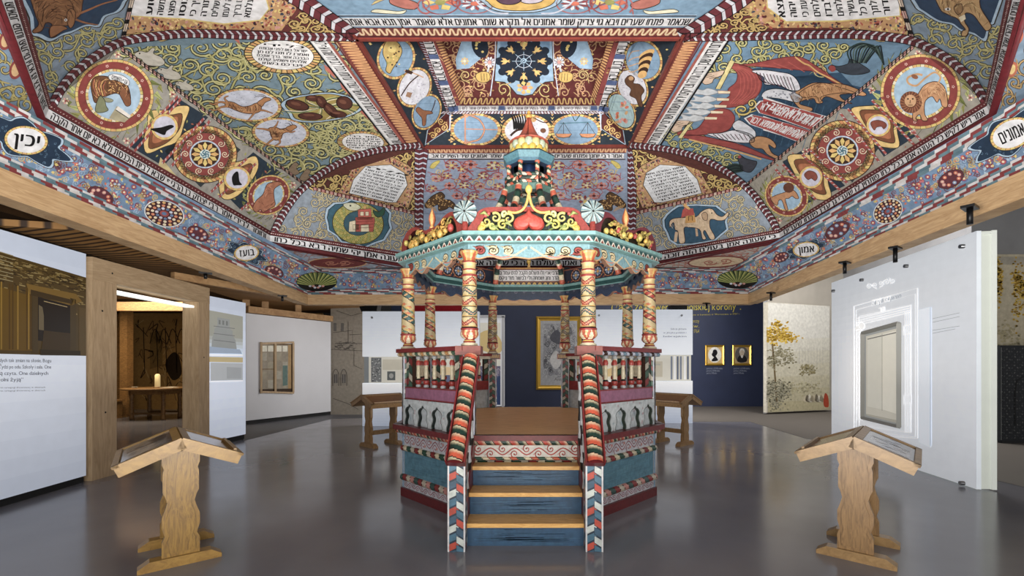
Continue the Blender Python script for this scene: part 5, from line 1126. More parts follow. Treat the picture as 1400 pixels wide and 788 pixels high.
for k in (1, 2, 3, 5, 6, 7):
    n, u = sdir(k); to = sfr(k, 1.5)
    mb = MB(); mb.prism([(-hw+.02,1.155),(hw-.02,1.155),(hw-.02,1.3),(-hw+.02,1.3)], lambda a, v, w: to(a, v, w-.05), .06, (164,104,134), (150,44,42)); P = fpaint(mb, k, 1.5, .01)
    P.poly([(-hw,1.155),(hw,1.155),(hw,1.172),(-hw,1.172)], (140,38,38), 2); P.poly([(-hw,1.286),(hw,1.286),(hw,1.3),(-hw,1.3)], (140,38,38), 2); mb.build('middle_rail', M_paint, bimah, 'purple rail with red edges')
    mb = MB(); arcade(mb, k, -hw+.06, hw-.06, .857, 1.156, 4); mb.build('arcade_panel', M_paint, bimah, 'pale marbled board with wavy keyhole cut-outs')
    # cap
    mb = MB(); hc1, hc0 = (1.5+.08)*T8, (1.5-.14)*T8
    mb.prism([(-hc0,-.14),(hc0,-.14),(hc1,.08),(-hc1,.08)], lambda a, v, w: to(a, 1.7+w, v), .045, (134,38,38), (126,34,36))
    hm = (1.5+.05)*T8
    mb.prism([(-hc0,-.12),(hc0,-.12),(hm,.05),(-hm,.05)], lambda a, v, w: to(a, 1.655+w, v), .046, (150,60,50), 'bone')
    mb.rope(to(-hm-.005, 1.678, .043), to(hm+.005, 1.678, .043), .024, n, (0,0,1), ['cream',(206,150,90),'cream',(84,110,90)] if k < 4 else ['lilac',(120,150,170),'lilac','dbrown'], 22, 'dbrown')
    mb.build('rail_cap', M_paint, bimah, 'red capping board with a striped rope edge')
    for sgn in (-1, 1):
        mb = MB(); a0, a1 = sorted((sgn*(hw-.05), sgn*(hw-.2))); mb.prism([(a0,1.3),(a1,1.3),(a1,1.655),(a0,1.655)], lambda a, v, w: to(a, v, w-.05), .045, 'dbrown'); P = fpaint(mb, k, 1.5, -.004); plait(P, a0, a1, 1.3, 1.655, PL1, 1); 
        P2 = fpaint(mb, k, 1.5, -.051, True); plait(P2, -a1, -a0, 1.3, 1.655, PL1, 1); mb.build('plait_board', M_paint, bimah, 'narrow board painted as a red and green plait')
    for j in range(5):
        p = to(-hw+.29+j*(2*hw-.58)/4, 1.3, -.03)
        if bal_me is None:
            o = bal.build('baluster', M_paint, bimah); bal_me = o; o.location = p-BC
        else:
            o = bal_me.copy(); COL.objects.link(o); o.parent = bimah; o.location = p-BC
        if k == 1 and j == 0:   # the first mesh was written about the origin
            for v in o.data.vertices: v.co += BC
# corner posts
for i in range(8):
    p = vtx(i, 1.45); ax = i in (0, 7, 3, 4)
    a = 0 if ax else (-PI/2-(i+.5)*PI/4+PI/2)
    z0 = .857; mb = MB(); s_ = .12
    mb.box((p.x, p.y, (z0+1.655)/2), (s_, s_, 1.655-z0), (168,190,214), a)
    for j in range(4):
        b = a+j*PI/2; nn = Vector((math.sin(b), -math.cos(b), 0)); uu = Vector((math.cos(b), math.sin(b), 0))
        P = Flat(mb, p+nn*s_/2, uu, (0,0,1), nn); plait(P, -s_/2+.012, s_/2-.012, z0+.0, 1.655, PL1, 1); P.stroke([(-s_/2+.006, z0), (-s_/2+.006, 1.655)], .012, 'lilac', 4); P.stroke([(s_/2-.006, z0), (s_/2-.006, 1.655)], .012, 'lilac', 4)
    mb.build('corner_post', M_paint, bimah, 'corner post painted as a plait')
    if ax:
        mb = MB(); mb.box((p.x, p.y, 1.7), (.25, .25, .09), (134,58,44)); P = Flat(mb, (p.x, p.y-.125, 1.7), (1,0,0), (0,0,1), (0,-1,0))
        if i in (3, 4): P.zig([(-.125,.04),(.125,.04)], [(-.125,-.04),(.125,-.04)], 8, (60,60,84), (206,160,90), 1, None, .4)
        mb.build('cap_block', M_paint, bimah)
# columns
CP = [(.085,0),(.085,.02),(.06,.035),(.064,.05),(.05,.06),(.052,.07),(.075,.085),(.094,.11),(.092,.135),(.084,.16),(.09,.168),(.09,.18),(.082,.185)]
CP += [(.082-.012*t/60, .185+.515*t/60) for t in range(1, 61)]
CP += [(.078,.705),(.078,.72),(.066,.725),(.062,.745),(.07,.76),(.07,.775),(.06,.785),(.062,.83),(.072,.838),(.072,.85),(.06,.855),(.068,.89),(.085,.925),(.095,.945),(.095,.955)]
def colcol(style):
    def f(z, t):
        if z < .03: return 'cream'
        if z < .045: return (150,44,40)
        if z < .06: return 'yellow'
        if z < .072: return (150,44,40)
        if z < .162:
            q = (t*5/PI) % 2; a = abs(q-1); y = (z-.072)/.09
            return 'cream' if a > .35+.65*y else ((190,92,60) if a > .3*y else (226,196,140)) if y > .2 else (150,48,42)
        if z < .185: return (150,44,40) if z < .175 else 'black'
        if z < .7:
            B = (196,176,130)
            if style == 0:
                c = (z-.185)/.103; i = int(c); y = c-i; a = abs(((t*3/PI+i) % 2)-1)
                if y < .06: return 'black'
                if y < .13: return (206,160,84)
                e = y-(.28+.5*(1-a))
                if abs(e) < .17: return ((160,56,44),(56,90,92))[i % 2] if abs(e) > .05 else (206,150,110)
                if abs(e) < .21: return 'black'
                if e < 0 and a > .5: return ((196,110,70),(150,150,96))[i % 2] if a > .56 else 'outline'
                if e > 0 and a < .35 and y < .92: return (120,140,120)
                return B
            c = (z*7.5+t/PI) % 2; d = (z*30-t*3/PI) % 2
            if c < .1: return 'black'
            if c < .48: return ((160,56,44) if style == 1 else (60,96,92)) if abs(d-1) > .3 else (206,160,110)
            if c < .58: return 'black'
            if c < 1.5 and abs(d-1) > .45: return ((206,164,80),(196,100,60),(96,124,100))[int(z*34+t) % 3]
            if 1.0 < c < 1.08: return 'outline'
            return B
        if z < .722: return (150,44,40)
        if z < .76: return (210,180,122)
        if z < .78: return (150,44,40)
        if z < .835: return (212,184,128)
        if z < .853: return (150,44,40)
        a = abs(((t*4/PI) % 2)-1); y = (z-.853)/.1
        return (186,88,50) if a < .55*(1-y) else ((204,168,100) if a < .75 else (186,130,72))
    return f
for i in range(8):
    p = vtx(i, 1.448); mb = MB(); mb.lathe(CP, (p.x, p.y, 1.745), colcol(0 if i in (0, 7, 3, 4) else 1+(i % 2)), 56)
    mb.build('column', M_paint, bimah, 'turned column painted with stacked leaf bands' if i in (0, 7, 3, 4) else 'turned column painted with a spiral vine')
# front fascia and stairs
mb = MB(); P = Flat(mb, BC+Vector((0,-1.5,0)), (1,0,0), (0,0,1), (0,-1,0))
mb.box((BC.x-.02, 4.485, .69), (1.12, .02, .14), (222,216,206)); P = Flat(mb, (-.02, 4.474, 0), (1,0,0), (0,0,1), (0,-1,0)); tendril(P, -.54, .54, .635, .755, 9, (176,56,44), 1, .013); mb.rope((-.58,4.475,.625), (.54,4.475,.625), .016, (0,-1,0), (0,0,1), ['orange','green','cream'], 16); mb.build('stair_fascia', M_paint, bimah, 'cream board with red scrolls under the platform edge')
XL, XR = -.535, .478
for i, (yf, yb, z) in enumerate(((3.835,4.10,.2),(4.055,4.33,.4),(4.285,4.50,.588))):
    mb = MB(); x0, x1 = XL-.02, XR+.02
    mb.hexa([Vector((x, y, zz)) for x in (x0, x1) for y in (yf, yb) for zz in (z-.035, z)], 'tan')
    mb.build('stair_tread', M_tread, bimah, 'bare pine tread')
    mb = MB(); zl = 0 if i == 0 else (.2, .4)[i-1]; mb.hexa([Vector((x, y, zz)) for x in (XL, XR) for y in (yf+.03, yf+.05) for zz in (zl, z-.035)], (44,84,118)); P = Flat(mb, (0, yf+.03, 0), (1,0,0), (0,0,1), (0,-1,0))
    for j in range(40): x, y = rn.uniform(XL, XR-.35), rn.uniform(zl+.01, z-.045); P.poly([(x,y),(x+.33,y+.002),(x+.33,y+.006),(x,y+.004)], ((34,68,98),(64,108,138),(50,92,124))[j % 3], 1)
    mb.build('stair_riser', M_paint, bimah, 'blue painted riser')
for sgn, xc, xt in ((-1, -.602, -.556), (1, .545, .57)):
    mb = MB(); w = .146; mb.box((xc, 3.738+.06, .375), (w, .12, .75), (210,216,214))
    for j in range(4):
        b = j*PI/2; nn = Vector((math.sin(b), -math.cos(b), 0)); uu = Vector((math.cos(b), math.sin(b), 0)); hw_ = w/2 if j % 2 == 0 else .06; P = Flat(mb, Vector((xc, 3.798, 0))+nn*(.06 if j % 2 == 0 else w/2), uu, (0,0,1), nn)
        plait(P, -hw_+.014, hw_-.014, 0, .75, PL2, 1, 'navy'); P.stroke([(-hw_+.006,0),(-hw_+.006,.75)], .012, 'white', 4); P.stroke([(hw_-.006,0),(hw_-.006,.75)], .012, 'white', 4)
    mb.build('newel_post', M_paint, bimah, 'foot post of the stairs painted as a red, white and blue plait')
    p0, p1 = Vector((xc, 3.70, .735)), Vector((xt, 4.345, 1.612)); d = (p1-p0).normalized(); nn = Vector((0, -d.z, d.y)).normalized()
    mb = MB(); mb.bar(p0, p1, .155, .07, (104,26,30), Vector((0,-1,1))); sd = d.cross(nn).normalized()
    mb.rope(p0+nn*.03, p1+nn*.03, .066, nn, sd if sgn > 0 else -sd, [(206,84,50),(34,62,52)], 15, 'black', .5 if sgn > 0 else -.5, hl=(232,214,176))
    for s2 in (-1, 1): mb.bar(p0+sd*s2*.077+nn*.02, p1+sd*s2*.077+nn*.02, .012, .075, (126,32,34), Vector((0,-1,1)))
    mb.build('handrail', M_paint, bimah, 'steep handrail with a rounded orange, green and cream striped back')
    xs = xc-sgn*.045; mb = MB(); a = [(3.86,0),(4.5,0),(4.5,.84),(4.38,.84),(3.86,.26)]; mb.prism(a, lambda y, z, w: Vector((xs-.02+w, y, z)), .04, (110,28,32)); mb.build('stair_stringer', M_paint, bimah, 'dark red stringer board')
    for j in range(3):
        y = 3.98+.17*j; zb = .26+(y-3.86)*1.13; zt = .735+(y-3.70)*1.364-.05; h = zt-zb
        mb = MB(); mb.lathe([(r, z*h) for r, z in ((.022,0),(.03,.1),(.022,.2),(.028,.32),(.022,.45),(.028,.58),(.022,.7),(.03,.82),(.022,.92),(.022,1))], (xs, y, zb), lambda z, t: 'black' if int(z/h*18) % 3 == 0 else 'lgrey', 12); mb.build('stair_baluster', M_paint, bimah, 'small black and white ringed spindle')

# ---- canopy
def vwave(P, hws, z0, z1, L, mirror_=True):
    pass
for k in range(8):
    n, u = sdir(k); to = sfr(k, 0); mb = MB()
    def slab(A0, A1, z0, z1, col, side=None):
        mb.prism([(-A0*T8, A0), (A0*T8, A0), (A1*T8, A1), (-A1*T8, A1)], lambda a, v, w: to(a, z0+w, v), z1-z0, col, side or col)
    slab(1.36, 1.585, 2.838, 2.875, (118,160,158), (128,172,170)); slab(1.38, 1.545, 2.782, 2.838, (40,78,78)); slab(1.38, 1.555, 2.77, 2.784, (128,172,170))
    P = fpaint(mb, k, 1.545); N = 13; hh = 1.545*T8
    for i in range(N):   # scalloped teeth
        x0 = -hh+2*hh*i/N; st = 2*hh/N
        P.blob([(x0+st*.06,2.786),(x0+st*.2,2.805),(x0+st*.36,2.828),(x0+st*.5,2.834),(x0+st*.64,2.828),(x0+st*.8,2.805),(x0+st*.94,2.786),(x0+st*.5,2.79)], (226,216,200), 2); P.poly([(x0+st*.24,2.786),(x0+st*.5,2.822),(x0+st*.76,2.786)], (126,52,40), 3)
    mb.build('cornice', M_paint, bimah, 'sea green cornice with a row of white teeth')
    # valance with cut lower edge
    to = sfr(k, 1.475); hv = 1.475*T8; mb = MB()
    low = [(-hv,2.655),(-hv+.04,2.65),(-hv+.1,2.625),(-hv+.16,2.64),(-hv+.2,2.665),(-hv+.26,2.66),(-hv+.3,2.625),(-hv+.37,2.60),(-hv+.43,2.63),(-hv+.47,2.655),(-.04,2.625),(0,2.612)]
    low = low+[(-x, y) for x, y in low[:-1][::-1]]
    if k in (0, 4): low = [(x, 2.62+.4*(y-2.60)) if abs(x) < hv-.12 else (x, y) for x, y in low]
    lo2 = catm(low, False, 3)
    for i in range(len(lo2)-1):
        (a, b), (c, d) = lo2[i], lo2[i+1]; mb.face([to(a, b, 0), to(c, d, 0), to(c, 2.775, 0), to(a, 2.775, 0)], (128,168,176)); mb.face([to(a, b, -.05), to(a, 2.775, -.05), to(c, 2.775, -.05), to(c, d, -.05)], (52,66,92)); mb.face([to(a, b, 0), to(a, b, -.05), to(c, d, -.05), to(c, d, 0)], (150,110,90))
    P = fpaint(mb, k, 1.475)
    for s_ in (-1, 1):
        for x, r_, c_ in ((hv-.12,.045,(156,52,44)),(hv-.25,.05,(226,206,160)),(hv-.40,.045,(226,206,160))):
            P.scroll((s_*x, 2.705), r_, s_*.6+PI, s_, .02, c_, 'outline', 1, (1.2,0,0,.9), 1.3, leaf=2)
        P.line([(s_*(hv-.36),2.68),(s_*(hv-.46),2.66),(s_*.08,2.70),(s_*.02,2.74)], .016, (226,206,160), 2)
        P.line([(s_*(hv-.2),2.68),(s_*(hv-.32),2.64),(s_*(hv-.42),2.65)], .012, (206,120,96), 2)
    P.ell((0,2.735), .012, .02, (100,140,150), 3); P.stroke(lo2, .012, (206,150,100), 3)
    mb.build('valance', M_carve, bimah, 'fretted valance with red and cream scrolls')
    # inner boards behind the crest
    if k in (2, 3, 4, 5, 6):
        mb = MB(); to2 = sfr(k, 1.40); hi_ = 1.40*T8; zt = 3.16 if k == 4 else 3.12
        mb.prism([(-hi_,2.78),(hi_,2.78),(hi_,zt),(-hi_,zt)], lambda a, v, w: to2(a, v, w), .03, (46,58,80), (40,48,66)); P = fpaint(mb, k, 1.40, 0, True)
        if k == 4:
            P.poly([(-hi_,2.84),(hi_,2.84),(hi_,zt),(-hi_,zt)], (130,84,52), 1); P.stroke([(-hi_,3.15),(hi_,3.15)], .014, (206,150,70), 2)
            P.poly([(-.5,2.93),(.5,2.93),(.54,2.97),(.54,3.09),(.5,3.13),(-.5,3.13),(-.54,3.09),(-.54,2.97)], (110,40,40), 2); P.poly([(-.49,2.94),(.49,2.94),(.53,2.98),(.53,3.08),(.49,3.12),(-.49,3.12),(-.53,3.08),(-.53,2.98)], 'white', 3)
            P.rows([rtl('הרבי ארי זלו תשלום הקבל לדט עמד בו'), rtl('הדר וחג ושמחה ולי לבשור מוד ניקס')], [(-.49,3.115),(.49,3.115),(.49,2.945),(-.49,2.945)], 'black', 4, .7)
            P.zig([(-hi_,2.915),(hi_,2.915)], [(-hi_,2.84),(hi_,2.84)], 13, (70,60,66), (214,160,84), 3, 'yellow', .3)
        else:
            for x in (-.33, -.13, .1, .3):
                P.ring((x,3.0), .1, .1, .014, ['rust','tan'], 2, 0, 24); P.ell((x,3.0), .084, .084, (38,46,64), 2.5); P.flower((x,3.0), .07, ('lilac',(120,140,170),'gold'), 3)
            P.stroke([(-hi_,3.11),(hi_,3.11)], .016, (150,86,60), 2); P.poly([(-.42,2.81),(.42,2.81),(.42,2.885),(-.42,2.885)], (176,180,196) if k < 4 else 'white', 3); P.stroke([(-.42,2.81),(.42,2.81),(.42,2.885),(-.42,2.885)], .006, 'black', 4, closed=True)
            if k == 5: P.text(rtl('אמר תורה ציוה לנו משה מורשה'), [(-.4,2.875),(.4,2.875),(.4,2.82),(-.4,2.82)], 'black', 5)
            for x in range(16): P.poly([(-hi_+.07*x,2.9),(-hi_+.07*x+.03,2.9),(-hi_+.07*x+.05,2.925),(-hi_+.07*x+.02,2.925)], (140,80,60), 2)
        q = catm([(-hi_,2.78)]+[(-hi_+2*hi_*(i+.5)/8, 2.70 if i % 2 else 2.745) for i in range(8)]+[(hi_,2.78)], False, 4)
        P.poly(q+[(hi_,2.79),(-hi_,2.79)], (58,66,84), 1)
        for i in range(8): P.scroll((-hi_+2*hi_*(i+.5)/8, 2.76), .03, 0, 1 if i % 2 else -1, .01, (120,116,130), None, 3, leaf=0)
        mb.build('inner_board', M_paint, bimah, 'inner board with a lettered white cartouche' if k == 4 else 'dark inner board with rosettes')
    # carved crest
    to = sfr(k, 1.50); hc_ = 1.5*T8; big = k in (0, 4)
    if big: out = [(-.63,0),(-.60,.05),(-.56,.11),(-.52,.19),(-.46,.235),(-.38,.25),(-.2,.252),(0,.252),(.2,.252),(.38,.25),(.46,.235),(.52,.19),(.56,.11),(.60,.05),(.63,0)]
    else: out = [(-.60,0),(-.60,.09),(-.57,.17),(-.5,.235),(-.38,.262),(-.26,.24),(-.17,.19),(-.08,.17),(0,.175),(.08,.17),(.17,.19),(.26,.24),(.38,.262),(.5,.235),(.57,.17),(.60,.09),(.60,0)]
    O = catm(out, False, 4); cr = [(x*(1 if big else .98), 2.875+y) for x, y in O]
    ctr = (0, 2.86); inn = [(x*(.86 if big else .84), 2.875+max(0, (y-2.875)-.045)) for x, y in cr]
    rc = (150,50,40) if k in (0, 1, 4, 3, 2) else (122,46,58); mb = MB()
    for i in range(len(cr)-1):
        a, b, c, d = cr[i], cr[i+1], inn[i+1], inn[i]
        mb.face([to(*a, .03), to(*d, .03), to(*c, .03), to(*b, .03)], rc); mb.face([to(*a, -.03), to(*b, -.03), to(*c, -.03), to(*d, -.03)], (70,40,44)); mb.face([to(*a, .03), to(*b, .03), to(*b, -.03), to(*a, -.03)], (120,40,36)); mb.face([to(*d, .03), to(*d, -.03), to(*c, -.03), to(*c, .03)], (90,30,30))
    if not big: mb.face([to(*p, -.012) for p in inn], (52,44,34))
    else:
        mb.face([to(*p, -.02) for p in inn if p[0] <= -.2]+[to(-.2,2.875,-.02)], (50,58,52)); mb.face([to(.2,2.875,-.02)]+[to(*p, -.02) for p in inn if p[0] >= .2], (50,58,52)); mb.face([to(-.2,2.875,-.02), to(.2,2.875,-.02), to(.2,3.08,-.02), to(-.2,3.08,-.02)], (50,58,52))
    crest = mb.build('crest', M_carve, bimah, 'carved crest with a red heart between leaf scrolls' if big else 'carved crest filled with gilded fruit and leaves')
    rq = random.Random(100+k)
    def curl(mbx, c, r, a0, sg, rad, col, lift=.03, turns=1.2):
        pts = []
        for i in range(15): t = i/14; a = a0+sg*2*PI*turns*t; q = r*(1-.8*t); pts.append(to(c[0]+q*math.cos(a), c[1]+q*math.sin(a), lift+.02*math.sin(t*PI)))
        mbx.tube(pts, [rad*(1-.5*i/14) for i in range(15)], col, 6)
    if big:
        mb = MB()   # heart: two lobes below, point above
        H_ = [(0,.24),(-.03,.19),(-.08,.165),(-.135,.135),(-.155,.085),(-.14,.04),(-.10,.018),(-.05,.02),(-.015,.04),(0,.058)]
        Hp = catm(H_+[(-x, y) for x, y in H_[1:-1][::-1]], True, 4); q = [(x, 2.875+y) for x, y in Hp]; c_ = (0, 2.875+.1)
        for s0, s1, w0, w1 in ((1, .92, .02, .05), (.92, .7, .05, .07), (.7, .3, .07, .08)):
            for i in range(len(q)):
                j = (i+1) % len(q); f_ = lambda p, s_: (c_[0]+(p[0]-c_[0])*s_, c_[1]+(p[1]-c_[1])*s_)
                mb.face([to(*f_(q[i], s0), w0), to(*f_(q[i], s1), w1), to(*f_(q[j], s1), w1), to(*f_(q[j], s0), w0)], (196,62,42), True)
        mb.face([to(c_[0]+(p[0])*.3, c_[1]+(p[1]-c_[1])*.3, .08) for p in q], (202,70,48))
        mb.build('carved_heart', M_carve, crest, 'red carved heart with its point up')
        mb = MB()
        for s_ in (-1, 1):
            P_ = catm([(s_*.21,.2),(s_*.13,.19),(s_*.06,.22),(s_*.02,.29),(0,.40)], False, 5); mb.tube([to(x, 2.875+y, .045) for x, y in P_], .014, (224,172,84), 8)
        mb.sphere(to(0, 2.875+.42, .045), .035, (232,190,80), 10, 1.3); mb.tube([to(0,3.29,.045), to(0,3.36,.045)], [.025,.004], (236,196,96), 8)
        mb.build('ogee_moulding', M_carve, crest, 'gilded ogee rising to a small knob')
        for s_ in (-1, 1):
            mb = MB()
            for x, y, r_, a0, sg, c_ in ((.20,.13,.06,.4,1,(222,206,110)),(.26,.07,.05,2,-1,(206,196,96)),(.33,.14,.055,1,1,(210,196,110)),(.36,.06,.04,3,1,(190,190,96)),(.42,.10,.045,0,-1,(206,186,90)),(.46,.05,.03,1,1,(222,190,80)),(.24,.18,.03,5,1,(196,200,140))):
                curl(mb, (s_*x, 2.875+y), r_, a0 if s_ > 0 else PI-a0, sg*s_, .015, c_)
            for x, y in ((.17,.06),(.3,.02),(.40,.16)): mb.tube([to(s_*x, 2.875+y, .03), to(s_*(x+.04), 2.875+y+.03, .05), to(s_*(x+.09), 2.875+y+.02, .03)], [.006,.02,.004], (150,160,84), 6)
            P_ = [to(s_*.18,2.885,.03), to(s_*.28,2.93,.04), to(s_*.38,2.94,.04), to(s_*.48,2.905,.03)]; mb.tube(P_, .01, (120,136,70), 6)
            mb.sphere(to(s_*.475, 2.875+.035, .03), .036, (224,176,70), 10, 1.15); mb.sphere(to(s_*.40, 2.875+.185, .03), .02, (190,70,60), 8); mb.sphere(to(s_*.43, 2.875+.165, .03), .02, (190,70,60), 8)
            mb.build('leaf_scroll', M_carve, crest, 'yellow green leaf scrolls with a pear')
    else:
        mb = MB(); pal = [(214,162,66),(196,146,60),(150,128,52),(206,176,84)] if k < 4 else [(206,180,90),(176,160,70),(196,150,80),(150,132,56)]
        for i in range(26):
            x = rq.uniform(-.46, .46); top = .12+.07*(1-abs(abs(x)-.33)/.33); y = rq.uniform(.03, max(.05, top))
            curl(mb, (x, 2.875+y), rq.uniform(.025, .05), rq.uniform(0, 6.3), rq.choice((-1, 1)), .012, pal[i % 4], rq.uniform(.02, .05))
            if i % 2: mb.tube([to(x, 2.875+y, .03), to(x+.03, 2.875+y+.03*rq.uniform(-1, 1), .07), to(x+.075, 2.875+y+.02, .04)], [.005,.02,.003], pal[(i+1) % 4], 6)
        mb.build('gilded_leaves', M_carve, crest, 'gilded curling leaves')
        for i in range(9):
            x = -.44+.11*i+rq.uniform(-.02, .02); y = rq.uniform(.03, .12); mb = MB(); c_ = [(222,176,70),(206,186,90),(176,62,50)][(i*2+k) % 3] if k > 4 or i % 4 == 0 else (218,170,72)
            mb.sphere(to(x, 2.875+y, .055), rq.uniform(.026, .036), c_, 10, rq.uniform(1, 1.35)); mb.build('carved_fruit', M_carve, crest, 'gilded carved fruit' if c_[1] > 100 else 'red carved fruit')
        mb = MB(); b = to(0, 3.045, 0); mb.lathe([(.03,0),(.035,.02),(.02,.04),(.028,.06),(.04,.10),(.036,.14),(.018,.19),(.003,.235)], b, lambda z, t: (226,170,90) if (t*3/PI) % 2 < 1 else (206,104,54), 12); mb.build('flame_finial', M_carve, crest, 'orange carved flame')
# shells between the crests
for i in (0, 7, 3, 4):
    p = vtx(i, 1.53); n = (p-BC).normalized() if i in (3, 4) else Vector((0, -1, 0)); n = (n+((p-BC).normalized())*.3).normalized(); uu = Vector((-n.y, n.x, 0)); c = Vector((p.x, p.y, 3.075)); mb = MB(); N = 40; R_ = .118
    ringp = lambda r, w: [c+uu*math.cos(2*PI*j/N)*r+Vector((0,0,1))*math.sin(2*PI*j/N)*r+n*(w+(.012 if j % 4 < 2 else -.006)*r/R_) for j in range(N)]
    rs = [ringp(.012, .035), ringp(.06, .03), ringp(R_, 0)]; bk = ringp(R_, -.03)
    for a in range(2):
        for j in range(N): mb.face([rs[a][j], rs[a][(j+1) % N], rs[a+1][(j+1) % N], rs[a+1][j]], (28,44,52) if j % 4 == 0 else ((170,186,184),(124,152,160),(186,196,190))[j % 4-1])
    for j in range(N): mb.face([rs[2][j], rs[2][(j+1) % N], bk[(j+1) % N], bk[j]], (60,90,100))
    mb.face(bk[::-1], (50,60,70)); mb.face(rs[0], 'black'); mb.tube([c-Vector((0,0,.10)), Vector((p.x, p.y, 2.87))], .03, (150,50,40), 8)
    mb.build('shell_wheel', M_carve, bimah, 'pale fluted wheel with dark ribs')
# flying ribs
RP = [(1.42,2.88),(1.36,3.02),(1.28,3.14),(1.12,3.22),(.9,3.27),(.7,3.33),(.56,3.42),(.45,3.56),(.37,3.72),(.33,3.84)]
for i in range(8):
    a = -PI/2-(i+.5)*PI/4; dr = Vector((math.cos(a), math.sin(a), 0)); Q = catm(RP, False, 4)
    mb = MB(); cs = [(206,92,58),'cream',(44,76,64),(30,44,40)]; mb.tube([BC+dr*r+Vector((0,0,z)) for r, z in Q], .042, 'red', 10, lambda t: cs[int(t*22) % 4]); mb.build('crown_rib', M_carve, bimah, 'curved rib striped orange and dark green')
# lantern turret
LC = BC; mb = MB()
def oct_ring(mbx, r0, z0, r1, z1, col, sm=False):
    for i in range(8): mbx.face([vtx(i, r0)+Vector((0,0,z0)), vtx(i, r1)+Vector((0,0,z1)), vtx(i+1, r1)+Vector((0,0,z1)), vtx(i+1, r0)+Vector((0,0,z0))], col)
oct_ring(mb, .30, 3.79, .31, 3.87, (92,130,120)); oct_ring(mb, .31, 3.87, .25, 3.88, (120,160,150)); oct_ring(mb, .22, 3.79, .30, 3.79, (60,80,84)); mb.build('turret_ring', M_carve, bimah, 'sea green ring at the foot of the turret')
for j, z in enumerate((3.895, 3.94, 3.985)):
    mb = MB()
    for i in range(8):
        a, b = vtx(i, .29), vtx(i+1, .29); n, u = sdir(i+1); mb.rope(a+Vector((0,0,z)), b+Vector((0,0,z)), .027, n, (0,0,1), [(206,92,58),'cream',(44,76,64),(30,44,40)] if j % 2 else [(44,76,64),(206,92,58),'bone'], 4, 'black', 1.0 if j % 2 else -1.0)
    mb.build('turret_rope', M_carve, bimah)
for i in range(8):
    p = vtx(i, .262); mb = MB(); mb.lathe([(.034,0),(.034,.02),(.027,.03)]+[(.027,.03+.12*t/10) for t in range(1, 10)]+[(.027,.155),(.034,.165),(.034,.18)], (p.x, p.y, 3.985), lambda z, t: [(206,92,58),'cream',(50,84,70)][int((z*30+t/PI)) % 3], 14); mb.build('turret_column', M_carve, bimah)
mb = MB(); mb.lathe([(.15,0),(.15,.2)], (BC.x, BC.y, 3.975), (30,54,96), 16); mb.build('turret_core', M_carve, bimah)  # navy drum added to stand in for the dark turret interior
mb = MB(); oct_ring(mb, .20, 4.16, .285, 4.16, (24,50,84)); oct_ring(mb, .285, 4.16, .295, 4.20, (64,112,134)); oct_ring(mb, .295, 4.20, .335, 4.272, (92,142,156)); oct_ring(mb, .335, 4.272, .33, 4.29, (40,60,70)); oct_ring(mb, .33, 4.29, .15, 4.30, (60,90,100)); mb.build('turret_cornice', M_carve, bimah, 'blue green eight sided cornice')
for r in range(2):
    mb = MB()
    for i in range(14):
        a = 2*PI*(i+.5*r)/14; dr = Vector((math.cos(a), math.sin(a), 0))
        c = BC+dr*(.20 if r == 0 else .205)+Vector((0,0,4.365+.075*r)); mb.lathe([(.004,-.07),(.035,-.058),(.05,-.03),(.056,.01),(.05,.04),(.02,.06)], c, lambda z, t: ((226,190,70) if r == 0 else ((190,204,176),(226,210,140))[i % 2]) if z > -.045 else (40,70,60), 10)
    mb.lathe([(.2,-.05),(.2,.05)], (BC.x, BC.y, 4.365+.075*r), (40,66,60), 20); mb.build('scale_course', M_carve, bimah, 'ring of rounded yellow scales' if r == 0 else 'ring of rounded pale green scales')
mb = MB(); mb.lathe([(.262,4.485),(.268,4.495),(.25,4.51),(.205,4.535),(.155,4.575),(.115,4.63),(.083,4.69),(.058,4.75),(.04,4.80),(.03,4.845)], (BC.x, BC.y, 0), lambda z, t: (200,84,54) if (t*4/PI) % 2 < 1.85 else (120,44,34), 32); mb.build('bell_roof', M_carve, bimah, 'red bell shaped roof')
mb = MB(); mb.lathe([(.02,4.84),(.045,4.86),(.04,4.89),(.015,4.905),(.028,4.92),(.003,4.96)], (BC.x, BC.y, 0), (226,170,66), 14); mb.build('finial', M_carve, bimah, 'gilded knob')
# ================================================================ HALL
def wallmb(p, q, z0, z1, t, col, mat, name, parent=None, side=1, **k):
    """upright board from plan point p to q, thickness t away from the hall"""
    p, q = Vector((*p, 0)), Vector((*q, 0)); d = (q-p).normalized(); n = Vector((d.y, -d.x, 0))
    if n.dot(BC-p) > 0: n = -n
    mb = MB(); mb.hexa([a+o+Vector((0, 0, z)) for a in (p, q) for o in (Vector(), n*t) for z in (z0, z1)], col)
    return mb.build(name, mat, parent, **k)
def pface(name, p, q, z0, z1, lift=.004):
    """painter on the hall side of an upright plane, addressed by where the photo shows it"""
    p, q = Vector((*p, 0)), Vector((*q, 0)); d = (q-p).normalized(); n = Vector((d.y, -d.x, 0))
    if n.dot(BC-p) < 0: n = -n
    P = [p+Vector((0,0,z0)), q+Vector((0,0,z0)), q+Vector((0,0,z1)), p+Vector((0,0,z1))]
    px = [(CX+F*v.x/v.y, CY-F*(v.z-EYE)/v.y) for v in P]
    f = Facet(name, [(a[0], a[1], 0) for a in px], plane=(p+n*lift, n)); return Skin([f]), f
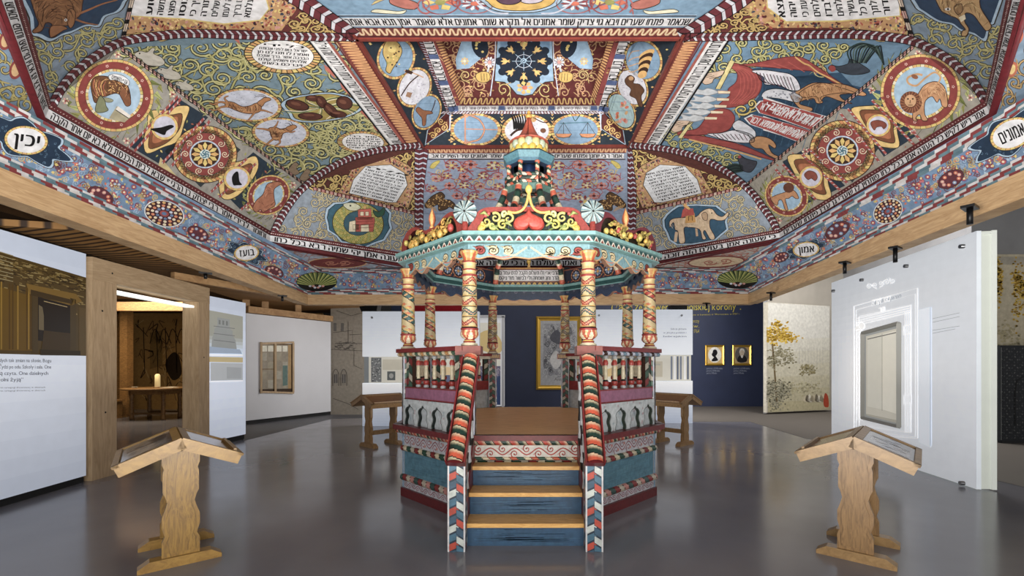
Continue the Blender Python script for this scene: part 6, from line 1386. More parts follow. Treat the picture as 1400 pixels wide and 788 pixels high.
# floor, ceiling
def floor_mat():
    m, nt, b = nodes('polished_resin'); tc = nt.nodes.new('ShaderNodeTexCoord'); n = nt.nodes.new('ShaderNodeTexNoise'); n.inputs['Scale'].default_value = .6; n.inputs['Detail'].default_value = 6
    r = nt.nodes.new('ShaderNodeValToRGB'); e = r.color_ramp.elements; e[0].position = .3; e[0].color = (*lin((106,105,111)), 1); e[1].position = .7; e[1].color = (*lin((126,124,130)), 1)
    nt.links.new(tc.outputs['Object'], n.inputs['Vector']); nt.links.new(n.outputs[0], r.inputs[0]); nt.links.new(r.outputs[0], b.inputs['Base Color'])
    n2 = nt.nodes.new('ShaderNodeTexNoise'); n2.inputs['Scale'].default_value = 3; mr = nt.nodes.new('ShaderNodeMapRange'); mr.inputs[3].default_value = .1; mr.inputs[4].default_value = .24
    nt.links.new(tc.outputs['Object'], n2.inputs['Vector']); nt.links.new(n2.outputs[0], mr.inputs[0]); nt.links.new(mr.outputs[0], b.inputs['Roughness']); b.inputs['Specular IOR Level'].default_value = .45
    return m
M_floor = floor_mat(); M_carpet = plain_mat('matt_flooring', (92,86,80), .8); M_black = plain_mat('black_paint', (16,16,17), .7); M_metal = plain_mat('black_metal', (22,22,24), .4, .6)
M_white = plain_mat('white_plaster', (206,206,210), .6); M_grey = plain_mat('grey_concrete', (138,138,140), .7, var=.25); M_steel = plain_mat('brushed_steel', (150,152,156), .3, .9)
def quadobj(name, pts, mat, kind='structure', h=0):
    mb = MB(); mb.face(pts, 'grey'); o = mb.build(name, mat); o['kind'] = kind; return o
quadobj('floor', [(-18,-5,0),(16,-5,0),(16,19,0),(-18,19,0)], M_floor)
quadobj('ceiling', [(-18,-5,6.6),(-18,19,6.6),(16,19,6.6),(16,-5,6.6)], M_black)
bl = lambda px, py: (FL(px, py).x, FL(px, py).y, .003)
quadobj('trim_1', [bl(900,577), bl(1025,577), bl(1102,600), (6.3,8.3,.003), (6.3,4,.003), (15.9,4,.003), (15.9,18.9,.003), (2,18.9,.003)], M_carpet)
quadobj('trim_2', [bl(333,603), bl(453,573), bl(495,572), (-3.6,13.5,.003), (-3.6,14.1,.003), (-6.3,14.1,.003), (-7.4,11.8,.003), (-6.1,9.6,.003)], plain_mat('dark_grey_flooring', (76,76,80), .5))
# back wall
M_blue = plain_mat('ink_blue_wall', (40,48,74), .55, var=.2)
o = wallmb((-5.2,17), (9.15,17), 0, 6.6, .2, 'grey', M_blue, 'wall_back', kind='structure')
S, f = pface('w', (-5.2,17), (9.15,17), 0, 6)
S.poly([(560,411),(640,411),(640,428),(560,428)], (150,24,34), 1)
S.text('(Żąda, że wawerz do polskiej korony”.', [(836,414.5),(1013,413.5),(1013,426.5),(836,428)], (196,180,74), 2, sp=.09, y0=-.2, y1=.75); S.text('napisane w kwietniu w Warszawie w 1757 r.', [(938,429.5),(1012,428),(1012,431),(938,432.5)], (176,164,80), 2, sp=.1, y0=-.2, y1=.75)
for i, t in enumerate(('rzeczy','św.','w 1764')): S.text(t, [(944,437+i*7),(956,437+i*7),(956,441.5+i*7),(944,441.5+i*7)], (176,164,80), 2)
for x in (966, 1003):
    for i in range(3): S.text('portret z XVIII wieku', [(x,503+i*3.2),(x+22-i*4,503+i*3.2),(x+22-i*4,505.2+i*3.2),(x,505.2+i*3.2)], (150,156,172), 2)
w = f.mb.build('wall_lettering', M_mural, o, 'yellow lettering and small captions on the blue wall')
# gilt frames
M_gold = plain_mat('gilding', (206,164,70), .3, .7, var=.15)
def framed(name, x0, y0, x1, y1, d, fw, label, art, cat='picture', thick=.06, group=None):
    a, b = PD(x0, y1, d), PD(x1, y0, d); t = thing(name, label, cat, ((a.x+b.x)/2, d, a.z), group); mb = MB(); fw = fw*d/F
    for s0, s1, w0, w1 in ((0, fw*.35, .5, 1), (fw*.35, fw*.7, 1, .55), (fw*.7, fw, .55, .3)):
        R = lambda s, w: [Vector((a.x+s, d-thick*w, a.z+s)), Vector((b.x-s, d-thick*w, a.z+s)), Vector((b.x-s, d-thick*w, b.z-s)), Vector((a.x+s, d-thick*w, b.z-s))]
        o_, i_ = R(s0, w0), R(s1, w1)
        for k in range(4): mb.face([o_[k], o_[(k+1) % 4], i_[(k+1) % 4], i_[k]], 'gold')
    for k in range(4):
        R0 = [Vector((a.x, d, a.z)), Vector((b.x, d, a.z)), Vector((b.x, d, b.z)), Vector((a.x, d, b.z))]; R1 = [v-Vector((0, thick*.5, 0)) for v in R0]; mb.face([R0[k], R0[(k+1) % 4], R1[(k+1) % 4], R1[k]], 'gold')
    mb.build('gilt_frame', M_gold, t)
    mb = MB(); yy = d-thick*.25; mb.face([(a.x+fw*.9, yy, a.z+fw*.9), (b.x-fw*.9, yy, a.z+fw*.9), (b.x-fw*.9, yy, b.z-fw*.9), (a.x+fw*.9, yy, b.z-fw*.9)], 'bone')
    P = Flat(mb, (a.x, yy, a.z), (b.x-a.x, 0, 0), (0, 0, b.z-a.z), (0, -1, 0), .0015); art(P); mb.build('picture_sheet', M_mural, t); return t
def art_big(P):
    P.poly([(.08,.05),(.92,.05),(.92,.95),(.08,.95)], (176,176,178), 1); P.poly([(.16,.2),(.86,.2),(.86,.9),(.16,.9)], (158,158,162), 2)
    r = random.Random(4)
    for i in range(160): x, y = r.uniform(.18, .84), r.uniform(.22, .88); P.scroll((x, y), r.uniform(.02, .06), r.random()*6, 1, .008, [(120,120,126),(186,186,188),(96,96,102),(206,206,206)][i % 4], None, 3+i % 3, leaf=1)
    P.blob([(.3,.7),(.45,.82),(.6,.75),(.75,.85),(.7,.7),(.5,.62)], (92,92,100), 7); P.blob([(.3,.4),(.4,.52),(.5,.5),(.55,.36),(.42,.28)], (212,210,208), 7); P.blob([(.55,.45),(.68,.5),(.7,.35),(.6,.28)], (110,110,116), 7)
    P.text('Anno', [(.4,.16),(.6,.16),(.6,.12),(.4,.12)], (110,106,100), 3)
framed('engraving', 733, 433, 795, 533, 16.98, 6, 'large grey engraving in a gold frame on the blue wall behind the bimah', art_big)
def art_sil(P):
    P.poly([(.05,.05),(.95,.05),(.95,.95),(.05,.95)], (206,176,120), 1); P.ell((.5,.52), .34, .38, (226,224,218), 2, n=30)
    P.blob([(.42,.74),(.5,.78),(.6,.74),(.64,.62),(.6,.52),(.55,.46),(.62,.36),(.66,.24),(.36,.2),(.36,.3),(.46,.4),(.4,.44),(.34,.52),(.38,.62)], (24,22,24), 3)
framed('silhouette_portrait', 964, 472, 990, 500, 16.98, 3, 'small gold framed portrait with a black profile silhouette on a white oval', art_sil, 'picture', .05, 'small gold framed portraits')
def art_por(P):
    P.poly([(.05,.05),(.95,.05),(.95,.95),(.05,.95)], (176,150,110), 1); P.ell((.5,.52), .36, .4, (96,92,88), 2, n=30); P.blob([(.28,.18),(.3,.4),(.44,.5),(.6,.5),(.74,.38),(.72,.18)], (34,32,34), 3); P.ell((.5,.62), .12, .17, (196,180,160), 4, n=18); P.blob([(.36,.62),(.4,.78),(.5,.84),(.62,.78),(.65,.6),(.6,.7),(.5,.75),(.42,.7)], (212,208,200), 5); P.blob([(.44,.48),(.5,.36),(.57,.48)], (214,210,204), 5)
    for dx in (-.045, .045): P.ell((.5+dx,.64), .015, .012, 'dbrown', 6, n=8)
    P.stroke([(.47,.54),(.53,.54)], .012, (150,90,80), 6)
framed('oval_portrait', 1001, 472, 1027, 500, 16.98, 3, 'small gold framed portrait of a white-wigged person in a dark oval', art_por, 'picture', .05, 'small gold framed portraits')
# lit portal on the back wall
t = thing('lit_portal', 'white framed tall lit opening in the blue wall left of the large gold framed engraving', 'portal', PD(660,557,16.95))
mb = MB(); a, b = PD(632,557,16.93), PD(690,433,16.93)
mb.face([(a.x,16.93,0.02),(b.x,16.93,.02),(b.x,16.93,b.z),(a.x,16.93,b.z)], (214,214,216)); P = Flat(mb, (a.x,16.93,0), (b.x-a.x,0,0), (0,0,b.z), (0,-1,0), .0015)
P.poly([(0,.45),(.9,.45),(.9,.93),(0,.93)], (206,202,190), 1); P.blob([(.3,.75),(.6,.85),(.9,.75),(.9,.6),(.5,.62)], (196,172,120), 2); P.poly([(0,.02),(.9,.02),(.9,.34),(0,.34)], (44,58,92), 2); P.poly([(0,.34),(.9,.34),(.9,.45),(0,.45)], (96,92,112), 3); tendril(P, 0, .9, .35, .44, 8, (160,150,160), 4, .01)
mb.build('scene_panel', M_glow, t); mb = MB(); mb.box((b.x-.06, 16.9, b.z/2), (.09, .12, b.z), 'white'); mb.box(((a.x+b.x)/2, 16.9, b.z), (b.x-a.x+.03, .12, .09), 'white'); mb.build('white_frame', M_white, t)

# ---- backlit display walls
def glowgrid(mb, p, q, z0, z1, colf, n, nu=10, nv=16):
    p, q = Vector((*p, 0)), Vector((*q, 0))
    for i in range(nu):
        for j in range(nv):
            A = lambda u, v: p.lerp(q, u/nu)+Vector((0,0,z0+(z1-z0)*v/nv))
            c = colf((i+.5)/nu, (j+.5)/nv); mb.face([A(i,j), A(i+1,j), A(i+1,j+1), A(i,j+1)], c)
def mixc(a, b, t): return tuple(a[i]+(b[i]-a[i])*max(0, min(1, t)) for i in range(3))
def box_wall(mb, p, q, z0, z1, t, col):
    p, q = Vector((*p, 0)), Vector((*q, 0)); d = (q-p).normalized(); n = Vector((d.y, -d.x, 0))
    if n.dot(BC-p) > 0: n = -n
    mb.hexa([a+o+Vector((0,0,z)) for a in (p, q) for o in (n*.002, n*t) for z in (z0, z1)], col); return n
def plan(px, d): return ((px-CX)/F*d, d)
def bolt(mb, p, r=.025):
    mb.lathe([(r,0),(r,.03)], (0,0,0), (120,122,126), 10)
def display(name, label, px0, px1, d, yt, n0, n1, art, group='backlit display walls behind the bimah'):
    p, q = plan(px0, d), plan(px1, d); zt = PD(0, yt, d).z; za, zb = PD(0, n1, d).z, PD(0, n0, d).z
    t = thing(name, label, 'display case', ((p[0]+q[0])/2, d, 0), group)
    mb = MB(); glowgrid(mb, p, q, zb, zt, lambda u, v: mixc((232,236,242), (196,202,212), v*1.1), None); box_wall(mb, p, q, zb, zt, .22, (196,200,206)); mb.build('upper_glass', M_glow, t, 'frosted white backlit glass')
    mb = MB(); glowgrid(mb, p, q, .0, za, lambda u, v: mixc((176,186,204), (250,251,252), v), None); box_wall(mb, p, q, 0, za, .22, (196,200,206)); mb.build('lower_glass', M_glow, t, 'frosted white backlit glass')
    mb = MB(); y = d+.12; mb.face([(p[0],y,za),(q[0],y,za),(q[0],y,zb),(p[0],y,zb)], (206,202,190)); P = Flat(mb, (p[0],y,za), (q[0]-p[0],0,0), (0,0,zb-za), (0,-1,0), .0015); art(P); mb.box(((p[0]+q[0])/2, d+.1, za-.006), (q[0]-p[0], .2, .02), 'lgrey'); mb.build('niche', M_glow, t, 'lit niche with small prints')
    for x in (p[0]+.25, q[0]-.3):
        mb = MB(); 
        for k in range(10): a0, a1 = 2*PI*k/10, 2*PI*(k+1)/10; g = lambda a, yy: (x+.028*math.cos(a), yy, zt-.16+.028*math.sin(a)); mb.face([g(a0,d-.03), g(a1,d-.03), g(a1,d), g(a0,d)], 'grey')
        mb.face([(x+.028*math.cos(2*PI*k/10), d-.03, zt-.16+.028*math.sin(2*PI*k/10)) for k in range(10)], (110,112,116)); mb.build('bolt', M_steel, t)
    return t
def artE(P):
    P.poly([(.0,.0),(.04,.0),(.04,1),(.0,1)], (120,124,126), 1); P.poly([(.06,.03),(.15,.03),(.15,.97),(.06,.97)], (110,112,112), 1)
    for i in range(60): P.ell((.065+rn.random()*.08, .05+rn.random()*.9), .006, .02, ((70,72,74),(170,170,168))[i % 2], 2, 0, 6)
    P.poly([(.2,.1),(.27,.1),(.27,.44),(.2,.44)], (84,88,88), 1); P.ell((.235,.27), .02, .1, (150,150,146), 2, n=10); P.poly([(.16,.5),(.42,.5),(.42,.9),(.16,.9)], (190,184,168), 1)
    P.blob([(.45,.1),(.6,.5),(.75,.6),(.95,.3),(.98,.05)], (214,190,150), 1); P.poly([(.5,.0),(1,.0),(1,.3),(.5,.3)], (90,96,124), 2)
def artG(P):
    P.poly([(.02,.1),(.6,.1),(.6,.9),(.02,.9)], (214,206,186), 1); P.blob([(.1,.2),(.3,.6),(.5,.5),(.58,.2)], (206,180,130), 2); P.poly([(.62,.15),(.72,.15),(.72,.75),(.62,.75)], (186,178,160), 2)
    for i, x in enumerate((.80,.83,.86,.89,.93,.96)): P.poly([(x,.05),(x+.018,.05),(x+.018,.95),(x,.95)], ((120,126,140),(230,230,232),(90,98,116))[i % 3], 2)
    P.text('sekcja wystawy', [(.64,.68),(.7,.68),(.7,.6),(.64,.6)], 'grey', 3)
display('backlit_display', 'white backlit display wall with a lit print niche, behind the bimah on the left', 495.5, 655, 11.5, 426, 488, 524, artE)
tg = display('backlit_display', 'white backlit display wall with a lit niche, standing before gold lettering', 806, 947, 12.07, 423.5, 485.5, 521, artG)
mb = MB(); P = Flat(mb, (plan(806,12.07)[0], 12.068, 0), (1,0,0), (0,0,1), (0,-1,0), .002); x0 = plan(917,12.07)[0]
for i in range(3): P.text(('Sekcja główna','w języku polskim i','hebrajskim')[i], [(x0-plan(806,12.07)[0]-.2*(i > 0),2.55-.1*i),(x0-plan(806,12.07)[0]+.42,2.55-.1*i),(x0-plan(806,12.07)[0]+.42,2.51-.1*i),(x0-plan(806,12.07)[0]-.2*(i > 0),2.51-.1*i)], (120,124,130), 2)
mb.build('caption', M_mural, tg, 'three lines of small grey caption')

# ---- left side: backlit panel with photo, doorway, second panel, plain wall with window, sketch wall
A0, A1 = (-5.4, 2.0), (-5.872, 5.965)
t = thing('photo_panel', 'tall white backlit panel printed with a dark brown photo of a wooden doorway', 'exhibit panel', (A0[0], 4, 0))
mb = MB(); glowgrid(mb, A0, A1, .09, 3.03, lambda u, v: mixc((206,212,224), (178,186,202), abs(v-.45)*1.8), None, 14, 14); n = box_wall(mb, A0, A1, .09, 3.03, .16, (150,152,156)); mb.build('glass_sheet', M_glow, t, 'frosted white glass')
mb = MB(); box_wall(mb, (A0[0]-.03,A0[1]), (A1[0]-.03,A1[1]), 0, .09, .1, (30,30,32)); mb.build('plinth', M_black, t)
S, f = pface('photo', A0, A1, .1, 3.02)
S.poly([(-400,150),(0,345),(122,381),(122,487),(0,484),(-400,474)], (78,62,34), 1)
rq = random.Random(8)
for i in range(420):
    x = rq.uniform(-60, 121); y0 = 348+x*.29; y = y0+abs(rq.gauss(0, 20)); 
    if y > 480: continue
    wv = rq.uniform(2, 9); S.poly([(x,y),(min(121,x+wv),y+wv*.25),(min(121,x+wv),y+wv*.25+rq.uniform(.6,2)),(x,y+rq.uniform(.6,2))], [(112,92,52),(60,46,26),(136,116,72),(48,38,24),(150,132,88)][i % 5], 2)
for i in range(8): S.stroke([(-60,326+i*6),(18,350+i*5)], 1, (150,138,104), 3)
S.poly([(-60,375),(50,407),(50,480),(-60,478)], (98,74,28), 3)
for i in range(30): x = rq.uniform(-60, 48); S.poly([(x,385+x*.25),(x+2,385+x*.25),(x+2,478),(x,478)], [(120,92,36),(80,58,24),(64,48,22),(140,110,50)][i % 4], 4)
for a, b in ((44,8),(96,4)):
    S.poly([(a,398+a*.1),(a+8,400+a*.1),(a+8,484),(a,483)], (72,58,34), 5)
S.poly([(36,388),(104,402),(112,412),(98,418),(40,402)], (118,92,44), 5); S.poly([(42,396),(98,410),(98,416),(42,404)], (62,48,26), 6)
S.poly([(52,406),(96,418),(96,470),(52,466)], (36,27,18), 6); S.poly([(53,417),(58,420),(60,432),(60,452),(53,451)], (104,92,70), 7); S.poly([(60,452),(96,456),(96,486),(56,485)], (62,48,28), 7); S.stroke([(60,412),(92,420)], 1, (170,150,110), 8)
S.poly([(108,420),(121,423),(121,486),(108,486)], (88,70,40), 4); S.poly([(55,478),(110,480),(110,486.5),(55,486)], (48,38,24), 8)
for i, tx in enumerate(('gran uroczy dych tak zmian na słonie. Bogu','wypowiada? Żydzi po odu. Szkoły i sala. One','w gorzy są czyta. One dzielnych','na sala wolni żyją”')): S.text(tx, [(-30,489.5+i*9),(70-(i == 3)*38-(i == 2)*4,490.5+i*8.6),(70-(i == 3)*38-(i == 2)*4,497+i*8.6),(-30,496.5+i*9)], (70,74,84), 3, y0=-.2, y1=.75, sp=.06)
for i in range(2): S.text('fotografia wnętrza synagogi drewnianej w zbiorach', [(-30,529+i*4.5),(62,528.5+i*4.2),(62,531.4+i*4.2),(-30,532+i*4.5)], (120,124,132), 3, y0=-.2, y1=.75)
f.mb.build('photo_print', emit_paint_mat('backlit_photo', .12), t, 'brown photograph with lines of Polish text beneath')
# timber door frame
M_oak = wood_mat('pale_timber', (186,160,128), (158,132,100), (9, 9, .9), .6); D0, D1 = Vector((-5.885,6.03,0)), Vector((-6.06,8.49,0)); dd = (D1-D0).normalized(); dn = Vector((-dd.y, dd.x, 0)); 
if dn.x > 0: dn = -dn
L_ = (D1-D0).length
tf = thing('timber_doorway', 'massive pale timber door frame left of the bimah, open to a dim brown room', 'door frame', (D0+D1)/2)
def dbox(s0, s1, z0, z1, t0, t1, name, mat, col='tan', label=None):
    mb = MB(); mb.hexa([D0+dd*s+dn*tt+Vector((0,0,z)) for s in (s0, s1) for tt in (t0, t1) for z in (z0, z1)], col); return mb.build(name, mat, tf, label)
M_oakh = wood_mat('pale_timber_lintel', (186,160,128), (158,132,100), (1.2, 1.2, 10), .6)
dbox(0, .39, 0, 2.71, -.03, .25, 'door_post', M_oak); dbox(2.16, L_, 0, 2.71, -.03, .25, 'door_post', M_oak); dbox(0, L_, 2.71, 3.01, -.035, .26, 'lintel', M_oakh)
dbox(.39, 2.16, 2.6, 2.64, .05, .2, 'light_strip', plain_mat('led_strip', (240,244,240), .4, emit=1.0), 'white', 'white light strip under the lintel')
for s, z in ((.2,.9),(.15,2.3),(2.3,1.7),(.31,2.85)):
    mb = MB(); c = D0+dd*s+dn*-.036+Vector((0,0,z)); mb.face([c+dd*.014*math.cos(a*.785)+Vector((0,0,.014*math.sin(a*.785))) for a in range(8)], 'dbrown'); mb.build('peg', M_black, tf)
# second panel
B0, B1 = (-6.06,8.52), (-5.98,9.5)
t = thing('tower_panel', 'narrow white backlit panel printed with a faded grey tower, right of the timber doorway', 'exhibit panel', (-6.02, 9, 0))
mb = MB(); glowgrid(mb, B0, B1, .1, 2.87, lambda u, v: mixc((216,224,240), (186,194,210), abs(v-.35)*1.6), None, 6, 14); box_wall(mb, B0, B1, .1, 2.87, .16, (170,172,176)); mb.build('glass_sheet', M_glow, t, 'frosted white glass'); mb = MB(); box_wall(mb, (B0[0]-.03,B0[1]), (B1[0]-.03,B1[1]), 0, .1, .1, (30,30,32)); mb.build('plinth', M_black, t)
S, f = pface('b', B0, B1, .1, 2.86)
for i in range(12): S.poly([(284,424+i*5),(332,433+i*4.4),(332,437.4+i*4.4),(284,429+i*5)], mixc((150,150,140), (206,220,240), max(0, i-6)/5), 1)
S.poly([(289,478),(290,462),(293,456),(293,450),(297,446),(297,434),(314,437),(314,449),(318,453),(318,459),(322,465),(324,480)], (140,143,142), 2); S.poly([(286,474),(328,478),(331,484),(285,483)], (150,164,184), 2.5)
for yy in (446, 456, 465): S.stroke([(292,yy),(321,yy+3.5)], 1, (112,114,114), 3)
for k in range(3): S.poly([(299+k*5,437.5+k*.8),(301.5+k*5,438+k*.8),(301.5+k*5,444+k*.8),(299+k*5,443.5+k*.8)], (112,114,112), 3)
S.stroke([(284,485.5),(332,486)], 1.6, (250,252,255), 4); S.poly([(286,488),(332,489),(332,496),(286,495)], (186,170,130), 2); S.poly([(288,496),(332,497),(332,520),(288,521)], (176,180,184), 2); S.poly([(310,502),(330,503),(330,518),(310,518)], (160,164,168), 3); S.stroke([(284,522),(332,521)], 1.4, (250,252,255), 4)
f.mb.build('tower_print', M_glow, t, 'faded grey print of a church tower')
# plain wall with window
C0, C1 = (-7.4,11.77), (-6.25,14.2)
o = wallmb(C0, C1, .1, 2.92, .2, 'lgrey', M_white, 'wall_left', kind='structure'); wallmb((C0[0]-.04,C0[1]+.01), (C1[0]-.04,C1[1]+.01), 0, .1, .1, 'black', M_black, 'baseboard_left', kind='structure')
S, f = pface('w1', C0, C1, .12, 2.9, .006)
S.poly([(355.5,469),(400,470.5),(400,535),(355.5,536)], (112,92,70), 1); S.poly([(357,471),(398,472.5),(398,532),(357,533)], (150,140,124), 2)
for k, (a, b) in enumerate(((357.5,365),(366.5,374),(377,385),(386.5,393))):
    S.poly([(a,473),(b,473),(b,481),(a,481)], (226,222,206), 3)  # top panes painted pale to look lit
    for r in range(4): S.poly([(a,482.5+r*12.5),(b,482.5+r*12.5),(b,493.5+r*12.5),(a,493.5+r*12.5)], [(166,160,146),(150,142,128),(158,150,132),(146,138,124)][(k+r) % 4], 3)
    if k == 3: S.poly([(a,500),(b,500),(b,527),(a,528)], (96,118,112), 3.5)
S.poly([(374,472),(377,472),(377,532),(374,533)], (176,150,110), 4); S.poly([(394,472),(398,472),(398,532),(394,532)], (170,140,100), 4); S.stroke([(357,505),(374,505)], 1.2, (120,100,76), 4); S.poly([(354.5,532.5),(401,531.5),(401,536),(354.5,536.6)], (60,46,36), 5)
w = f.mb.build('window_1', M_mural, None, None, None, None, 'structure')
mbw = MB()
def onC(px, z, out): 
    r = ray(px, 500); p, q = Vector((*C0,0)), Vector((*C1,0)); d_ = q-p; det = r.x*(-d_.y)+d_.x*r.y; tt = (p.x*(-d_.y)+d_.x*p.y)/det; v = r*tt; nn = Vector((d_.y,-d_.x,0)).normalized(); nn = nn if nn.dot(BC-p) > 0 else -nn; return Vector((v.x,v.y,z))+nn*out
for a, b in (((355,2.14),(400.5,2.22)),((355,.84),(400.5,.76)),((356,.8),(356,2.18)),((400,.78),(400,2.2)),((375.5,.82),(375.5,2.18))): mbw.bar(onC(a[0],a[1],.03), onC(b[0],b[1],.03), .05, .05, (128,104,76), Vector((.1,.1,1)))
fr = mbw.build('window_frame', M_oak, w)
mb = MB(); p, q = Vector((*C0,0)), Vector((*C1,0)); mb.bar(p+Vector((0,0,3.02)), q+Vector((0,0,3.02)), .2, .17, 'tan'); tm = mb.build('wall_plate', wood_mat('rough_timber', (176,140,98), (138,102,66), (2,2,2), .65), None, 'rough timber beam lying on top of the plain white wall with the window', 'beam')
M_rough = tm.data.materials[0]
mb = MB(); mb.bar(GH(236,377,1.54), GH(416,408,1.54), .1, .12, 'tan'); mb.build('tie_beam', M_rough, None, 'long rough timber running above the doorway towards the corner of the painted vault', 'beam')
for i, px in enumerate((340, 366, 411)):
    v = onC(px, 3.2, -.1); mb = MB(); mb.box((v.x, v.y, 3.24), (.16, .16, .27), 'tan', .5); mb.build('timber_block', M_rough, None, ('short timber block above the left end of the white wall with the window','short timber block above the window in the white wall','short timber block at the far corner, beside the sketch wall')[i], 'timber block', 'timber blocks on the wall plate')
# planked ceiling over the left aisle
def plank_mat():
    m, nt, b = nodes('brown_laths'); tc = nt.nodes.new('ShaderNodeTexCoord'); w_ = nt.nodes.new('ShaderNodeTexWave'); w_.bands_direction = 'Y'; w_.inputs['Scale'].default_value = 2.4; w_.inputs['Distortion'].default_value = .6
    r = nt.nodes.new('ShaderNodeValToRGB'); e = r.color_ramp.elements; e[0].position = .1; e[0].color = (*lin((52,34,20)), 1); e[1].position = .5; e[1].color = (*lin((158,116,66)), 1)
    nt.links.new(tc.outputs['Object'], w_.inputs[0]); nt.links.new(w_.outputs[0], r.inputs[0]); nt.links.new(r.outputs[0], b.inputs['Base Color']); b.inputs['Roughness'].default_value = .7; return m
mb = MB(); P8 = [Vector(v) for v in ((-6.35,5.35,3.22),(-6.35,5.35,3.3),(-8.2,14.6,3.3),(-8.2,14.6,3.38),(-5.1,6.4,3.4),(-5.1,6.4,3.48),(-5.1,14.6,3.4),(-5.1,14.6,3.48))]; mb.hexa(P8, 'brown'); o = mb.build('ceiling_left', plank_mat()); o['kind'] = 'structure'
# sketch wall
o = wallmb(plan(452,14.25), plan(512,14.25), 0, 3.75, .15, (150,142,130), M_mural, 'wall_left', kind='structure'); S, f = pface('sk', plan(452,14.25), plan(512,14.25), .05, 3.7)
SK = (92,86,80)
for P_ in ([(470,470),(495,470)],[(455,455),(482,452),(482,468),(458,470)],[(476,440),(476,470)],[(478,458),(495,457)],[(452,478),(495,480)],[(455,545),(475,552),(490,560)],[(460,425),(480,432),(495,428)],[(484,478),(484,500),(495,505)]): S.stroke(P_, .7, SK, 1)
for x in (456, 466): S.poly([(x,442),(x+4,442),(x+4,453),(x,453)], (110,106,102), 1)
for i in range(60): x, y = rn.uniform(456, 484), rn.uniform(468, 478); S.stroke([(x,y),(x+rn.uniform(2,5),y+rn.uniform(-1,2))], .6, (104,98,92), 2)
for x in (455, 466): S.stroke(catm([(x,528),(x,512),(x+4,505),(x+8,512),(x+8,528)]), .9, SK, 2); S.poly([(x+1.5,512),(x+6.5,512),(x+6.5,524),(x+1.5,524)], (96,92,90), 1); S.stroke([(x+4,506),(x+4,527)], .7, (160,154,144), 3)
f.mb.build('sketch_lines', M_mural, o, 'grey line drawing of old houses')
# outer dark walls; the unseen room sides are added to block world light
for nm, p, q, z1 in (('wall_left', (-6.6,-3), (-6.6,5.0), 6.6), ('wall_left', (-6.6,5.0), (-17,5.0), 6.6), ('wall_left', (-17,5.0), (-17,16.2), 6.6), ('wall_back', (-17,16.2), (-7,16.2), 6.6), ('wall_back', (-7.2,16.2), (-5,17.1), 6.6)):
    wallmb(p, q, 0, z1, .1, 'black', M_black if nm != 'wall_back' else plain_mat('dark_wall', (40,36,34), .8), nm, kind='structure')
# ---- dim room beyond the doorway
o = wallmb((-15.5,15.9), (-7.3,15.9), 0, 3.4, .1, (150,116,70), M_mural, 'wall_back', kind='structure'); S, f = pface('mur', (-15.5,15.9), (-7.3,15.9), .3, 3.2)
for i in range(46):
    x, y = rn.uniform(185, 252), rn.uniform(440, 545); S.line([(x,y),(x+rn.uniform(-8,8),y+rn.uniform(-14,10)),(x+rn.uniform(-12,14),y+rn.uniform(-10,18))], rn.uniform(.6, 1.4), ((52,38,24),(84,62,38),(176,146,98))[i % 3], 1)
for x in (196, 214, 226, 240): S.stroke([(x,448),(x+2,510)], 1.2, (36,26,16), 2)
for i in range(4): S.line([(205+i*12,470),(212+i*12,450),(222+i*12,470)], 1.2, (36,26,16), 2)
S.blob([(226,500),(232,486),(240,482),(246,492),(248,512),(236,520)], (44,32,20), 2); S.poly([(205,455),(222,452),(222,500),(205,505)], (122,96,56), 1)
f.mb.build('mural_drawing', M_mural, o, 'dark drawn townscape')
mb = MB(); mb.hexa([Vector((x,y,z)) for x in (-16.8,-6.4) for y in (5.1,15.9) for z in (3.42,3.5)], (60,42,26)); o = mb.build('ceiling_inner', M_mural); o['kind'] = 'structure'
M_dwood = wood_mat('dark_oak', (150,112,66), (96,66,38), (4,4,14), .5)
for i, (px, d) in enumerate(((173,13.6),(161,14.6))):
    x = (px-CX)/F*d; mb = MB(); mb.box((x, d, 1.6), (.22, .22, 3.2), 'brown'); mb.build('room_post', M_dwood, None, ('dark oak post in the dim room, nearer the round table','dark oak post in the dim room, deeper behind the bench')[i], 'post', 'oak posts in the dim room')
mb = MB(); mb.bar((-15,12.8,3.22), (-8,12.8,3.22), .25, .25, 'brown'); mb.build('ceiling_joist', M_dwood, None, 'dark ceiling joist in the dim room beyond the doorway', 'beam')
tb = thing('refectory_table', 'old round wooden table on turned legs in the dim room beyond the doorway', 'table', (-10.85, 13.1, 0))
cx_, cy_ = -10.85, 13.1; mb = MB(); mb.lathe([(.78,.86),(.8,.875),(.8,.895),(.78,.905)], (cx_,cy_,0), 'tan', 36); mb.build('table_top', M_dwood, tb)
mb = MB(); mb.box((cx_,cy_,.79), (1.0,.7,.13), 'tan'); mb.build('apron', M_dwood, tb)
for sx in (-.45, .45):
    for sy in (-.3, .3): mb = MB(); mb.lathe([(.05,0),(.06,.05),(.045,.12),(.04,.16),(.06,.22),(.045,.3),(.055,.45),(.04,.58),(.06,.64),(.06,.8)], (cx_+sx,cy_+sy,0), 'tan', 12); mb.build('leg', M_dwood, tb)
for sy in (-.3, .3): mb = MB(); mb.bar((cx_-.45,cy_+sy,.18), (cx_+.45,cy_+sy,.18), .06, .06, 'tan'); mb.build('stretcher', M_dwood, tb)
cn = thing('candle_lamp', 'pale cylinder lantern with a white candle standing on the round table', 'candle', (cx_+.12, cy_-.1, .905)); mb = MB(); mb.lathe([(.11,0),(.11,.02),(.06,.03)], (cx_+.12,cy_-.1,.905), (120,96,60), 16); mb.build('base', M_dwood, cn)
mb = MB(); mb.lathe([(.065,.03),(.065,.36),(.04,.40)], (cx_+.12,cy_-.1,.905), (226,214,170), 16); mb.build('candle', plain_mat('warm_wax', (236,216,160), .4, emit=.35), cn)
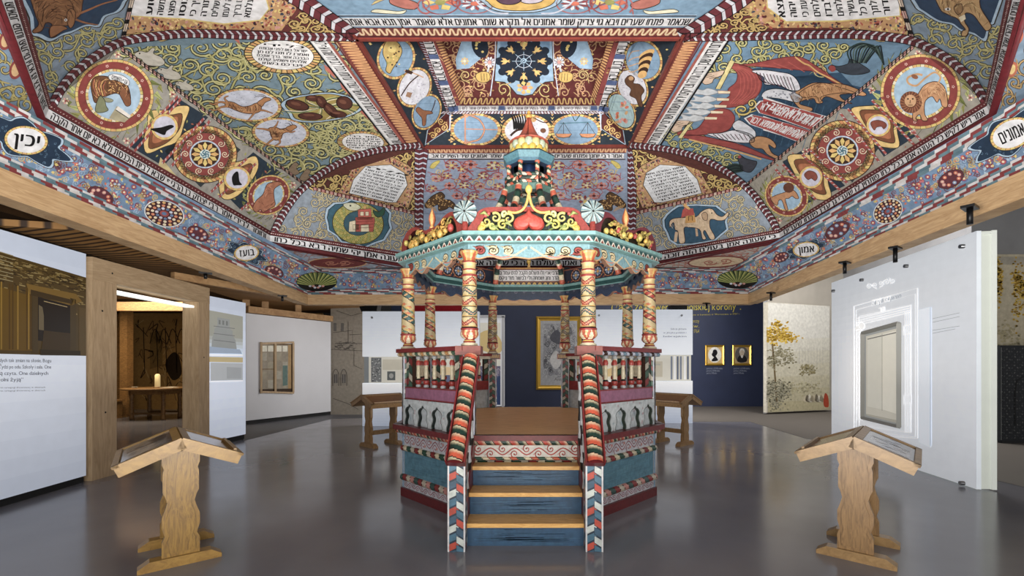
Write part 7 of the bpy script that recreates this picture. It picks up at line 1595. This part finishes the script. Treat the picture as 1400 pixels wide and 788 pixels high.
for dx, dy, lb in ((-.45,-.2,'small dish near the left rim of the round table'),(.5,-.15,'pale book lying open near the right rim of the round table')):
    mb = MB()
    if dx < 0: mb.lathe([(.03,0),(.07,.02),(.075,.03)], (cx_+dx,cy_+dy,.906), 'bone', 14); mb.build('dish', M_mural, None, lb, 'dish')
    else:
        for s_ in (-1, 1): mb.hexa([Vector((cx_+dx+s_*x, cy_+dy+y, .906+z)) for x in (0, .18) for y in (-.12, .12) for z in (0, .03 if x == 0 else .015)], 'bone')
        mb.build('open_book', M_mural, None, lb, 'book')
bn = thing('wooden_bench', 'low wooden bench at the left edge of the dim room', 'bench', (-12.6, 13.2, 0)); mb = MB(); mb.box((-12.6,13.2,.52), (1.2,.35,.06), 'tan'); mb.build('seat', M_dwood, bn)
for sx in (-.5, .5): mb = MB(); mb.box((-12.6+sx,13.2,.245), (.08,.3,.49), 'tan'); mb.build('leg', M_dwood, bn)
mb = MB(); mb.box((-12.6,13.2,.12), (1.0,.05,.05), 'tan'); mb.build('stretcher', M_dwood, bn)

# ---- right side: engraved glass wall, landscape murals
H0, H1 = (6.11,9.08), (5.55,5.575)
t = thing('glass_ark_wall', 'thick frosted white glass wall with engraved lines around a tall niche, on the right', 'glass wall', ((H0[0]+H1[0])/2, 7.3, 0))
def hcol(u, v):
    g = math.exp(-((u-.35)**2/.06+(v-.42)**2/.09)); return mixc(mixc((214,218,224), (190,195,202), abs(v-.3)), (255,255,255), g)  # glow around the niche is graded into the sheet colours
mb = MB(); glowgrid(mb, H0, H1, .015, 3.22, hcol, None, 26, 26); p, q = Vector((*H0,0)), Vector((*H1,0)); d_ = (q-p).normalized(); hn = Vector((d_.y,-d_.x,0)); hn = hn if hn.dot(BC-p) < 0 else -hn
mb.hexa([a+o_+Vector((0,0,z)) for a in (p, q) for o_ in (hn*.002, hn*.05) for z in (.015, 3.22)], (206,212,218)); mb.build('front_glass', M_glow, t, 'frosted front sheet')
mb = MB(); mb.hexa([a+o_+Vector((0,0,z)) for a in (p, q) for o_ in (hn*.17, hn*.22) for z in (.015, 3.22)], (196,200,194)); mb.hexa([q-d_*.03+o_+Vector((0,0,z))+e for e in (Vector(), -d_*.02) for o_ in (hn*.05, hn*.17) for z in (.015, 3.22)], (186,190,182)); mb.hexa([a+o_+Vector((0,0,z)) for a in (p, q) for o_ in (hn*.05, hn*.17) for z in (3.18, 3.2)], (196,200,194)); mb.build('rear_glass', M_glow, t, 'greenish rear sheet and edge')
S, f = pface('eng', H0, H1, .02, 3.21, .006); WL = (255,255,255)
def rect(a, b, c, d, w, L=2): S.stroke([a, b, c, d], w, WL, L, closed=True)
rect((1167,419),(1254,394),(1254,600),(1167,592), 1); rect((1170,424),(1251,402),(1251,598),(1170,588), .6); rect((1174,433),(1245,417),(1245,592),(1174,582), .7)
for k in range(4): S.stroke([(1170,436+k*3),(1245,418+k*3)], .8, WL, 2); S.stroke([(1171+k*2.2,440),(1171+k*2.2,575)], .6, WL, 2); S.stroke([(1237+k*2.6,426),(1237+k*2.6,592)], .6, WL, 2)
for y in (446, 541): rect((1235,y),(1245,y-2),(1245,y+10),(1235,y+12), 1, 3); rect((1170,y+6),(1177,y+4),(1177,y+14),(1170,y+16), 1, 3)
S.text(rtl('כתר תורה'), [(1192,410),(1217,404),(1217,412),(1192,418)], WL, 3); S.text(rtl('תר'), [(1201,421),(1209,419),(1209,426),(1201,428)], WL, 3); S.text(rtl('לזכר הקהילה הקדושה'), [(1193,413),(1232,403),(1232,407),(1193,418)], (150,156,164), 2.6)
for k in range(5): S.scroll((1188+k*8,392-k*2), 4, k, 1 if k % 2 else -1, .7, WL, None, 2, leaf=2)
for a, b in (((1275,436),(1312,428)),((1275,441),(1312,433)),((1275,452),(1312,446)),((1275,456),(1306,450))): S.stroke([a, b], .6, (150,154,160), 3)
S.stroke([(1272,420),(1272,610)], 2.2, (206,216,232), 1.5); S.poly([(1256,424),(1272,420),(1272,612),(1256,605)], (222,228,236), 1)
S.poly([(1180,455),(1232,441),(1232,585.5),(1180,573)], (150,152,150), 4); S.poly([(1184,460),(1227,449),(1227,579),(1184,568)], (196,192,178), 5); S.poly([(1186,462),(1206,457),(1206,560),(1186,556)], (206,203,190), 6); S.poly([(1206,457),(1225,452),(1225,566),(1206,560)], (216,212,198), 6); S.stroke([(1186,464),(1225,455)], 1.4, (110,108,100), 7); S.stroke([(1206,457),(1206,562)], .8, (160,156,144), 7); S.poly([(1184,566),(1227,575),(1227,579),(1184,568)], (170,166,152), 7)
for x, y in ((1178,446),(1173,450)): S.ell((x,y), 4, 4.5, (255,255,255), 3, 0, 12)
f.mb.build('engraving_lines', M_glow, t, 'engraved white frame lines, lettering and beige niche')
mb = MB()
def onH(px, z, out):
    r = ray(px, 500); D_ = Vector((*H1,0))-Vector((*H0,0)); det = r.x*(-D_.y)+D_.x*r.y; tt = (H0[0]*(-D_.y)+D_.x*H0[1])/det; v = r*tt; return Vector((v.x,v.y,z))-hn*out
zz = lambda px, py: EYE+(500-py)/F*onH(px, 0, 0).y
for a, b in (((1181,456),(1231,442.5)),((1181,572),(1231,584)),((1181,456),(1181,572)),((1231,442.5),(1231,584))): mb.bar(onH(a[0],zz(*a),.02), onH(b[0],zz(*b),.02), .06, .05, (140,142,140), Vector((.3,.3,1)))
mb.build('niche_frame', plain_mat('niche_grey', (158,158,152), .5), t, 'grey niche frame')
for px, py in ((1318,337),(1318,661),(1241,364),(1180,383),(1141,398)):
    c = onH(px, zz(px, py), 0); mb = MB(); mb.tube([c, c-hn*.05], .026, 'grey', 10); mb.build('bolt', M_steel, t, 'steel standoff bolt')
# murals
I0, I1 = plan(1048,14.2), (10.1,15.1)
o = wallmb(I0, I1, .06, 3.55, .12, (206,200,184), M_mural, 'wall_right', kind='structure'); S, f = pface('land', I0, I1, .07, 3.54)
for i in range(9): S.poly([(1050,567-i*17),(1160,563-i*17),(1160,546-i*17),(1050,550-i*17)], mixc((190,182,150), (216,214,206), i/6), 1)
def foliage(S, c, rx, ry, cols, n, L, r, seed):
    q = random.Random(seed)
    for i in range(n):
        lb = q.randrange(5); p = (c[0]+rx*(.55*math.cos(lb*1.9+seed)+q.gauss(0, .3)), c[1]+ry*(.5*math.sin(lb*1.9+seed)+q.gauss(0, .27))); S.blob([(p[0]+r*q.uniform(.5, 1.2)*math.cos(k*1.05), p[1]+r*.7*q.uniform(.5, 1.2)*math.sin(k*1.05)) for k in range(6)], cols[i % len(cols)], L+i % 4*.5, n=2)
foliage(S, (1062,455), 20, 18, [(206,172,70),(190,152,52),(222,192,100),(160,128,50)], 260, 3, 2, 1); foliage(S, (1080,462), 14, 6, [(206,172,70),(190,152,52)], 90, 3, 1.7, 2)
foliage(S, (1068,490), 20, 16, [(150,144,118),(168,162,136),(128,122,98)], 260, 3, 1.7, 3); foliage(S, (1060,540), 22, 22, [(130,126,108),(150,146,124),(104,102,86),(168,164,144)], 460, 4, 1.5, 4); foliage(S, (1104,506), 12, 9, [(160,150,112),(140,132,100)], 140, 5, 1.3, 5); foliage(S, (1090,530), 34, 10, [(186,178,146),(170,164,136),(200,194,164)], 160, 3, 1.8, 6)
S.stroke([(1056,470),(1060,520),(1062,550)], 2.4, (120,104,76), 4)
for i in range(9): S.stroke([(1093+i*4,475+(i % 2)*2),(1093+i*4,498)], .6, (186,182,172), 2)
for i in range(10): S.blob([(1098+i*3.2,548),(1100+i*3.2,541-(i % 3)),(1103+i*3.2,544),(1104+i*3.2,550)], [(206,196,170),(120,112,96),(226,220,204),(160,150,126)][i % 4], 6)
S.blob([(1126,548),(1128,538),(1132,542),(1133,556),(1127,556)], (176,76,54), 7)
f.mb.build('landscape_print', M_mural, o, 'landscape with a yellow tree and resting people')
wallmb((I0[0]+.05,14.5), (9.25,17.0), 0, 6.6, .1, 'lgrey', M_grey, 'wall_right', kind='structure')
wallmb((7.75,14.62), (11.2,15.8), 0, 6.6, .1, 'grey', plain_mat('warm_grey_wall', (176,170,160), .7, var=.15), 'wall_right', kind='structure'); wallmb((11,15.8), (11,8.6), 0, 6.6, .1, 'grey', M_grey, 'wall_right', kind='structure')
J0, J1 = (9.3,9.3), (13,9.3); o = wallmb(J0, J1, .03, 3.85, .1, (196,186,162), M_mural, 'wall_right', kind='structure'); S, f = pface('leaf', J0, J1, .04, 3.8)
for x in (1362, 1393): foliage(S, (x,400 if x > 1370 else 385), 10 if x > 1370 else 8, 44, [(196,160,60),(176,140,46),(214,184,96),(150,118,48)], 220, 2, 2.1, x)
foliage(S, (1380,470), 24, 30, [(186,174,140),(170,160,130)], 160, 1.5, 2.2, 9); S.poly([(1330,350),(1420,350),(1420,362),(1330,362)], (170,164,150), 1)
f.mb.build('leaf_print', M_mural, o, 'yellow leaves on a beige print')
wallmb((9.3,9.45), (13,9.45), 3.85, 6.6, .1, 'grey', M_grey, 'wall_right', kind='structure')
t = thing('patterned_panel', 'dark panel with dense pale carved pattern at the right edge, beyond the glass wall', 'panel', (10.2, 8.9, 0)); p, q = plan(1367,8.95), plan(1460,8.95); mb = MB(); mb.box(((p[0]+q[0])/2, 9.0, 1.0), (q[0]-p[0], .1, 1.9), (40,42,46)); P = Flat(mb, (p[0],8.949,.05), (1,0,0), (0,0,1), (0,-1,0), .002)
for i in range(26):
    for j in range(34):
        x, y = .03+i*.052, .05+j*.054
        if (i*7+j*5) % 3: P.scroll((x,y), .02, i*j, 1, .006, ((96,98,100),(70,72,76),(126,126,124))[(i+j) % 3], None, 1, leaf=0, turns=.8)
P.stroke([(.02,.02),(.02,1.86)], .02, (110,112,112), 2); P.stroke([(.3,.3),(.3,1.0),(.34,1.2),(.5,1.3)], .03, (30,30,32), 2); mb.build('carved_face', M_mural, t)
mb = MB(); mb.box(((p[0]+q[0])/2, 9.0, .025), (q[0]-p[0]-.1, .08, .05), 'black'); mb.build('foot', M_black, t)
# spot fittings under the beams
SP = [((1326,291),1.30,'black clamp fitting under the right pine beam, directly above the glass wall end'),((1224,347),1.28,'black hanging rod fitting above the engraved middle of the glass wall'),((1155,364),1.30,'black clamp fitting under the right pine beam, left of the glass wall top'),((1054,404),1.30,'black clamp fitting at the far right corner of the pine beams'),
      ((281,372),1.36,'black clamp fitting under the left pine beam, above the timber doorway'),((386,405),1.34,'black clamp fitting near the far left corner of the pine beams'),((966,416),1.33,'black clamp fitting under the back beam, above the gold lettering')]
for (px, py), h, lb in SP:
    v = GH(px, py, h); top = EYE+hbB+.005; t = thing('beam_clamp', lb, 'clamp', v, 'black clamp fittings under the pine beams'); mb = MB(); mb.box((v.x,v.y,top-.012), (.16,.09,.022), 'black', .6); mb.build('plate', M_metal, t); mb = MB(); mb.lathe([(.022,0),(.022,top-.02-v.z+.10)], (v.x,v.y,v.z-.10), 'black', 10); mb.build('stem', M_metal, t)
for px, lb in ((505,'black projector box above the left backlit display'),(930,'black projector box above the right backlit display')):
    d = 11.56 if px < 700 else 12.15; v = PD(px, 421, d); mb = MB(); zt = (PD(0,426,11.5).z if px < 700 else PD(0,423.5,12.07).z)+.083; mb.hexa([Vector((v.x+x*(1 if z else .8), d+y, zt-.08+z)) for x in (-.26, .22) for y in (0, .3) for z in (0, .13 if x < 0 else .2)], 'black'); mb.build('projector', M_metal, None, lb, 'projector', 'black projectors above the displays')
# ================================================================ LECTERNS
M_lect = wood_mat('oiled_oak', (156,120,54), (104,74,30), (16,16,2.2), .4, dist=3.5); M_lect2 = wood_mat('oiled_oak_long', (160,124,60), (128,94,42), (1.5,9,9), .4, dist=1.5)
M_lectb = wood_mat('grey_oak', (150,118,78), (112,84,54), (14,14,2.2), .5, dist=3)
M_glass = plain_mat('dark_glazing', (96,92,92), .08, var=.1)
def lectern(x, y, th, label, mats=(M_lect, M_lect2), fw=.26, fl=.265, zr=.99, rl=.42, dz=.165, tw=.385, art='photo', group='gabled oak lecterns around the bimah'):
    t = thing('lectern', label, 'lectern', (x, y, 0), group); c, s = math.cos(th), math.sin(th)
    g = lambda u, v, z: Vector((x+u*c-v*s, y+u*s+v*c, z))
    to = lambda v: (lambda a, z, w: g(a, v+w, z))
    for sg in (-1, 1):
        v = sg*fl
        mb = MB(); mb.prism([(-fw,0),(fw,0),(fw,.03),(fw-.07,.075),(-fw+.07,.075),(-fw,.03)], to(v-.05), .10, 'tan'); mb.build('foot', mats[1], t)
        mb = MB(); R = [(.118,.075),(.118,.19),(.10,.235),(.118,.30),(.118,.38),(.098,.44),(.085,.49),(.098,.54),(.112,.57),(.112,.72),(.104,.75),(.118,.79),(.118,.885)]
        mb.prism([(-a, z) for a, z in R]+[(a, z) for a, z in R[::-1]], to(v-.022), .044, 'tan'); mb.build('end_board', mats[0], t, 'upright end board with wavy sides and flame grain')
        mb = MB(); R2 = [(a-.028, z+(.03 if i == 0 else 0)) for i, (a, z) in enumerate(R)]; mb.prism([(-a, z) for a, z in R2]+[(a, z) for a, z in R2[::-1]], to(v+(.022 if sg > 0 else -.034)), .012, 'tan'); mb.build('raised_panel', mats[0], t)
    mb = MB(); mb.prism([(-.03,.22),(.03,.22),(.03,.30),(-.03,.30)], to(-fl), fl*2, 'tan'); mb.build('stretcher', mats[1], t)
    for sg in (-1, 1):
        e = lambda u, z, v: g(sg*u, v, z); n_ = Vector((sg*dz, 0, tw)).normalized(); nx, nz = n_.x*sg, n_.z
        P_ = lambda f, v, h: e(tw*f+nx*h, zr-dz*f+nz*h, v)
        mb = MB(); mb.hexa([P_(f, v, h) for f in (0, 1) for v in (-rl, rl) for h in (-.075, -.005)], 'tan'); mb.build('desk_board', mats[1], t)
        mb = MB()   # rim around the sloping field
        for f0, f1, v0, v1 in ((0,.13,-rl,rl),(.92,1.02,-rl-.008,rl+.008),(0,1.02,-rl-.008,-rl+.045),(0,1.02,rl-.045,rl+.008)): mb.hexa([P_(f, v, h) for f in (f0, f1) for v in (v0, v1) for h in (-.006, .014)], 'tan')
        mb.build('desk_rim', mats[1], t, 'raised wooden rim')
        mb = MB(); mb.face([P_(f, v, .004) for f, v in ((.13,-rl+.045),(.92,-rl+.045),(.92,rl-.045),(.13,rl-.045))], (110,104,102) if sg == (-1 if art == 'photo' else 1) else (150,112,76)); o_ = P_(.13, -rl+.045, .004); P = Flat(mb, o_, P_(.92,-rl+.045,.004)-o_, P_(.13,rl-.045,.004)-o_, (n_.x*c*1.0, n_.x*s, nz), .0012)
        q = random.Random(int(x*100)+sg)
        if sg == (-1 if art == 'photo' else 1):
            P.poly([(.06,.06),(.94,.06),(.94,.94),(.06,.94)], (126,120,118), 1); P.poly([(.1,.1),(.9,.1),(.9,.5),(.1,.5)], (146,142,140), 2); P.poly([(.1,.56),(.9,.56),(.9,.9),(.1,.9)], (92,88,88), 2)
            for i in range(24): a, b = q.random()*.7+.1, q.random()*.8+.1; P.stroke([(a,b),(a+.15,b+.02)], .02, ((176,172,168),(92,86,84),(130,110,100))[i % 3], 3)
        else:
            P.poly([(.03,.03),(.97,.03),(.97,.97),(.03,.97)], (140,106,78), 1)
        mb.build('display_sheet', M_glass_paint, t, 'glazed print under the rim' if sg == (-1 if art == 'photo' else 1) else 'brown inset panel')
    mb = MB(); e2 = lambda f, sg, v: g(sg*tw*f, v, zr-dz*f+.022)
    mb.bar(g((-1 if art != 'photo' else 1)*tw*.9, -rl+.07, zr-dz*.9+.02), g((-1 if art != 'photo' else 1)*tw*.9, rl-.07, zr-dz*.9+.02), .02, .022, (226,206,160) if art != 'photo' else 'tan'); mb.build('book_stop', mats[1], t, 'thin ledge along the lower edge')
    return t
M_glass_paint = paint_mat('glazed_print', .12, .1, (4,4,4), .5)
GR = 'gabled oak lecterns around the bimah'
lectern(-2.893, 3.721, .705, 'yellow oak gabled lectern standing in front of the timber doorway', group=GR)
lectern(2.777, 3.783, -.722, 'brown oak gabled lectern standing in front of the engraved glass wall', (wood_mat('brown_oak', (150,116,74), (108,80,46), (16,16,2.2), .4, dist=3), wood_mat('brown_oak_long', (158,126,82), (128,98,60), (1.5,9,9), .4, dist=1.5)), art='right', group=GR)
lectern(-2.87, 8.75, -.72, 'small grey brown lectern half hidden behind the left side of the bimah', (M_lectb, M_lectb), group=GR)
lectern(2.86, 8.95, .72, 'small grey brown lectern half hidden behind the right side of the bimah', (M_lectb, M_lectb), art='right', group=GR)
# ================================================================ CAMERA AND LIGHT
cam = bpy.data.cameras.new('camera'); co = bpy.data.objects.new('camera', cam); COL.objects.link(co); co.location = CAM; co.rotation_euler = (PI/2, 0, 0)
cam.sensor_width = 36; cam.lens = 36*F/1400; cam.shift_x = (700-CX)/1400; cam.shift_y = (CY-394)/1400; cam.clip_start = .05
SC.camera = co
SC.view_settings.view_transform = 'Standard'; SC.view_settings.exposure = -.1
wd = bpy.data.worlds.new('hall'); SC.world = wd; wd.use_nodes = True
wd.node_tree.nodes['Background'].inputs[0].default_value = (1, .98, .96, 1); wd.node_tree.nodes['Background'].inputs[1].default_value = .72
def lamp(kind, loc, power, size=1, col=(1,1,1), look=None, sizey=None, name='lamp', spread=180):
    l = bpy.data.lights.new(name, kind); l.energy = power; l.color = col
    if kind == 'AREA':
        l.size = size
        l.spread = math.radians(spread)
        if sizey: l.shape = 'RECTANGLE'; l.size_y = sizey
    else: l.shadow_soft_size = size
    o = bpy.data.objects.new(name, l); COL.objects.link(o); o.location = loc
    if look: o.rotation_euler = (Vector(look)-Vector(loc)).to_track_quat('-Z', 'Y').to_euler()
    return o
lamp('AREA', (0,-2.4,2.2), 260, 6, (1,.97,.93), (0,6,2.0), 3, 'rear_softbox')  # added fill light behind the camera, brightens the bimah front
lamp('AREA', (-3.6,-2.6,.5), 430, 2.5, (1,.97,.92), (2.0,3.2,5.8), 1.5, 'rear_uplight', 72)  # added fill light behind the camera, aimed up at the vault
lamp('AREA', (3.6,-2.6,.5), 430, 2.5, (1,.97,.92), (-2.0,3.2,5.8), 1.5, 'rear_uplight', 72)  # matching added vault fill on the right
lamp('AREA', (0,-.3,.25), 150, 5, (1,.97,.92), (0,2.4,6), 1.0, 'floor_uplight')  # added fill light near the floor, lifts the near vault
lamp('AREA', (0,8.0,.35), 120, 2.0, (1,.97,.92), (0,7.9,5), .6, 'bimah_uplight')  # added fill light out of sight behind the bimah, lifts the vault
lamp('AREA', (-3.0,12.7,2.0), 60, 1.4, (1,.97,.94), (-7.5,12.9,1.2), 1.4, 'display_back_lamp')  # added fill light hidden by the left display, brightens the walls there
lamp('AREA', (3.3,13.4,2.2), 170, 1.6, (1,.97,.94), (7.5,16,1.4), 1.4, 'display_back_lamp')  # added fill light hidden by the right display, for blue wall and mural
lamp('AREA', (8.2,11,6.3), 500, 3, (1,.97,.94), (9.2,13,0), 3, 'hall_lamp')  # added fill light, hidden by the vault, brightens the right back area
lamp('AREA', (0,13.5,6.3), 130, 6, (1,.97,.94), (0,16.5,1), 2, 'hall_lamp')  # added fill light high up and unseen, brightens the blue wall
lamp('AREA', (-10.8,12.3,3.3), 190, 2.5, (1,.84,.62), (-11.0,13.4,0), 2.0, 'room_lamp')  # added warm fill light to lift the dim room
